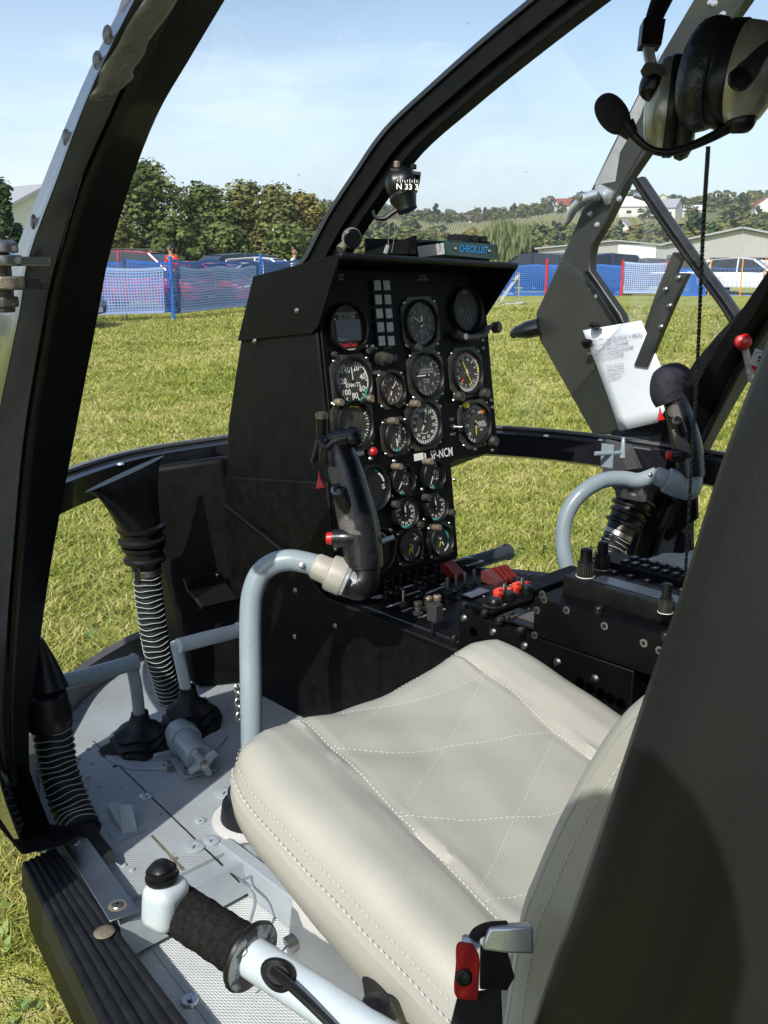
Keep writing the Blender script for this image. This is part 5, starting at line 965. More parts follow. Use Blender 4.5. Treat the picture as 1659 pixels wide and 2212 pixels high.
def gauge(px, py, r, kind, name='gauge', face=DIAL, square=True, label=None, needle=None, texts=(), arcs=(), ticks=(0, 0, 0, 0), knobs=(), rot=0.0, bez=BEZ, extra=None, deep=.006):
    p = pp(px, py); g = thing_part = MB(PM(p, .004))
    if square:
        s_ = r * 1.12; g.prism([Vector((x, y, 0)) for x, y in [(-s_, -s_ * .6), (-s_ * .6, -s_), (s_ * .6, -s_), (s_, -s_ * .6), (s_, s_ * .6), (s_ * .6, s_), (-s_ * .6, s_), (-s_, s_ * .6)]], (0, 0, .003), bez)
        for sx_ in (-1, 1):
            for sy_ in (-1, 1): screw(g, Vector((sx_ * r * .90, sy_ * r * .90, .003)), .0032, STL, Vector((0, 0, 1)))
    z0 = .003
    # annular bezel
    n = 36; prof = [(r * 1.0, 0), (r * 1.0, z0 + deep), (r * .94, z0 + deep + .002), (r * .90, z0 + deep), (r * .88, .0015)]; vs = []; fs = []
    for rr_, h in prof:
        for k in range(n): a = 2 * math.pi * k / n; vs.append((rr_ * math.cos(a), rr_ * math.sin(a), h))
    for i in range(len(prof) - 1):
        for k in range(n): fs.append([i * n + k, i * n + (k + 1) % n, (i + 1) * n + (k + 1) % n, (i + 1) * n + k])
    g.add(vs, fs, PLA); o = g.build(name, panel, ang=30)
    if label: o['label'] = label
    d = MB(PM(p, .004)); rd = r * .89; zf = .0028; d.add([(0, 0, zf)] + [(rd * math.cos(2 * math.pi * k / n), rd * math.sin(2 * math.pi * k / n), zf) for k in range(n)], [[0, 1 + k, 1 + (k + 1) % n] for k in range(n)], face)
    a0, a1, nma, nmi = ticks; zt = zf + .0003
    def tick(a, r0, r1, w_, m):   # a measured clockwise from twelve o'clock, degrees
        a = R(90 - a); c, s2 = math.cos(a), math.sin(a); d.add([(c * r0 - s2 * w_, s2 * r0 + c * w_, zt), (c * r0 + s2 * w_, s2 * r0 - c * w_, zt), (c * r1 + s2 * w_, s2 * r1 - c * w_, zt), (c * r1 - s2 * w_, s2 * r1 + c * w_, zt)], [[0, 1, 2, 3]], m)
    tm = MRK if face is not DIALB else MRG
    if nma:
        tot = nma * max(1, nmi)
        for k in range(tot + 1):
            a = a0 + (a1 - a0) * k / tot; mj = k % max(1, nmi) == 0; tick(a, rd * (.80 if mj else .87), rd * .96, r * (.026 if mj else .014), tm)
    for (b0, b1, m, rr0, rr1) in arcs:
        q = [R(90 - (b0 + (b1 - b0) * k / 14)) for k in range(15)]; vs = [(math.cos(a) * rd * rr0, math.sin(a) * rd * rr0, zt + .0002) for a in q] + [(math.cos(a) * rd * rr1, math.sin(a) * rd * rr1, zt + .0002) for a in q]; d.add(vs, [[i, i + 1, i + 16, i + 15] for i in range(14)], m)
    for (s_, tx, ty, sz, m, rt_) in texts: d.text(s_, sz * r * 1.12, M4((tx * rd, ty * rd, zt + .0003), Euler((0, 0, rt_)).to_matrix()), m, .022)
    if extra: extra(d, rd, zt)
    d.build('dial', o, ang=20)
    if needle:
        q = MB(PM(p, .004))
        for (a, ln, w_, m) in needle:
            a = R(90 - a); c, s2 = math.cos(a), math.sin(a); f = lambda u, v: (c * u * rd - s2 * v * rd, s2 * u * rd + c * v * rd, zt + .0016); q.add([f(-.18, -w_), f(-.18, w_), f(ln * .8, w_ * .9), f(ln, 0), f(ln * .8, -w_ * .9)], [[0, 1, 2, 3, 4]], m)
        q.lathe([(0, .0026), (r * .07, .0024), (r * .08, 0)], PLA, (0, 0, zt), (0, 0, 1), 14); q.build('needle', o)
    if knobs:
        q = MB(PM(p, .004))
        for (kx, ky, kr, kl, m) in knobs: q.lathe([(kr, 0), (kr, kl * .8), (kr * .85, kl), (0, kl)], m, (kx * r, ky * r, .002), (0, 0, 1), 16)
        split_build(q, 'knob', o)
    return o
R3, R2 = .0415, .0305
# dials, placed where the photograph shows their centres
def num(vals, a0, a1, rr_, sz, m=MRK): return [(str(v), rr_ * math.sin(R(a0 + (a1 - a0) * i / (len(vals) - 1))), rr_ * math.cos(R(a0 + (a1 - a0) * i / (len(vals) - 1))), sz, m, 0) for i, v in enumerate(vals)]
gauge(756, 825, R3, 'asi', 'airspeed_gauge', label='round airspeed dial lettered KNOTS with green and white arcs', needle=[(-3, .78, .03, MRK)], ticks=(18, 330, 13, 2),
      texts=num(['20', '40', '60', '80', '100', '120', '140'], 25, 325, .66, .30) + [('KNOTS', .0, -.16, .22, MRK, 0)], arcs=[(25, 110, MRK, .90, .97), (110, 235, MGN, .91, .99), (238, 244, MBL, .9, 1), (320, 328, MOR, .82, .98)])
gauge(903.5, 699.6, R3 * 1.03, 'alt', 'altimeter_gauge', face=DIALB, label='altimeter dial with white pointers and hatched window', needle=[(-58, .72, .02, MRK), (8, .40, .07, MRK), (0, .7, .012, MRG)], ticks=(0, 360, 10, 5), knobs=[(-.55, -.98, .007, .016, BEZ)],
      texts=num(['0', '1', '2', '3', '4', '5', '6', '7', '8', '9'], 0, 324, .64, .22, MRG) + [('ALT', -.1, .25, .14, MRG, 0)], extra=lambda d, rd, z: [d.add([(rd * (-.22 + k * .12), rd * -.48, z), (rd * (-.17 + k * .12), rd * -.48, z), (rd * (-.05 + k * .12), rd * -.28, z), (rd * (-.10 + k * .12), rd * -.28, z)], [[0, 1, 2, 3]], MRG) for k in range(4)])
def horizon(d, rd, z):
    for k in range(5): d.box((rd * (-.5 + k * .2), rd * (-.02 - k * .12), z), (rd * .02, rd * .5, .0004), MRG, Euler((0, 0, -.5)).to_matrix())
    d.box((rd * -.38, 0, z + .001), (rd * .34, rd * .03, .0006), MRG); d.box((rd * .12, 0, z + .001), (rd * .16, rd * .03, .0006), MRG)
    for k in range(5): d.box((rd * (-.15 + k * .07), rd * .84, z), (rd * .03, rd * .13, .0005), MOR, Euler((0, 0, -.2)).to_matrix())
gauge(1001, 670.5, R3 * 1.05, 'ai', 'attitude_gauge', face=DIAL, label='dark artificial horizon dial with slanted pitch lines', extra=horizon, square=False)
b = MB(PM(pp(1001, 670.5), .004)); b.tube([Vector((-.046, -.042, .012)), Vector((-.02, -.052, .014)), Vector((.02, -.051, .014)), Vector((.042, -.038, .014))], .0085, BEZ, n=12); b.cyl((.036, -.038, .014), (.064, -.034, .018), .005, BEZ); b.lathe([(.011, 0), (.011, .012), (.009, .014), (0, .014)], BEZ, (.066, -.037, .012), (.2, 0, 1), 20); b.lathe([(.006, 0), (.006, .012)], STL, (-.03, -.05, .012), (0, 0, 1), 10); b.build('caging_bar', panel)
gauge(915, 811, R3, 'vsi', 'vertical_speed_gauge', face=DIALB, label='vertical speed dial with needle at nine o clock', needle=[(-90, .85, .028, MRK)], ticks=(-60, 240, 12, 2),
      texts=[('2', -.25, .58, .24, MRG, 0), ('4', .38, .48, .24, MRG, 0), ('6', .62, 0, .26, MRG, 0), ('4', .40, -.46, .24, MRG, 0), ('2', -.2, -.62, .24, MRG, 0), ('1', -.6, .38, .2, MRG, 0), ('1', -.55, -.42, .2, MRG, 0), ('INSTANTANEOUS', -.08, .28, .12, MRG, 0), ('VERTICAL SPEED', -.05, .14, .12, MRG, 0), ('FT/MIN', -.02, -.22, .11, MRG, 0), ('X 1000', -.02, -.34, .11, MRG, 0)])
gauge(840, 842, R2 * .98, 'clk', 'clock_gauge', face=DIALB, label='small clock dial with brown worn rim', needle=[(40, .75, .035, MRK), (205, .5, .06, MRK)], ticks=(0, 360, 12, 5), knobs=[(.05, -.95, .005, .012, PLA)], texts=num(['12', '1', '2', '3', '4', '5', '6', '7', '8', '9', '10', '11'], 0, 330, .68, .19), bez=mat('brown_worn_bezel', (0.05, 0.035, 0.028), .45, var=(60, .3, (.09, .065, .05))))
def hsi(d, rd, z):
    for k in range(12):
        a = math.radians(k * 30 + 12); d.text(['N', '3', '6', 'E', '12', '15', 'S', '21', '24', 'W', '30', '33'][k], rd * .22, M4((math.sin(a) * rd * .66, math.cos(a) * rd * .66, z + .0004), Euler((0, 0, -a)).to_matrix()), MRK, .01)
    d.box((rd * .02, 0, z + .001), (rd * .045, rd * 1.6, .0006), MYL, Euler((0, 0, .45)).to_matrix()); d.box((0, 0, z + .002), (rd * .26, rd * .03, .0006), MRK); d.box((0, 0, z + .002), (rd * .03, rd * .3, .0006), MRK)
    d.box((rd * -.05, rd * .98, z + .002), (rd * .34, rd * .14, .0008), MOR, Euler((0, 0, .25)).to_matrix()); d.box((rd * .85, rd * .08, z + .002), (rd * .06, rd * .30, .0006), MYL); d.box((rd * -.35, rd * -.38, z + .001), (rd * .2, rd * .1, .0006), ORA, Euler((0, 0, .6)).to_matrix())
gauge(1002, 805, R3 * 1.02, 'hsi', 'compass_gauge', label='horizontal situation dial with yellow course needle and orange flag', ticks=(0, 360, 36, 2), extra=hsi, knobs=[(-.78, -1.02, .010, .016, BEZ), (.88, -1.02, .010, .018, BEZ)])
gauge(758, 917, R3, 'rmi', 'marker_gauge', label='dark dial half hidden behind the cyclic grip', arcs=[(-10, 25, MYL, .8, .92), (25, 40, REDP, .8, .9)], ticks=(60, 200, 8, 2), knobs=[(-.80, .98, .0065, .016, BRS), (.85, .98, .0065, .016, BRS)])
gauge(849, 943, R2, 'trq', 'torque_gauge', label='small dial lettered TORQUE', texts=[('TORQUE', .35, .1, .22, MRK, R(80)), ('2', -.5, -.6, .26, MRK, 0)], needle=[(178, .75, .06, MRK), (172, .55, .05, MRK)], ticks=(20, 200, 9, 2), arcs=[(160, 190, MGN, .88, .97), (20, 34, MYL, .84, .97)], knobs=[(-.35, .95, .0065, .018, BRS)])
gauge(910, 915.6, R3 * 1.02, 'rpm', 'rotor_gauge', label='double scale rotor speed dial with pale green pointer', needle=[(16, .82, .045, mat('pale_green_pointer', (.35, .48, .38), .5)), (215, .42, .05, MRK)], ticks=(20, 340, 32, 2), texts=num(['10', '20', '30', '40', '50', '60', '70', '80', '90', '100', '110', '120'], 40, 370, .68, .17), arcs=[(238, 262, MGN, .9, .98), (262, 276, MOR, .9, .98), (150, 215, MRK, .46, .49)], knobs=[(-.62, .92, .007, .018, BRS)])
gauge(1020.7, 915.6, R3, 'ra', 'radar_altitude_gauge', label='radar altitude dial with orange wedge and yellow lamp', needle=[(181, .62, .05, MYL)], ticks=(190, 400, 14, 2), texts=[('RADAR', .45, .02, .15, MRK, 0), ('ALTITUDE', .45, -.14, .15, MRK, 0), ('FEET', .45, -.36, .10, MRK, 0)] + num(['50', '100', '150', '200', '300'], 225, 395, .68, .16), arcs=[(38, 56, MOR, .74, 1.0)], knobs=[(-.62, .92, .006, .008, MYL), (.98, -.95, .010, .016, BEZ), (.55, -1.0, .003, .004, MOR)])
for x, y, l_ in [(863, 1037, 'upper left'), (928.8, 1026, 'upper right')]: gauge(x, y, R2 * .95, 'tot', 'temperature_gauge', label='small dial lettered TOT with a long white needle, ' + l_ + ' of the engine dials', needle=[(218 if x < 900 else 208, .8, .045, MRK), (40, .5, .04, MRK)], ticks=(200, 380, 9, 2), texts=[('TOT', .50, -.1, .26, MRK, R(82)), ('C X100', .16, 0, .17, MRK, R(82)), ('10', .35, .6, .17, MRK, 0), ('0', -.1, -.78, .17, MRK, 0)], arcs=[(175, 290, MGN, .88, .97), (0, 30, MRK, .88, .97)], square=False, knobs=[(-.62, .95, .0062, .02, BRS)])
gauge(869, 1109, R2 * .97, 'n1', 'engine_speed_gauge', label='engine speed dial with green arc at the bottom, left of the lower pair', needle=[(2, .72, .05, MRK)], ticks=(20, 340, 20, 2), texts=num(['10', '20', '30', '40', '50', '60', '70', '80', '90', '100'], 22, 300, .68, .21), arcs=[(150, 215, MGN, .88, .97)], square=False, knobs=[(-.95, .75, .007, .014, BEZ), (.95, -.85, .007, .014, BEZ)])
gauge(935, 1094, R2 * .95, 'n1', 'engine_speed_gauge', label='engine speed dial beside the grass, right of the lower pair', needle=[(-3, .78, .05, MRK)], ticks=(20, 340, 20, 2), texts=num(['10', '15', '20', '25', '30', '35', '40', '45'], 22, 250, .68, .18), arcs=[(160, 215, MGN, .88, .97)], square=False, knobs=[(-.95, .75, .007, .014, BEZ), (1.15, -.6, .007, .016, BEZ)])
gauge(879.7, 1179.6, R2, 'oil', 'oil_gauge', label='bottom left round dial with crossed yellow pointers', needle=[(200, .6, .05, MYL), (160, .55, .05, MYL)], ticks=(200, 340, 12, 1), texts=[('OIL', .2, -.1, .2, MRK, R(80)), ('8', .55, .4, .2, MRK, 0)], arcs=[(20, 60, MRK, .84, .95), (100, 150, MRK, .84, .95)])
gauge(945.6, 1166, R2, 'fuel', 'pressure_gauge', label='bottom right round dial with two green side arcs', needle=[(205, .5, .05, MYL), (150, .5, .05, MRK)], ticks=(200, 340, 10, 1), texts=[('PRESS', -.1, .2, .15, MRG, 0)], arcs=[(40, 120, MGN, .74, .84), (240, 310, MGN, .74, .84), (120, 160, MRK, .80, .92)], knobs=[(-.5, .9, .006, .018, BRS)])
gauge(797, 1055, R3, 'mm', 'mast_moment_gauge', label='dial mostly hidden behind the cyclic grip, number ten showing', texts=[('10', .75, .0, .22, MRK, R(-80))], arcs=[(35, 75, MRK, .8, .9), (20, 35, MGN, .84, .94)], square=False)
gauge(809, 1188, R3, 'ff', 'fuel_gauge', label='dark dial behind the cyclic elbow at the bottom left', square=False, arcs=[(20, 60, MRG, .8, .9)])
# round warning display
o = gauge(746, 709, R3 * 1.02, 'gcom', 'warning_display', label='round display unit lettered G-COM with grey screen', square=False, texts=[('WARNING', -.38, .64, .13, MRG, 0), ('ALARM', .32, .64, .13, MRG, 0), ('G-COM', -.02, .46, .23, MRG, 0), ('DeltaTech', -.08, -.76, .2, REDP, 0), ('T  RESET', .0, -1.02, .17, MRK, 0)],
      extra=lambda d, rd, z: (d.box((0, -.11 * rd, z), (1.50 * rd, .98 * rd, .0006), REDD), d.box((0, -.11 * rd, z + .0005), (1.44 * rd, .92 * rd, .0008), SCRN)), knobs=[(.9, -.98, .005, .006, BEZ), (-.9, -1.0, .005, .006, BEZ)])
# annunciator lamps
for j, y in enumerate([468, 568, 665, 762, 858]):
    for i, x in enumerate([530, 596]):
        cx_, cy_ = 643.8 + .3064 * (x + j * 8), 474.4 + .3064 * y; b = MB(PM(pp(cx_, cy_), .004)); b.box((0, 0, .003), (.0185, .0195, .006), PLA); b.box((0, 0, .0065), (.0145, .0158, .002), LAMP); b.box((0, -.0005, .0076), (.0145, .0006, .0004), MRG)
        o = b.build('warning_lamp', panel, bevel=.0006)
# knobs between dials, screws, lamps, lettering
b = MB(PM(pp(821, 776), .004)); b.lathe([(.013, 0), (.0125, .012), (.009, .014), (.009, .024), (0, .026)], BEZ, (-.004, 0, 0), (0, 0, 1), 20); b.box((.012, 0, .010), (.022, .011, .012), PLA); b.text('INSTR        LAMP', .0075, M4((0, .019, .0003)), MRG); b.text('LIGHT        TEST', .0075, M4((0, -.022, .0003)), MRG); b.build('lighting_knob', panel)
b = MB(PM(pp(798, 975.5), .004)); b.lathe([(.0095, 0), (.0095, .005), (.008, .006)], BEZ, (0, 0, 0), (0, 0, 1), 20); b.lathe([(.0078, .004), (.0078, .008), (.005, .0115), (0, .0125)], REDP, (0, 0, 0), (0, 0, 1), 20); b.text('LIMIT', .0075, M4((-.004, .016, .0003)), MRK, .02); b.text('MM', .0125, M4((-.026, 0, .0003)), MRK, .03); b.build('limit_lamp', panel)
b = MB(PM(pp(948.7, 980.5), .0045)); b.text('SP-NCM', .0235, M4((.002, 0, .0003)), MRK, .012, sx=.74); b.box((-.042, 0, 0), (.003, .014, .0006), MRK); b.build('registration_lettering', panel)
b = MB(PM(pp(901, 987), .004)); b.box((0, 0, .0006), (.024, .013, .001), MRK); b.build('label_tape', panel, bevel=.001)
b = MB()
for x, y in [(718, 691), (718, 765), (716, 872), (787, 748), (717, 1000), (800, 748), (801, 866), (875, 745), (936, 738), (937, 772), (722, 880), (722, 1185), (797, 991), (977, 865), (1057, 865), (1060, 880), (1060, 972), (946, 878), (848, 996), (893, 1031), (908, 1057), (842, 1071), (912, 1122), (978, 1036), (984, 1210), (840, 1145), (1022, 970), (712, 975), (1038, 735), (1040, 752)]: screw(b, pp(x, y) + PZ * .004, .0042, STL)
split_build(b, 'panel_screw', panel)
b = MB(PM(pp(974, 922), .004))
for yy_ in (.014, -.014): b.text('TEST' if yy_ > 0 else 'RESET', .006, M4((0, yy_, .0003)), MRG)
b.lathe([(.004, 0), (.004, .004)], STL, (0, 0, 0), (0, 0, 1), 10); b.cyl((0, 0, .004), (.010, -.002, .016), .0018, STL, .0026); b.build('toggle_switch', panel)
b = MB()
for s_, x, y, z_ in [('TEST\nFIRE', 733, 600, .006), ('PITOT\nHEATING', 911, 601, .006), ('ENG 1', 884, 1068, .006), ('ENG 2', 948, 1053, .006), ('PUSH', 716, 905, .005)]: b.text(s_, z_, PM(pp(x, y), .0045), MRG)
b.build('small_lettering', panel)
# ================================================================ CENTRE CONSOLE
con = thing('centre_console', (CL, .8, ZF - .04), 'black centre console of switch panels and stacked radio boxes between the seats', 'console')
ZT = .935; b = MB()
b.box((1.165, .80, ZT - .022), (.295, .78, .02), BLK); b.box((1.19, .66, ZT - .16), (.33, .56, .22), BLK); b.tube([(1.024, 1.19, ZT - .004), (1.024, .90, ZT - .004)], .0035, BGL, n=8, sm=0); b.tube([(1.302, 1.19, ZT + .002), (1.302, .95, ZT + .006), (1.345, .90, ZT)], .005, PLA, n=8); b.build('console_frame', con, bevel=.002)
def box_unit(name, x0, x1, y0, y1, z0, z1, m=BLK2, bev=.002):
    b = MB(); b.box(((x0 + x1) / 2, (y0 + y1) / 2, (z0 + z1) / 2), (x1 - x0, y1 - y0, z1 - z0), m); return b.build(name, con, bevel=bev)
fp = box_unit('breaker_panel', 1.03, 1.297, .912, 1.168, ZT - .012, ZT, BLK2, .001)
B2 = lambda x, y, z: A(745.5 + .2696 * x, 1179.2 + .2696 * y, z=z)
def stud(b, p, r, h, m): b.lathe([(r * 1.25, 0), (r * 1.25, h * .15), (r * .8, h * .2), (r * .62, h * .45), (r * .62, h * .55), (r, h * .62), (r, h * .92), (r * .8, h), (0, h)], m, p, (0, 0, 1), 16)
for x, y in [(415, 240), (487, 220), (555, 200), (622, 175), (690, 160), (583, 545), (663, 505), (735, 492)]:
    b = MB(); stud(b, B2(x, y, ZT), .0072, .022, BRS); b.lathe([(.0055, .0101), (.0055, .0105)], MRK, B2(x, y, ZT), (0, 0, 1), 14); b.build('breaker_button', con)
for x, y in [(330, 345), (375, 320), (445, 295), (510, 275), (575, 255), (645, 235), (730, 215), (330, 430), (415, 395), (560, 345), (640, 318), (770, 270), (620, 400), (820, 450), (870, 430), (700, 300)]:
    b = MB(); stud(b, B2(x, y, ZT), .0058, .017, PLA); b.build('breaker_button', con)
for x, y, t in [(820, 372, .1), (890, 350, .1), (960, 330, .12), (1035, 305, .05), (465, 478, .2)]:
    b = MB(); p = B2(x, y, ZT); b.lathe([(.0068, 0), (.0068, .003), (.0045, .003), (.0045, .007), (.003, .008)], BEZ, p, (0, 0, 1), 12); b.lathe([(.002, 0), (.0034, .018), (.0034, .020), (0, .022)], STL, p + Vector((0, 0, .006)), (t, .15, 1), 12); b.build('toggle_switch', con)
PRT = Matrix.Rotation(-.0, 3, 'Z'); rgt = random.Random(12); b = MB()
def ctext(b, s, x, y, z, sz, m, rot=0.0): b.text(s, sz, M4(B2(x, y, z + .0006), Euler((0, 0, rot)).to_matrix()), m)
for s_, x, y in [('RADIO\nNAV', 265, 410), ('GYRO', 455, 262), ('FUEL', 520, 240), ('PUMP', 590, 222), ('IGN', 650, 205), ('HEAT', 712, 185), ('FUEL PRESS', 400, 470), ('D.A. BUS 2', 480, 335), ('AUTO MAIN', 540, 312), ('W/I WARNING', 650, 382), ('DC MASTER', 740, 345), ('AMPS VOLTS', 560, 372), ('LIGHTS', 500, 510), ('GEN 1', 620, 565), ('INVTR', 705, 540), ('BATT', 775, 515), ('HOIST', 610, 330), ('MAIN', 345, 380), ('HORN', 800, 300)]: ctext(b, s_, x, y, ZT, .0078, MRK)
b.build('panel_lettering', con)
def guard(name, c, sz, m, label):
    b = MB(); x, y, z = sz; b.prism([(c.x - x / 2, c.y - y / 2, c.z), (c.x - x / 2, c.y + y / 2, c.z), (c.x - x / 2, c.y + y / 2, c.z + z * .9), (c.x - x / 2, c.y + y * .2, c.z + z), (c.x - x / 2, c.y - y / 2, c.z + z * .35)], (x, 0, 0), m); o = b.build(name, con, bevel=.0015); o['label'] = label; return o
guard('switch_guard', B2(860, 235, ZT), (.026, .04, .024), REDD, 'dark red switch guard')
guard('switch_guard', B2(1180, 300, ZT), (.020, .04, .024), PNK, 'faded pink switch guard')
for k, x in enumerate((1243, 1278, 1313)): guard('switch_guard', B2(x, 285 - k * 9, ZT + .001), (.0085, .036, .026), ORA, 'red switch guard')
for x, y in [(1015, 405), (1090, 377)]:
    b = MB(); p = B2(x, y, ZT); b.box(p + Vector((0, 0, .0015)), (.028, .026, .003), PLA); b.box(p + Vector((0, 0, .0035)), (.023, .021, .002), LAMP); b.build('push_lamp', con, bevel=.0006)
b = MB(); b.box(B2(1170, 345, ZT) + Vector((0, 0, .001)), (.05, .035, .002), mat('worn_brown_plate', (.10, .075, .06), .35)); b.build('name_plate', con)
b = MB(); p = B2(955, 175, ZT); b.box(p + Vector((.008, 0, .006)), (.05, .045, .012), BGL); b.tube([p + Vector((-.02, .02, .012)), p + Vector((.0, .0, .016)), p + Vector((.03, -.01, .012))], .004, PLA, n=8); b.build('latch_block', con, bevel=.002)
b = MB(); p = A(933, 1366, x=1.012); p.z -= .01; b.tube([p, p + Vector((.004, 0, .034))], .003, PLA, n=8, sm=0); b.box(p + Vector((.006, 0, .042)), (.016, .02, .028), mat('grey_lever_knob', (.035, .035, .04), .4)); b.build('slide_lever', con, bevel=.004, seg=3)
# second box: radio selector, dual red sliders
Z2 = .989; b2 = box_unit('radio_box', 1.02, 1.31, .60, .905, ZT - .13, Z2 - .004); box_unit('selector_panel', 1.045, 1.30, .862, .90, Z2 - .004, Z2 + .008)
C3 = lambda x, y, z: B2(x, y, z)
Bq = lambda x, y: A(745.5 + .2696 * x, 1179.2 + .2696 * y, z=Z2)
b = MB(); q = [Bq(1000, 500), Bq(1185, 560), Bq(1500, 445), Bq(1500, 330), Bq(1330, 330)]; b.prism([p + Vector((0, 0, .006)) for p in q], (0, 0, -.006), BLK2); b.build('selector_plate', con, bevel=.001)
for x, y in [(1290, 448), (1432, 398)]:
    b = MB(); c = Bq(x, y) + Vector((0, 0, .006)); n = 12; vs = [c + Vector((math.cos(a) * r_, math.sin(a) * r_ * .9, h)) for (r_, h) in ((.012, 0), (.022, 0), (.022, .012), (.012, .013)) for a in [math.pi * (.05 + .95 * k / n) for k in range(n + 1)]]; m_ = n + 1
    b.add(vs, [[j * m_ + k, j * m_ + k + 1, ((j + 1) % 4) * m_ + k + 1, ((j + 1) % 4) * m_ + k] for j in range(4) for k in range(n)] + [[0, m_, 2 * m_, 3 * m_], [n, m_ + n, 2 * m_ + n, 3 * m_ + n][::-1]], ORA); o = b.build('slider_guard', con, bevel=.0008); 
    b = MB(); b.lathe([(.010, 0), (.010, .010), (.007, .013), (0, .013)], PLA, c + Vector((0, -.006, 0)), (0, 0, 1), 18); b.lathe([(.003, 0), (.003, .010), (0, .012)], STL, c + Vector((.004, .008, .010)), (.2, .1, 1), 10); b.build('selector_knob', con)
b = MB(); b.lathe([(.011, 0), (.011, .008), (.008, .012), (0, .012)], PLA, Bq(1195, 508) + Vector((0, 0, .006)), (0, 0, 1), 20); b.lathe([(.016, 0), (.016, .001), (.013, .001)], BEZ, Bq(1180, 500) + Vector((0, 0, .006)), (0, 0, 1), 24); b.build('selector_knob', con)
b = MB()
for s_, x, y, sz, m_ in [('4', 1118, 440, .011, MRK), ('ASP', 1180, 430, .014, MRK), ('F', 1290, 385, .010, MRK), ('FREQ', 1110, 475, .006, MRG), ('OFF', 1275, 505, .006, MRG), ('PTT', 1330, 345, .005, MRK), ('COM', 1350, 300, .005, MRG), ('V/UHF', 1280, 360, .0045, MRG), ('ATC', 1545, 240, .005, MRG)]: b.text(s_, sz, M4(Bq(x, y) + Vector((0, 0, .0068)), Euler((0, 0, .0)).to_matrix()), m_, .01)
b.build('selector_lettering', con)
b = MB()
for x, y, r_ in [(955, 495, .0062), (1115, 560, .0062), (1235, 620, .0064), (1405, 700, .0064), (870, 760, .005), (1590, 350, .0062), (1300, 600, .0045), (1470, 540, .004)]: b.lathe([(r_, 0), (r_, .006), (r_ * .8, .0075), (0, .0075)], PLA, Bq(x, y), (0, 0, 1), 14); b.lathe([(r_ * .5, .0078), (0, .0082)], STL, Bq(x, y), (0, 0, 1), 8)
split_build(b, 'captive_screw', con)
b = MB(); c = Bq(1420, 610); b.box(c + Vector((.01, .0, .002)), (.05, .07, .004), PLA); b.box(c + Vector((.018, -.005, .0045)), (.034, .03, .002), mat('amber_window', (.09, .06, .04), .2))
for k in range(4): b.box(c + Vector((-.006 + .012 * (k % 2), .026 - .012 * (k // 2), .0055)), (.009, .006, .003), BEZ)
b.build('digital_selector', con, bevel=.0006)
b = MB(); p1, p2 = Bq(1385, 330) + Vector((0, 0, .004)), Bq(1465, 305) + Vector((0, 0, .004))
for p in (p1, p2): b.lathe([(.003, 0), (.003, .012), (0, .013)], STL, p, (0, 0, 1), 10)
b.box(Bq(1385, 345) + Vector((0.0, 0, .0035)), (.03, .014, .004), REDP); b.box(Bq(1490, 315) + Vector((0, 0, .0035)), (.022, .014, .004), REDP); split_build(b, 'red_cap', con)
# keypad rows beyond the radio, third box and the radio on top
Z3 = 1.045; box_unit('avionics_box', 1.0175, 1.196, .30, .763, Z2 - .002, Z3)
b = MB()
for x, y in [(1222 - 50, 1284), (1160, 1318), (1224, 1318), (1306, 1352), (1391, 1389), (1155, 1372), (1176, 1295), (1425, 1405)]:
    p = A(x, y, x=1.0172); b.lathe([(.0030, .0012), (.0055, .001), (.0058, 0)], STL, p, (-1, 0, 0), 14); b.lathe([(0, .0018), (.003, .0015)], RUB, p, (-1, 0, 0), 8)
for x, y in [(1133, 1396), (1204, 1431), (1285, 1467), (1002, 1336), (1065, 1366)]: p = A(x, y, x=1.0195); b.lathe([(0, .004), (.004, .0035), (.0065, 0)], STL, p, (-1, 0, 0), 14)
split_build(b, 'box_screw', con)
b = MB()
for k in range(5): p = A(1253 + k * 22, 1475 + k * 11, x=1.0185); b.lathe([(.0, .001), (.0062, .001), (.0075, .0)], HOLE, p, (-1, 0, 0), 16)
for x, y in [(1022, 1364)]: b.lathe([(.0, .001), (.006, .001), (.0072, .0)], HOLE, A(x, y, x=1.0185), (-1, 0, 0), 16)
split_build(b, 'vent_hole', con)
b = MB()
for x, y in [(1293, 1316), (1438, 1374)]: p = A(x, y + 8, z=Z3); b.lathe([(.007, 0), (.007, .008), (.0055, .010), (0, .010)], PLA, p, (0, 0, 1), 16)
split_build(b, 'captive_screw', con)
XR = 1.062; rz0 = A(1216, 1246, x=XR); rz1 = A(1447, 1333, x=XR); b = MB(); yF, yB, zR = rz0.y, rz1.y - .06, 1.070
b.box(((XR + 1.188) / 2, (yF + yB) / 2, (zR + Z3) / 2 - .003), (1.188 - XR, yF - yB, zR - Z3 + .006), PLA); rd_ = thing('radio', (1.16, (yF + yB) / 2, Z3), 'black radio control unit with rows of keys and tall knobs on top of the console', 'radio'); b.build('case', rd_, bevel=.002)
b = MB(); b.box((1.088, (yF + yB) / 2 - .01, zR + .0005), (.026, (yF - yB) * .74, .002), SCRN); b.build('screen', rd_, bevel=.001)
b = MB(); b.box((1.162, (yF + yB) / 2, zR + .004), (.050, yF - yB, .012), BLK2); b.build('key_deck', rd_, bevel=.001)
for j in range(3):
    for k in range(11):
        x = 1.122 if j == 0 else (1.150 if j == 1 else 1.174)
        if j == 0 and k > 6: continue
        y = yF - .045 - (yF - yB - .07) * k / (6 if j == 0 else 10); z = zR if j == 0 else zR + .010; b = MB(); b.box((x, y, z + .0015), (.011, .009, .005), PLA); b.box((x, y, z + .0042), (.006, .0012, .0004), MRK); b.build('key', rd_, bevel=.0008)
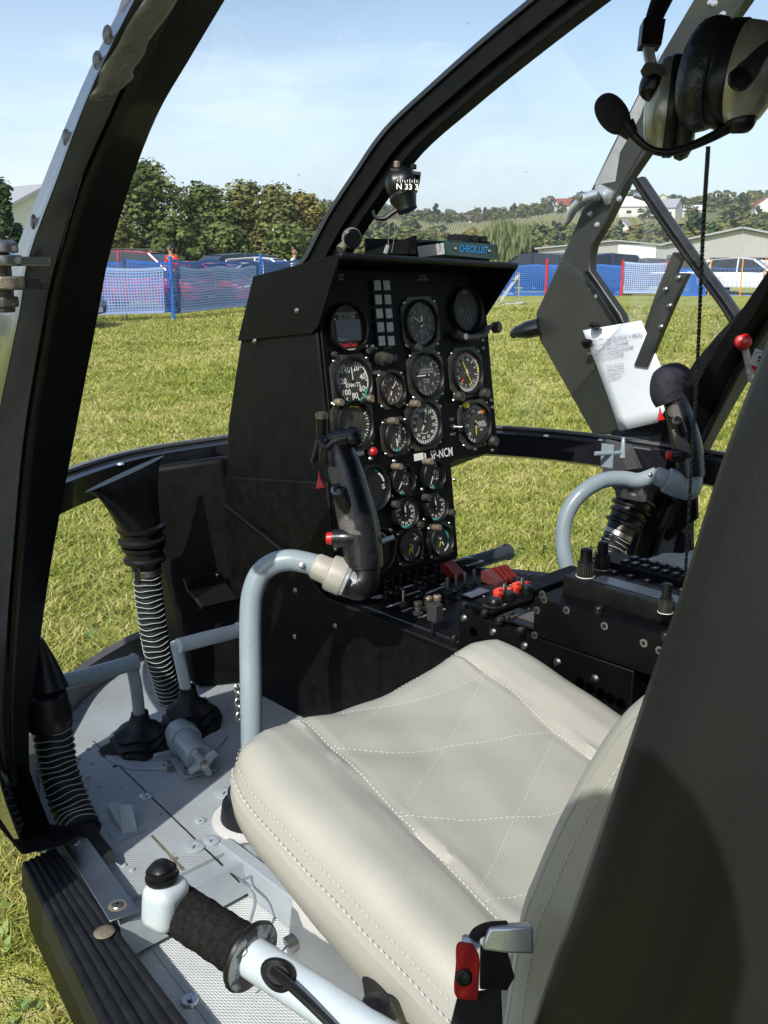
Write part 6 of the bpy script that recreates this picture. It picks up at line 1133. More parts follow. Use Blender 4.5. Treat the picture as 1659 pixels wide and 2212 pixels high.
for x, y, r_, h in [(1120, 1220, 0, 0)][:0] + [(1264, 1244, .0115, .022), (1300, 1228, .0105, .022), (1437, 1322, .0085, .02)]:
    b = MB(); p = A(x, y, z=zR); b.lathe([(r_ * 1.1, 0), (r_ * 1.1, .001), (r_ * .98, .0012), (r_ * .95, h), (r_ * .74, h + .001), (r_ * .72, h + .017), (r_ * .5, h + .0185), (0, h + .0185)], PLA, p, (0, 0, 1), 26)
    for k in range(20): a = k * math.pi / 10; b.box(p + Vector((math.cos(a) * r_ * .97, math.sin(a) * r_ * .97, h * .5)), (.0012, .0012, h * .85), BEZ, Euler((0, 0, a)).to_matrix())
    b.lathe([(r_ * 1.14, .0), (r_ * 1.14, .0008)], MRK, p, (0, 0, 1), 26); b.build('knob', rd_)
# handle beyond the console
b = MB(); p0, p1 = A(1000, 1222, d=2.05), A(1093, 1193, d=2.12); b.tube([p0, p1], .0165, mat('slate_grip', (.035, .045, .055), .35), n=20, sm=0); b.lathe([(.0185, 0), (.0195, .004), (.018, .009), (.01, .012), (.0, .012)], mat('slate_cap', (.04, .05, .06), .3), p1, p1 - p0, 20); b.tube([p0, A(960, 1235, d=2.0), Vector((1.32, 1.05, .86))], .012, BLK, n=12, sm=3)
tag(b.build('handle'), 'slate grey round lever grip sticking out to the right beyond the console', 'lever')
# ================================================================ SEATS
SX0, SX1, SY0, SY1 = .497, .977, .31, .802; SCX, SHW = (SX0 + SX1) / 2, (SX1 - SX0) / 2; SCY, SHL = (SY0 + SY1) / 2, (SY1 - SY0) / 2
QL = [((.727, .877), (.741, .793)), ((.741, .793), (.765, .721)), ((.765, .721), (.777, .672)), ((.726, .613), (.687, .669)), ((.687, .669), (.662, .741)), ((.662, .741), (.608, .863)), ((.727, .872), (.61, .603)), ((.608, .603), (.569, .654)), ((.569, .654), (.528, .73)), ((.528, .73), (.49, .87)), ((.608, .868), (.493, .588)), ((.726, .613), (.765, .729)), ((.765, .729), (.802, .872)), ((.488, .584), (.45, .70)), ((.45, .70), (.42, .85))]
SEAM = [((.800, .610), (.727, .612), (.61, .601), (.45, .585), (.36, .58)), ((.802, .876), (.727, .878), (.609, .864), (.45, .85), (.36, .845))]
def segd(px, py, a, c):
    (ay, ax), (cy, cx) = a, c; dx, dy = cx - ax, cy - ay; t = max(0, min(1, ((px - ax) * dx + (py - ay) * dy) / (dx * dx + dy * dy))); return math.hypot(px - ax - t * dx, py - ay - t * dy)
segsQ = QL; segsS = [(s[i], s[i + 1]) for s in SEAM for i in range(len(s) - 1)]
def seat_z(x, y, e):
    z = 1.003 - .26 * (.8 - y)
    u = abs(x - SCX) / SHW; z += (.014 if x > SCX else .010) * max(0, min(1, (u - .50) / .22)) - .017 * math.exp(-((x - .735) / .10) ** 2) * max(0, min(1, (y - .55) / .2))
    dq = min(segd(x, y, a, c) for a, c in segsQ); ds = min(segd(x, y, a, c) for a, c in segsS)
    if y < .81: z += .0055 * (1 - math.exp(-(dq / .03) ** 1.2)) * (1 if u < .58 else .0) - .0045 * math.exp(-(ds / .006) ** 2)
    z += .0012 * math.sin(x * 61 + y * 23) * math.sin(y * 47 - x * 11)
    r = .042
    if e < r: z -= r - math.sqrt(max(0, r * r - (r - e) ** 2))
    return z
def sq_map(a, c):
    n = 7; m_ = max(abs(a), abs(c)); k = 1 if m_ < 1e-6 else m_ / (abs(a) ** n + abs(c) ** n) ** (1 / n); kk = 1 + (k - 1) * m_ ** 4
    return SCX + a * kk * SHW, SCY + c * kk * SHL, (1 - m_) * SHW
def onseat(y, x, lift=.0012):
    u, v = (x - SCX) / SHW, (y - SCY) / SHL; e = (1 - min(1, max(abs(u), abs(v)))) * SHW; return Vector((x, y, seat_z(x, y, e) + lift))
def stitches(b, pts, step=.0068, ln=.0044, r=.00045, m=THR):
    P = [Vector(p) for p in pts]; acc = 0; nxt = 0
    for i in range(len(P) - 1):
        L0 = (P[i + 1] - P[i]).length; d = (P[i + 1] - P[i]).normalized()
        while nxt < acc + L0:
            c = P[i] + d * (nxt - acc); b.tube([c - d * ln / 2, c, c + d * ln / 2], [r * .5, r, r * .5], m, n=5, sm=0); nxt += step
        acc += L0
seat = thing('pilot_seat', (SCX, .55, ZF - .04), 'pale grey quilted leather pilot seat in the foreground, sunlit, nearest the door', 'seat', 'helicopter seats')
N1 = 78; lin = [math.sin(math.pi / 2 * (-1 + 2 * i / N1)) * .35 + (-1 + 2 * i / N1) * .65 for i in range(N1 + 1)]
vs = []; fs = []
for j, c in enumerate(lin):
    for i, a in enumerate(lin): x, y, e = sq_map(a, c); vs.append((x, y, seat_z(x, y, e)))
n1 = N1 + 1
for j in range(N1):
    for i in range(N1): fs.append([j * n1 + i, j * n1 + i + 1, (j + 1) * n1 + i + 1, (j + 1) * n1 + i])
loop = [i for i in range(n1)] + [k * n1 + N1 for k in range(1, n1)] + [N1 * n1 + i for i in range(N1 - 1, -1, -1)] + [k * n1 for k in range(N1 - 1, 0, -1)]
prev = loop; c0 = Vector((SCX, SCY, 0))
for dz, ins in [(-.006, -.004), (-.008, -.001), (-.018, -.005), (-.035, -.003), (-.05, .006), (-.058, .03)]:
    cur = []
    for q in loop:
        v = Vector(vs[q]); o_ = (Vector((v.x, v.y, 0)) - c0); t = max(0, min(1, (.8 - v.y) / .4)); cur.append(len(vs)); vs.append((v.x - o_.x / SHW * ins, v.y - o_.y / SHL * ins, v.z + dz * (1 + .55 * t)))
    L = len(loop)
    for k in range(L): fs.append([prev[k], prev[(k + 1) % L], cur[(k + 1) % L], cur[k]])
    prev = cur
fs.append(prev[::-1]); b = MB(); b.add(vs, fs, LTH); cu = b.build('cushion', seat, ang=50)
b = MB()
def dens(pts, n=30):
    out = []
    for i in range(len(pts) - 1):
        for k in range(n): f = k / n; out.append((pts[i][0] + (pts[i + 1][0] - pts[i][0]) * f, pts[i][1] + (pts[i + 1][1] - pts[i][1]) * f))
    return out + [pts[-1]]
for s_ in SEAM: stitches(b, [onseat(y, x, .0016) for y, x in dens(s_) if y < .80], .0056, .0040, .00048)
for q in QL: stitches(b, [onseat(y, x, .0004) for y, x in dens(q)], .0062, .0036, .0004)
ed = []
for k in range(120):
    c = 1 - 2 * k / 119; x, y, e = sq_map(-.985, c); ed.append(Vector((x - .001, y, seat_z(x, y, e) + .0015)))
stitches(b, ed, .0068, .0036, .00045); ed2 = [p + Vector((-.0065, 0, -.012)) for p in ed]; stitches(b, ed2, .0075, .004, .0006)
ed3 = []
for k in range(100): a = -1 + 2 * k / 99; x, y, e = sq_map(a, .985); ed3.append(Vector((x, y + .001, seat_z(x, y, e) + .0015)))
stitches(b, ed3, .0068, .0036, .00045); b.build('stitching', cu)
# backrest: side bolster profile (y, z) of its front edge
bf = [(.400, .90), (.388, 1.005), (.376, 1.05), (.352, 1.119), (.314, 1.201), (.270, 1.258), (.215, 1.36), (.17, 1.48), (.15, 1.56)]
bp = smooth_path([Vector((0, y, z)) for y, z in bf], 6); b = MB(); rows = []
for i, p in enumerate(bp):
    f = i / (len(bp) - 1); yf, z = p.y, p.z; yb = yf - .11 - .02 * f; x0, x1 = .502, .972; r = .022; row = []
    for (cx, cy, a0) in ((x0 + r, yf - r, 180), (x0 + r, yb + r, 90), ):
        pass
    pts_ = []
    for (cx, cy, a0) in ((x1 - r, yf - r, 0), (x0 + r, yf - r, 90), (x0 + r, yb + r, 180), (x1 - r, yb + r, 270)):
        for k in range(6): a = R(a0 + 90 * k / 5); pts_.append(Vector((cx + r * math.cos(a), cy + r * math.sin(a), z)))
    # hollow the front a little between the bolsters
    row = pts_[:6] + [Vector((x1 - r - (x1 - x0 - 2 * r) * t, yf - .03 * math.sin(math.pi * t) ** .7, z)) for t in (.15, .3, .5, .7, .85)] + pts_[6:]; rows.append(row + [row[0]])
b.rails(rows, LTH); b.add(rows[-1], [list(range(len(rows[-1]) - 1))], LTH); bk = b.build('backrest', seat, ang=60)
b = MB(); stitches(b, [Vector((.5015, p.y - .026, p.z)) for p in bp], .0072, .0042, .00055); b.tube([Vector((.506, p.y - .012, p.z)) for p in bp], .0022, LTH, n=6, sm=0); b.build('stitching', bk)
b = MB(); b.prism([(.61, .83, .62), (.61, .30, .62), (.61, .30, .86), (.61, .62, .89), (.61, .78, .935)], (.29, 0, 0), WHT2); b.build('seat_box', seat, bevel=.01, seg=3)
b = MB(); b.box((.665, .665, ZF - .018), (.020, .74, .052), FLS); b.box((.70, .665, ZF - .038), (.05, .74, .006), WHT2); b.build('seat_rail', seat, bevel=.002)
b = MB()
for x, y in [(568, 1859), (610, 1903), (700, 2010)]: b.lathe([(0, .003), (.003, .003), (.007, .002), (.0075, 0)], STL, A(x, y, z=ZF - .034), (0, 0, 1), 14)
split_build(b, 'screw', seat)
seat2 = dup(seat, seat.location + Vector((.875, .045, 0)), 0, 'pale grey leather seat on the far side of the console, mostly hidden behind the post')
# ================================================================ CYCLIC STICKS
def cyclic(D, off, label, tubem, coup, hood=False, path=None, boot=True):
    P = lambda x, y, dd=0.0: A(x, y, d=1.40 + dd) + off
    base = Vector((.735, 1.06, ZF)) + off; t = thing('cyclic_stick', base, label, 'control stick', 'cyclic control sticks')
    S = 1.40 / FP; CR = Vector((math.cos(YAW), -math.sin(YAW), 0)); CB = Vector((-math.sin(YAW), -math.cos(YAW), 0)); UP = Vector((0, 0, 1))
    b = MB(); b.tube(([base + Vector((0, 0, .05)), P(543, 1540), P(541, 1420), P(541, 1330), P(546, 1280), P(562, 1240), P(592, 1217), P(625, 1210), P(655, 1214), P(680, 1220)] if path is None else path + [P(680, 1220)]), .0162, tubem, n=20, sm=8); tb = b.build('stick_tube', t, ang=70)
    b = MB(); c = P(655, 1214) + CB * .0165; b.lathe([(0, .005), (.004, .004), (.005, 0)], STL, c, CB + UP * .4, 8); b.build('bolt', tb)
    ax = (P(745, 1250) - P(680, 1222)).normalized(); b = MB(); c0 = P(676, 1220); b.lathe([(.0165, 0), (.020, .006), (.0205, .024), (.026, .026), (.0275, .030), (.0275, .050), (.026, .052)], coup, c0, ax, 36); b.lathe([(.0262, .050), (.0262, .056), (.0235, .058), (.0235, .070)], CHR if coup is KNA else coup, c0, ax, 36); b.build('coupling', t)
    b = MB(); em = PLA if coup is KNA else tubem; b.tube([c0 + ax * .066, P(752, 1256), P(778, 1262), P(788, 1240), P(788, 1200)], [.0225, .0225, .0245, .0225, .0215], em, n=24, sm=8); b.lathe([(.0245, -.004), (.0238, .006)], em, P(752, 1256), ax, 28); b.build('elbow', t, ang=70)
    # grip body
    G = [P(786, 1222), P(782, 1180), P(776, 1140), P(768, 1105), P(757, 1060), P(746, 1018), P(735, 985), P(728, 962)]; rs = [.029, .0295, .0305, .0305, .028, .026, .024, .021]
    b = MB(); b.tube(G, rs, GRIPM, n=28, sm=6); b.lathe([(.0270, -.004), (.0270, .028), (.0262, .031)], GRIPM, P(787, 1222), G[1] - G[0], 28)
    b.tube([P(700, 1000) + CB * .004, P(712, 962) + CB * .006, P(735, 948) + CB * .008, P(760, 942) + CB * .01], [.009, .0155, .0155, .013], GRIPM, n=18, sm=5); g = b.build('grip', t, ang=70)
    b = MB(); b.tube([P(722, 1158) + CB * .012, P(752, 1156) + CB * .016, P(788, 1160) + CB * .014, P(800, 1168) + CB * .006], [.0135, .0135, .013, .008], GRIPM, n=20, sm=5); b.build('switch_housing', t); b = MB(); b.lathe([(.0, .012), (.0085, .010), (.0095, .006), (.0095, 0)], REDP if not hood else REDP, P(721, 1158) + CB * .012, -CR, 18); o = b.build('push_button', t); o['label'] = 'red push button'
    if not hood:
        b = MB(); c = P(763, 941) + CB * .012; b.lathe([(.006, -.012), (.0135, -.008), (.0155, -.002), (.0155, .004), (.013, .008), (.008, .011), (.0, .012)], GRIPM, c, CB * .6 + UP * .7 + CR * .3, 22); b.lathe([(.003, .011), (.0035, .014), (0, .0155)], PLA, c, CB * .6 + UP * .7 + CR * .3, 10); b.build('hat_switch', t)
        b = MB(); c = P(707, 953) + CB * .016; b.lathe([(.0115, 0), (.0115, .004), (.009, .0045), (.008, .002), (.004, .002), (.0038, .011), (0, .012)], GRIPM, c, CB * .7 + UP * .6, 22); b.build('ring_switch', t)
        b = MB(); c = P(694, 950) + CB * -.02; b.lathe([(.0088, 0), (.0088, .028), (.0085, .030)], PLA, c, UP, 20); b.lathe([(.0098, .029), (.0098, .036), (.006, .038), (0, .038)], BRS, c, UP, 20); b.build('top_button', t)
    else:
        b = MB(); HD = mat('black_hood_cloth', (.012, .011, .022), .75, bump=[(60, .004, 'noise')]); b.tube([P(722, 1000), P(712, 970), P(718, 935), P(745, 915), P(778, 912)], [.030, .034, .036, .026, .012], HD, n=24, sm=6); b.build('cloth_hood', t)
    # trigger
    b = MB(); q = [P(683, 1046), P(700, 1020), P(700, 1040), P(690, 1052)]; q = [P(689, 1013), P(694, 1030), P(705, 1051), P(682, 1054), P(685, 1040), P(688, 1030)]; b.prism(q, CB * .009, REDP); o = b.build('trigger', t, bevel=.0015); o['label'] = 'red trigger'
    b = MB(); b.tube([P(692, 950), P(683, 980), P(676, 1000)], [.006, .005, .004], PLA, n=8); b.build('guard_wire', t)
    # checkered side panels hug the grip surface
    def surf(x, y, extra=.0008):
        yy_ = [1222, 1180, 1140, 1105, 1060, 1018, 985, 962]; xs_ = [786, 782, 776, 768, 757, 746, 735, 728]
        k = 0
        while k < 6 and y < yy_[k + 1]: k += 1
        f = (yy_[k] - y) / (yy_[k] - yy_[k + 1]); cx = xs_[k] + (xs_[k + 1] - xs_[k]) * f; r = (rs[k] + (rs[k + 1] - rs[k]) * f); u = (x - cx) * S; w_ = math.sqrt(max(1e-6, r * r - min(u * u, r * r * .97))); return P(x, y) + CB * (w_ + extra)
    def patch(rowsxy, m, nm):
        b = MB(); rws = []
        for (xa, xb, y) in rowsxy: rws.append([surf(xa + (xb - xa) * k / 8, y) for k in range(9)])
        b.rails(rws, m, 0); b.build(nm, g)
    patch([(712, 740, 1002), (709, 748, 1012), (711, 752, 1028), (715, 755, 1040)], KNURL, 'checkered_patch'); patch([(722, 728, 1078), (726, 768, 1098), (730, 785, 1118), (735, 797, 1135), (738, 790, 1143)], KNURL, 'checkered_patch')
    b = MB(); c = surf(733, 1050, .006); b.tube([surf(762, 1125, -.012), surf(750, 1085, -.006), surf(738, 1058, -.001), surf(732, 1046, .002)], [.006, .011, .0125, .0105], GRIPM, n=18, sm=5); b.lathe([(.0065, -.004), (.0065, .003), (.0048, .0035), (.0045, .008), (0, .0085)], PLA, surf(732, 1047, .006), CB * .5 + UP * .8 - CR * .3, 16); b.lathe([(.0105, -.003), (.0108, .0015)], STL, surf(732, 1047, .005), CB * .5 + UP * .8 - CR * .3, 20); b.build('thumb_switch', t)
    b = MB(); b.tube([P(812, 1175), P(835, 1166), P(852, 1160)], [.005, .004, .004], mat('slate_rod', (.03, .05, .07), .3) if not hood else PLA, n=10); b.build('cable_stub', t)
    if boot:
        b = MB(); b.lathe([(.062, 0), (.062, .004), (.052, .006)], WHT2, base, (0, 0, 1), 30); b.build('boot_flange', t); b = MB(); b.lathe([(.050, .003), (.046, .03), (.036, .035), (.037, .05), (.026, .055), (.024, .085), (.017, .09)], RUB, base, (0, 0, 1), 30); b.build('rubber_boot', t)
    return t, P
cyc, CPn = cyclic(1.40, Vector((0, 0, 0)), 'black pistol grip on a curved grey tube in front of the sunlit seat', GREY, KNA)
offR = A(1492, 1040, d=1.97) - A(785, 1240, d=1.40)
cyc2, _ = cyclic(1.40, offR, 'far cyclic stick with a cloth hooded grip on an all grey curved tube', GREY, GREY, hood=True, path=[A(1300, 1420, d=1.97), A(1262, 1310, d=1.96), A(1226, 1228, d=1.95), A(1216, 1162, d=1.95), A(1226, 1107, d=1.95), A(1257, 1065, d=1.95), A(1303, 1038, d=1.96), A(1346, 1034, d=1.97), A(1380, 1038, d=1.97)])
b = MB(); c = A(1312, 985, d=2.0); b.box(c, (.004, .03, .05), GREY); b.tube([A(1285, 980, d=1.98), A(1345, 978, d=2.0)], .005, GREY, n=8, sm=0); b.tube([A(1345, 990, d=2.0), A(1347, 945, d=2.0)], [.007, .004], GREY, n=8, sm=0); b.build('checklist_bracket', cyc2, bevel=.001)
# ================================================================ COLLECTIVE LEVER
col = thing('collective_lever', (.44, .3, .66), 'pale blue grey collective lever with black foam hand grip lying beside the seat', 'control lever')
cx_ = .43; K0 = A(356, 1945, x=.405); K1 = A(545, 2068, x=.425); ax = (K1 - K0).normalized(); tail = K1 + ax * .62; b = MB(); b.tube([K0, K1, tail], .0185, WHT, n=32, sm=0); ct = b.build('lever_tube', col, ang=60)
b = MB(); g0 = K0 + ax * .012; g1 = K1 - ax * .006; pts_ = [g0.lerp(g1, k / 40) for k in range(41)]; rg = random.Random(2); b.tube(pts_, [.0240 + rg.uniform(-.0006, .0006) for k in range(41)], FOAM, n=36, sm=0); b.build('foam_grip', col, ang=70)
b = MB(); b.lathe([(.0185, 0), (.0315, .001), (.033, .004), (.0315, .007), (.0185, .008)], mat('worn_black_flange', (.30, .34, .36), .4, var=(60, .12, (.012, .012, .012))), K1 - ax * .006, ax, 44); b.lathe([(.0326, .001), (.034, .004), (.0326, .007)], PLA, K1 - ax * .006, ax, 44); b.build('hand_flange', col)
hc = A(357, 1948, x=.395); b = MB(); F = frame((0, 0, 1), ax); b.box(hc + Vector((0, 0, .0)), (.042, .036, .050), WHT, Euler((.12, 0, .35)).to_matrix()); b.build('head_block', col, bevel=.012, seg=4)
b = MB(); bt = hc + Vector((0, .002, .024)); upv = Vector((-.05, .05, 1)); b.lathe([(.0155, 0), (.0165, .002), (.0165, .005), (.0135, .006), (.0150, .008), (.0150, .011), (.0118, .012), (.0125, .014), (.0085, .018), (.003, .0198), (0, .020)], PLA, bt, upv, 30); b.build('friction_button', col)
b = MB(); sc1 = CB_ = None
for x, y in [(547, 2052), (563, 2058)]: p = A(x + 6, y + 2, x=.44); n = (Vector((0, 0, CH)) - p).normalized(); pr_ = K0 + ax * ((p - K0).dot(ax)); q_ = pr_ + (n - ax * n.dot(ax)).normalized() * .0184; n2 = (q_ - pr_).normalized(); b.lathe([(0, .002), (.002, .002), (.0045, .0016), (.005, 0)], BRS if x < 550 else STL, q_ + Vector((0, 0, 0)), n2, 12)
split_build(b, 'screw', ct)
h0 = K0 + ax * (A(632, 2148, x=.44) - K0).dot(ax); vw = (Vector((0, 0, CH)) - h0).normalized(); vw = (vw - ax * vw.dot(ax)).normalized(); sd_ = ax.cross(vw)
b = MB(); F = Matrix((ax, sd_, vw)).transposed(); c = h0 + vw * .0175; b.tube([c + F @ Vector((math.cos(a) * .016, math.sin(a) * .010, .001 - .004 * math.sin(a) ** 2)) for a in [k * math.pi / 12 for k in range(25)]], .0035, PLA, n=8, sm=0); b.add([c + F @ Vector((math.cos(k * math.pi / 10) * .013, math.sin(k * math.pi / 10) * .008, .0018)) for k in range(20)], [list(range(20))], RUB)
b.tube([c + F @ Vector((-.008, 0, -.004)), c + F @ Vector((.0, .0, .010)), c + F @ Vector((.022, .002, .014)), c + F @ Vector((.06, .008, .012)), c + F @ Vector((.12, .02, .0))], [.0035, .004, .0045, .004, .0035], PLA, n=10); b.build('cable_grommet', col)
b = MB(); b.box((.655, .80, ZF - .005), (.006, .035, .03), STL); b.cyl((.652, .79, ZF - .0), (.62, .80, ZF + .004), .009, BEZ); b.cyl((.62, .80, ZF + .004), (.60, .805, ZF), .011, STL); b.tube([(.60, .805, ZF), (.56, .80, ZF - .01), (.50, .79, ZF + .01)], .0012, STL, n=5); b.tube([(.655, .955, ZF - .005), (.63, .94, ZF + .005), (.622, .90, ZF + .004), (.58, .86, ZF - .01), (.56, .80, ZF - .02)], .0022, CHR, n=6); tag(b.build('cable_plug'), 'small metal cable plug and wire loop fixed to the seat rail', 'connector')
b = MB(); b.tube([A(795, 2110, x=.50), A(812, 2160, x=.48), A(815, 2185, x=.47)], [.006, .010, .006], BELT, n=10); b.lathe([(0, -.018), (.012, -.014), (.018, 0), (.012, .014), (0, .018)], PLA, A(813, 2192, x=.465), (0, 0, 1), 20); tag(b.build('adjuster_knob'), 'round black seat adjuster knob under the front left edge of the cushion', 'knob')
# ================================================================ SEAT BELT BUCKLE
bk_ = thing('belt_buckle', A(1040, 2060, d=.68), 'silver harness buckle with red webbing tab lying against the seat cushion', 'buckle'); CBk = Vector((-math.sin(YAW), -math.cos(YAW), .35)).normalized()
Z5 = lambda x, y, dd=0.0: A(948.8 + .1634 * x, 1931.4 + .1634 * y, d=.66 + dd)
b = MB(); b.prism([Z5(650, 480), Z5(700, 460), Z5(1250, 430), Z5(1250, 800), Z5(900, 790), Z5(575, 745), Z5(590, 640)], CBk * -.012, CHR); b.lathe([(0, .001), (.0022, .001)], RUB, Z5(775, 555, -.001), CBk, 12); b.build('buckle_plate', bk_, bevel=.002, seg=3)
b = MB(); b.prism([Z5(300, 580, .01), Z5(340, 560, .01), Z5(520, 570, .01), Z5(560, 700, .0), Z5(500, 740, .0), Z5(300, 660, .01)], CBk * -.005, CHR); b.build('latch', bk_, bevel=.0015)
b = MB(); b.tube([Z5(455, 610, .004), Z5(500, 520, .006), Z5(650, 450, .008), Z5(900, 430, .01)], .0042, BELT, n=10); b.prism([Z5(550, 700, .02), Z5(900, 740, .02), Z5(1000, 1100, .02), Z5(900, 1280, .02), Z5(540, 1260, .02)], CBk * -.006, BELT); b.prism([Z5(250, 1340, .004), Z5(820, 1250, .006), Z5(860, 2100, .01), Z5(60, 2100, .0)], CBk * -.003, BELT); b.build('webbing', bk_, bevel=.001)
b = MB(); lay = [(218, 642), (300, 634), (430, 650), (455, 640)]
rws = []
for (y, xl, xr, dd) in [(640, 250, 430, .004), (665, 222, 470, -.001), (760, 212, 535, -.002), (900, 222, 540, -.002), (1050, 205, 530, -.003), (1200, 190, 525, -.003), (1320, 190, 515, -.002), (1365, 240, 500, .001)]: rws.append([Z5(xl + (xr - xl) * k / 6, y + (30 * k / 6), dd + .0018 * math.sin(k * 1.3 + y * .01)) for k in range(7)])
b.rails(rws, WEB, 0); rt_ = b.build('red_tab', bk_, solid=.004, sub=1); rt_['label'] = 'red webbing pull tab'
b = MB(); b.lathe([(0, .0018), (.004, .0016), (.0055, .0008), (.006, 0)], PLA, Z5(325, 1105, -.0055), CBk, 24); b.build('snap_button', rt_)
# ================================================================ HEADSET
CRv = Vector((math.cos(YAW), -math.sin(YAW), 0)); CBv = Vector((-math.sin(YAW) * CP, -math.cos(YAW) * CP, SP)); CUv = Vector((math.sin(YAW) * SP, math.cos(YAW) * SP, CP))
def HP(x, y, dd=0.0): return A(1321.5 + .2034 * x, .2034 * y, d=.85 + dd)
hs = thing('headset', HP(900, 900), 'aviation headset with champagne ear shells hanging at the top right corner', 'headset')
def cup(c, axis, spin, ry, rx, label, zs=1.0):
    ax_ = (CRv * axis[0] + CUv * axis[1] + CBv * axis[2]).normalized(); ud = (CRv * spin[0] + CUv * spin[1]); ud = (ud - ax_ * ud.dot(ax_)).normalized(); sd_ = ud.cross(ax_); F = Matrix((sd_, ud, ax_)).transposed(); M_ = M4(c, F) @ Matrix.Diagonal((rx, ry, zs, 1)); N_ = 48
    def ring(prof, m, nm, par, ple=0.0):
        b = MB(M_); vs = []; fs = []
        for r_, h in prof:
            for k in range(N_): a = 2 * math.pi * k / N_; w_ = 1 + (ple * math.sin(k * math.pi / 1.0 * .5 * 2) if ple else 0) ; rr_ = r_ * (1 + (ple if k % 2 else -ple)); vs.append((math.cos(a) * rr_, math.sin(a) * rr_, h))
        for i in range(len(prof) - 1):
            for k in range(N_): fs.append([i * N_ + k, i * N_ + (k + 1) % N_, (i + 1) * N_ + (k + 1) % N_, (i + 1) * N_ + k])
        if prof[-1][0] < .4: fs.append([(len(prof) - 1) * N_ + k for k in range(N_)])
        b.add(vs, fs, m); return b.build(nm, par, ang=50)
    cp = ring([(.90, .002), (.97, .004), (1.0, .008), (1.0, .018), (.97, .020)], PLA, 'ear_cup_rim', hs); ring([(.955, .018), (.97, .022), (.94, .032), (.80, .042), (.55, .049), (.25, .052), (.0, .053)], CHAMP, 'ear_shell', hs)
    ring([(.45, -.010), (.62, -.022), (.82, -.024), (.98, -.018), (1.05, -.008), (1.0, .001), (.92, .003)], PADL, 'ear_cushion', hs, .012); ring([(.62, -.012), (.3, -.008), (.0, -.008)], FOAM, 'speaker_cloth', hs); return M_
M1 = cup(HP(1120, 790, -.02), (.80, -.25, .52), (-.34, -.94) and (.36, .93), .0475, .037, 'front'); M2 = cup(HP(730, 1130, .03), (-.95, .10, -.22), (.10, .97), .0465, .036, 'rear', .62)
b = MB(); b.tube([HP(640, -500, .0), HP(590, -150, .0), HP(530, 0, .0), HP(480, 120, .0), HP(440, 230, .0)], [.010, .010, .010, .009, .008], PLA, n=12, flat=.5); b.tube([HP(640, -500), HP(1100, -700, -.02), HP(1700, -400, -.04), HP(1850, 100, -.05), HP(1750, 350, -.05)], .010, PLA, n=12, flat=.5)
b.tube([HP(1850, 100, -.05), HP(1720, 420, -.055), HP(1560, 560, -.06), HP(1440, 720, -.062), HP(1345, 850, -.06)], [.010, .0115, .0115, .0125, .013], PADL, n=14, flat=.6); b.lathe([(.0, .004), (.009, .003), (.010, 0)], PLA, HP(1355, 845, -.07), CBv, 18); b.build('headband', hs)
b = MB(); b.prism([HP(340, 200, -.005), HP(380, 165, -.005), HP(575, 200, -.005), HP(530, 470, -.005), HP(310, 465, -.005)], CBv * -.014, PLA); b.prism([HP(340, 690, .0), HP(380, 650, .0), HP(545, 685, .0), HP(580, 780, .0), HP(500, 830, .005), HP(395, 835, .005)], CBv * -.012, PLA); b.tube([HP(500, 780, .01), HP(440, 870, .012), HP(415, 960, .014), HP(450, 1050, .016)], [.008, .011, .011, .006], PLA, n=12); b.build('slider', hs, bevel=.0015)
b = MB()
for dx in (0, 40, 75): b.tube([HP(365 + dx, 440, .002), HP(362 + dx, 560, .002), HP(385 + dx, 670, .002)], .0018 if dx != 0 else .0028, CHR, n=8)
b.build('slider_wire', hs)
b = MB(); b.tube([HP(1440, 1240, -.03), HP(1390, 1275, -.035), HP(1320, 1310, -.035), HP(1250, 1350, -.03)], [.009, .0115, .0095, .006], PLA, n=16); b.tube([HP(1280, 1335, -.03), HP(1060, 1455, -.03), HP(820, 1560, -.03), HP(620, 1615, -.03), HP(450, 1600, -.03), HP(330, 1530, -.03), HP(220, 1420, -.03)], [.0050, .0042, .0036, .0033, .0033, .0033, .0037], PLA, n=12, sm=8); b.build('microphone_boom', hs)
b = MB(); m0, m1 = A(1372, 300, d=.82), A(1300, 215, d=.82); b.tube([A(1366, 292, d=.82), A(1350, 272, d=.82)], [.006, .009], PLA, n=12, sm=0); b.lathe([(.0128 * math.sin(math.pi * k / 18) ** .8, -.0185 * math.cos(math.pi * k / 18)) for k in range(19)], mat('microphone_foam', (.010, .009, .014), .95, bump=[(400, .002, 'noise')]), A(1323, 246, d=.82), A(1300, 214, d=.82) - A(1346, 278, d=.82), 26); b.build('microphone', hs)
b = MB(M1 @ Matrix.Translation((0, -.18, .0515))); b.tube([Vector((math.cos(a) * .16, math.sin(a) * .13, .0)) for a in [k * math.pi / 9 for k in range(19)]], .012, BRS, n=5, sm=0); b.build('ear_shell_emblem', hs)
b = MB(); c0 = A(1530, 318, d=.85); c1 = A(1478, 1290, d=1.30); pts_ = []
NC = 560; base_ = smooth_path([c0, A(1519, 500, d=.92), A(1506, 800, d=1.06), A(1494, 1000, d=1.15), c1], 140); NC = len(base_)
for ph in (0, math.pi):
    pts_ = []
    for i, p in enumerate(base_): a = i * .8 + ph; r_ = .0011; pts_.append(p + CRv * math.cos(a) * r_ + CBv * math.sin(a) * r_)
    b.tube(pts_, .0012, PLA if ph == 0 else mat('grey_cord', (.06, .06, .06), .5), n=6, sm=0)
b.build('cord', hs)
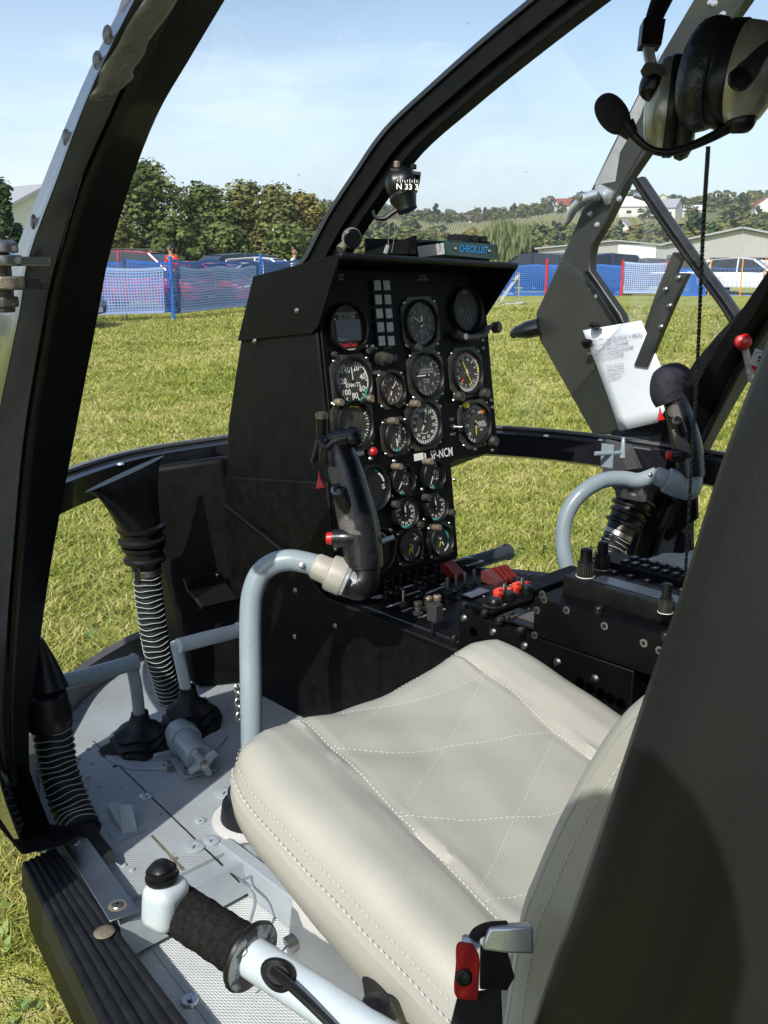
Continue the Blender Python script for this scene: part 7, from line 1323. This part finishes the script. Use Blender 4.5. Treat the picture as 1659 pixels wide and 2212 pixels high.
# ================================================================ COMPASS, BINDER, VENT KNOB, WIRES
cm = thing('magnetic_compass', A(870, 400, d=1.60), 'black magnetic compass lettered N 33 hanging from the windscreen post', 'compass'); DC = 1.60
CPp = lambda x, y, dd=0.0: A(x, y, d=DC + dd); axc = (CRv * .85 + CBv * .5).normalized()
b = MB(); b.lathe([(.0, -.026), (.019, -.022), (.026, -.012), (.0285, -.009), (.029, -.004), (.0265, 0), (.026, .010), (.0215, .020), (.012, .027), (0, .029)], PLA, CPp(868, 398), axc, 32); b.build('housing', cm)
b = MB(); b.prism([CPp(843, 362, -.02), CPp(910, 371, -.02), CPp(908, 379, -.02), CPp(843, 370, -.02)], CBv * -.045, PLA); b.lathe([(.0055, 0), (.0055, .010), (0, .011)], BRS, CPp(857, 362), (0, 0, 1), 12); b.lathe([(.0055, 0), (.0055, .008), (0, .009)], PLA, CPp(893, 366), (0, 0, 1), 12); b.cyl(CPp(868, 372), CPp(862, 340, .05), .006, PLA); b.build('top_plate', cm, bevel=.001)
b = MB(); b.lathe([(.022, 0), (.024, .006), (.017, .026), (.017, .030), (0, .030)], PLA, CPp(868, 418), (CUv * -1 + CRv * .35), 24); b.tube([CPp(888, 446), CPp(862, 452), CPp(845, 462), CPp(830, 472), CPp(812, 470), CPp(806, 455)], [.006, .004, .004, .004, .0035, .003], PLA, n=8); b.build('lamp_housing', cm)
Fc = Matrix((CRv.lerp(CBv, -.15).normalized(), CUv, (CBv + CRv * .2).normalized())).transposed(); b = MB(M4(CPp(880, 404, -.0275), Fc)); b.text('N 33 3', .0135, M4((0, 0, 0)), MRK, .02)
for k in range(9): b.box((-.016 + k * .004, .010, 0), (.0009, .007 if k % 2 else .004, .0004), MRK)
b.build('compass_card', cm)
b = MB()
for xs_ in ((843, 840, 838), (848, 853, 846)): b.tube([CPp(xs_[0], 462), CPp(xs_[1], 500), CPp(xs_[2], 545)], .0006, BRS, n=5)
b.tube([CPp(838, 530, -.2), CPp(832, 548, -.2)], .003, CHR, n=6, sm=0); tag(b.build('hanging_wire'), 'thin looped wires hanging from the compass to the glareshield', 'wire')
kn = thing('vent_knob', A(740, 540, d=1.66), 'knurled round knob on a short stalk at the base of the windscreen post', 'knob'); b = MB(); c = A(760, 514, d=1.66); n_ = (CRv * .35 + CBv * .8 + CUv * -.35).normalized(); b.lathe([(.010, -.006), (.0165, -.005), (.0165, .005), (.014, .007), (0, .007)], PLA, c, n_, 28)
for k in range(28): a = k * math.pi / 14; F = frame(n_); b.box(c + F @ Vector((math.cos(a) * .0165, math.sin(a) * .0165, 0)), (.0014, .0014, .009), MRG, F)
b.build('knob_body', kn); b = MB(); b.tube([A(735, 540, d=1.66), A(745, 528, d=1.665), A(757, 520, d=1.67)], [.009, .007, .006], BRS, n=10); b.build('stalk', kn)
b = MB(); b.tube([A(590, 497, d=2.4), A(700, 499, d=2.3), A(775, 502, d=2.2), A(860, 520, d=2.0)], .0011, PLA, n=6); b.lathe([(0, -.004), (.004, 0), (0, .004)], MRG, A(590, 497, d=2.4), (1, 0, 0), 8); tag(b.build('yaw_wire'), 'thin black wire stretched across the outside of the windscreen', 'wire')
bi = thing('checklist_binder', A(1020, 560, y=1.2), 'teal binder lettered CHECK LIST standing in the tray on the glareshield', 'binder'); q = [A(961, 519, y=1.185), A(1074, 528, y=1.185), A(1079, 562, y=1.185), A(964, 551, y=1.185)]
b = MB(); b.prism(q, (0, .004, 0), TEAL); b.prism([q[0], q[1], q[1] + Vector((-.01, .11, .001)), q[0] + Vector((-.012, .11, -.001))], (0, 0, -.002), TEAL); b.build('cover', bi, bevel=.0008)
b = MB(); sh_ = Vector((.004, .004, -.004)); b.prism([q[0] + Vector((.002, .004, -.004)), q[3] + Vector((.002, .004, .002)), q[2] + Vector((-.003, .004, .002)), q[1] + Vector((-.003, .004, -.004))], (-.006, .06, -.006), mat('binder_pages', (.45, .46, .46), .7)); b.build('pages', bi)
ux = (q[1] - q[0]).normalized(); uy = (q[0] - q[3]).normalized(); uz = ux.cross(uy); uy = uz.cross(ux); Fb = Matrix((ux, uy, uz)).transposed(); cb = (q[0] + q[1] + q[2] + q[3]) / 4; b = MB(M4(cb - Vector((0, .0012, 0)), Fb)); b.text('CHECK LIST', .0175, M4((.001, .001, 0)), mat('sky_blue_lettering', (.03, .35, .85), .5), .025, sx=.85)
for x in (-.047, .046): b.lathe([(0, .002), (.0025, .0018), (.004, 0)], STL, (x, 0, 0), (0, 0, 1), 12)
b.build('spine_lettering', bi)
# ================================================================ OPEN RIGHT DOOR AND PAPER
DP = ((2.02, 1.1, 1), (1, -.14, 0)); dp = lambda x, y: A(x, y, pl=DP); DN = Vector((1, -.14, 0)).normalized()
DOORM = mat('worn_door_paint', (0.024, 0.025, 0.022), .40, var=(7, .5, (.036, .037, .033)), spec=.4)
BARE = mat('worn_metal_sky_glint', (0.30, 0.30, 0.30), .4, .3, var=(14, .4, (.45, .45, .45)))  # worn metal, its paleness also standing in for reflected bright sky
door = thing('cabin_door', dp(1500, 950), 'open far side cabin door with silver handle, seen through the windscreen', 'door'); b = MB()
poly = [(1560, -160), (1497, 0), (1379, 200), (1318, 322), (1269, 425), (1229, 520), (1157, 677), (1160, 712), (1166, 736), (1280, 938), (1450, 940), (1400, 830), (1339, 677), (1274, 585), (1273, 560), (1279, 530), (1309, 480), (1349, 400), (1404, 320), (1500, 160), (1612, 0), (1710, -160)]
b.prism([dp(*p) for p in poly], DN * .028, DOORM); ds_ = b.build('door_shell', door, bevel=.004)
b = MB(); q = [dp(x, y) - DN * .0015 for x, y in [(1425, 115), (1382, 205), (1330, 310), (1285, 400), (1330, 392), (1340, 330), (1385, 250)]]; b.prism(q, DN * .001, BARE); b.tube([dp(1600, 20) - DN * .001, dp(1500, 175) - DN * .001, dp(1410, 290) - DN * .001, dp(1330, 420) - DN * .001], .001, STL, n=4); b.build('worn_glint_patch', ds_)
b = MB()
for x, y in [(1535, 5), (1543, 8), (1561, 32), (1275, 462), (1290, 486), (1290, 640), (1338, 430), (1495, 85)]: b.lathe([(0, .006), (.005, .005), (.008, 0)], CHR, dp(x, y), -DN, 12)
split_build(b, 'rivet', ds_)
def dbar(pts, w_, m, nm, rnd=False, dd=0.0):
    b = MB(); Q = [dp(*p) - DN * dd for p in pts]; b.tube(Q, w_, m, n=10, sm=3, flat=.6); return b.build(nm, door)
dbar([(1383, 390), (1440, 475), (1500, 560), (1560, 640), (1590, 685), (1597, 705), (1592, 730), (1560, 800), (1520, 880), (1488, 955)], .021, BARM, 'window_frame'); dbar([(1383, 390), (1440, 475), (1500, 560), (1560, 640), (1590, 685), (1597, 705), (1592, 730), (1560, 800), (1520, 880), (1488, 955)], .012, BLK, 'window_gasket', dd=.018)
dbar([(1272, 590), (1300, 630), (1345, 700)], .012, BLK, 'window_gasket', dd=.01)
b = MB(); Q = [dp(1470, 545), dp(1430, 640), (dp(1390, 760))]; b.bar(Q, (dp(1484, 545) - dp(1457, 545)), DN * .012, BARM, 3); b.build('window_bar', door, bevel=.002)
b = MB(); Q = [dp(1492, 590) - DN * .03, dp(1455, 670) - DN * .03, dp(1405, 790) - DN * .03]; b.bar(Q, (dp(1508, 590) - dp(1476, 590)), DN * .016, BARM, 3)
for x, y in [(1490, 600), (1471, 660), (1452, 705), (1462, 625)]: b.lathe([(0, .008), (.006, .006), (.009, 0)], STL, dp(x, y) - DN * .038, -DN, 12)
b.build('window_stay', door, bevel=.002)
b = MB(); b.add([dp(x, y) + DN * .012 for x, y in [(1395, 425), (1345, 720), (1400, 830), (1480, 950), (1590, 700)]], [[0, 1, 2, 3, 4]], glass_mat('door_window_plastic', (.93, .95, .95), dirt=.22, dscale=4)); b.build('window_pane', door)
b = MB(); b.tube([dp(1308, 420) - DN * .02, dp(1285, 430) - DN * .032, dp(1262, 450) - DN * .034, dp(1245, 478) - DN * .03, dp(1238, 490) - DN * .028], [.020, .019, .016, .010, .003], CHR, n=16, flat=.7, sm=6); b.lathe([(.0, .012), (.010, .010), (.011, 0)], STL, dp(1283, 426) - DN * .045, -DN, 14)
b.tube([dp(1298, 405) - DN * .004, dp(1318, 420) - DN * .008, dp(1318, 440) - DN * .004], [.016, .024, .012], CHR, n=14, flat=.5, sm=5)
b.tube([dp(1345, 420) + DN * .04, dp(1365, 432) + DN * .07, dp(1385, 460) + DN * .075, dp(1396, 485) + DN * .07], [.011, .013, .011, .006], CHR, n=12, flat=.6, sm=5); o = b.build('door_handle', door); o['label'] = 'silver curved door handle'
b = MB(); b.tube([dp(1166, 706) - DN * .0, dp(1150, 712) - DN * .02, dp(1133, 718) - DN * .035, dp(1131, 728) - DN * .035], [.045, .042, .024, .010], PLA, n=18, flat=.55, sm=5); b.build('door_stop', door)
b = MB(); b.tube([dp(1330, 948) - DN * .05, dp(1480, 950) - DN * .05], .012, PLA, n=12, sm=0); b.tube([dp(1340, 940) - DN * .02, dp(1440, 940) - DN * .02], .016, BLK, n=10, sm=0); b.build('gas_strut', door)
pq = [dp(1277, 712.5) - DN * .03, dp(1404.7, 691) - DN * .03, dp(1487, 899) - DN * .03, dp(1353.5, 929.5) - DN * .03]
pa = thing('paper_note', pq[3], 'white sheet with handwritten notes clipped to the open far side door', 'paper'); b = MB(); rws = []
for i in range(9): f = i / 8; l_, r_ = pq[0].lerp(pq[3], f), pq[1].lerp(pq[2], f); rws.append([l_.lerp(r_, k / 6) + DN * (.003 * math.sin(k * .9 + f * 3) + .004 * f) for k in range(7)])
b.rails(rws, PAP, 0); b.build('sheet', pa, solid=.0008)
ux = (pq[1] - pq[0]).normalized(); uy = (pq[0] - pq[3]).normalized(); uz = ux.cross(uy).normalized(); uy = uz.cross(ux); Fp = Matrix((ux, uy, uz)).transposed(); b = MB(); wp = (pq[1] - pq[0]).length; hp_ = (pq[3] - pq[0]).length
for i, s_ in enumerate(['• UKŁON', '• OBROTY NA MOŚCIE + PRZEJ.', '• OBROTY NA OGONIE', '• OBROTY PRZEKŁADANE', '     AKCENTOWANE', '', '                 NA DOLE', '                 ZWROTY', '                 OBROT']):
    if not s_: continue
    v, f = text_mesh(s_, 0.0); xm = min(p.x for p in v); sz = wp * .085; o_ = pq[0] + ux * wp * .09 - uy * (hp_ * (.075 + i * .047)) + uz * .006; sh_ = len(s_) - len(s_.lstrip()); o_ = o_ + ux * wp * .018 * sh_
    b.add([o_ + Fp @ Vector(((p.x - xm) * sz * .78 + p.y * sz * .18, p.y * sz * .8, 0)) for p in v], f, INK)
b.build('handwriting', pa)
b = MB()
for (xa, ya_), (xb, yb_) in (((1300, 708), (1322, 703)), ((1285, 748), (1303, 736))): b.tube([dp(xa, ya_) - DN * .03, dp((xa + xb) / 2, (ya_ + yb_) / 2 - 4) - DN * .045, dp(xb, yb_) - DN * .04], [.009, .014, .006], PLA, n=10, flat=.6)
split_build(b, 'clip', pa)
# white lever with red ball and sticker on the far post
lv = thing('jettison_lever', A(1620, 790, x=1.93), 'white tapering lever with a red knob at its top beside the far door post', 'lever'); b = MB(); b.tube([A(1606, 742, x=1.90), A(1615, 780, x=1.91), A(1622, 826, x=1.92)], [.013, .012, .007], WHT2, n=12, flat=.5); b.build('arm', lv); b = MB(); b.lathe([(.0, .012), (.010, .011), (.0165, .006), (.018, 0), (.0165, -.006), (.008, -.010)], REDP, A(1605, 738, x=1.89), CBv, 22); b.lathe([(0, .0125), (.005, .0122)], PNK, A(1605, 738, x=1.89), CBv, 14); b.build('knob', lv)
b = MB(); sp_ = [A(1632, 752, d=1.80), A(1668, 765, d=1.80), A(1650, 820, d=1.80), A(1612, 805, d=1.80)]; b.prism(sp_, CBv * -.001, WHT2); cs = (sp_[0] + sp_[1] + sp_[2] + sp_[3]) / 4; Fs = Matrix(((CRv * .93 - CUv * .3).normalized(), (CUv * .93 + CRv * .3).normalized(), CBv)).transposed(); st = b.build('sticker'); tag(st, 'white round-badge sticker with a red and black figure on the far post', 'sticker'); ORG[st.name] = Vector((0, 0, 0))
b = MB(M4(cs + CBv * .002, Fs)); b.tube([Vector((math.cos(a) * .021, math.sin(a) * .021, 0)) for a in [k * math.pi / 12 for k in range(25)]], .0005, REDP, n=4, sm=0); b.add([(math.cos(R(200 + k * 14)) * .016, math.sin(R(200 + k * 14)) * .016 - .002, .0003) for k in range(11)], [list(range(11))], REDP); b.add([(math.cos(k * .5236) * .007, math.sin(k * .5236) * .009 + .003, .0004) for k in range(12)], [list(range(12))], MRG); b.add([(math.cos(k * .314) * .0078, math.sin(k * .314) * .005 + .009, .0005) for k in range(11)], [list(range(11))], PLA); b.box((-.003, .004, .0008), (.005, .003, .0002), PLA); b.box((.003, .004, .0008), (.005, .003, .0002), PLA); b.build('badge', st)
# dry grass clippings trodden into the cabin
b = MB(); rg = random.Random(21); STW = mat('dry_grass_clipping', (.30, .26, .12), .8); DRT = mat('dried_mud', (.13, .11, .08), .9)
for i in range(150):
    x, y = rg.uniform(.56, .98), rg.uniform(.55, 1.6); z = ZF + .0012 if y > 1.03 else ZF - .0440
    if y < 1.03 and x > .64: continue
    a = rg.uniform(0, 3.14); l_ = rg.uniform(.003, .013); d = Vector((math.cos(a), math.sin(a), 0)) * l_; e = Vector((-math.sin(a), math.cos(a), 0)) * rg.uniform(.0004, .0014); o_ = Vector((x, y, z))
    if rg.random() < .55: b.add([o_ - d - e, o_ + d * .8 - e * .3, o_ + d + e * .3, o_ - d * .7 + e], [[0, 1, 2, 3]], STW)
    else: b.add([o_ + Vector((math.cos(k * 1.05) * l_ * .35 * rg.uniform(.5, 1), math.sin(k * 1.05) * l_ * .3, .0004)) for k in range(6)], [list(range(6))], DRT)
tag(b.build('floor_debris'), 'bits of dry grass and dried mud trodden onto the cabin floor', 'debris', kind='stuff')
# ================================================================ THE PHOTOGRAPHER (behind the camera; throws the shadow on the seat back)
ph = person(Vector((-.165, .03, 0)), -YAW, mat('dark_jacket', (.05, .06, .08), .8), HAIRD, 'person in a dark jacket standing at the open door holding a small camera', larm=[(-.22, .02, 1.18), (-.0, .03, 1.43)], rarm=[(.30, -.02, 1.20), (.25, .02, 1.43)], h=1.70)
b = MB(); fw = Vector((math.sin(YAW), math.cos(YAW), 0)); b.box(-fw * .05 + Vector((0, 0, CH)), (.10, .022, .06), PLA, Euler((0, 0, -YAW)).to_matrix()); b.cyl(-fw * .045 + Vector((0, 0, CH)), -fw * .022 + Vector((0, 0, CH)), .022, STL); tag(b.build('compact_camera', bevel=.003), 'small black compact camera held up by the person at the door', 'camera')
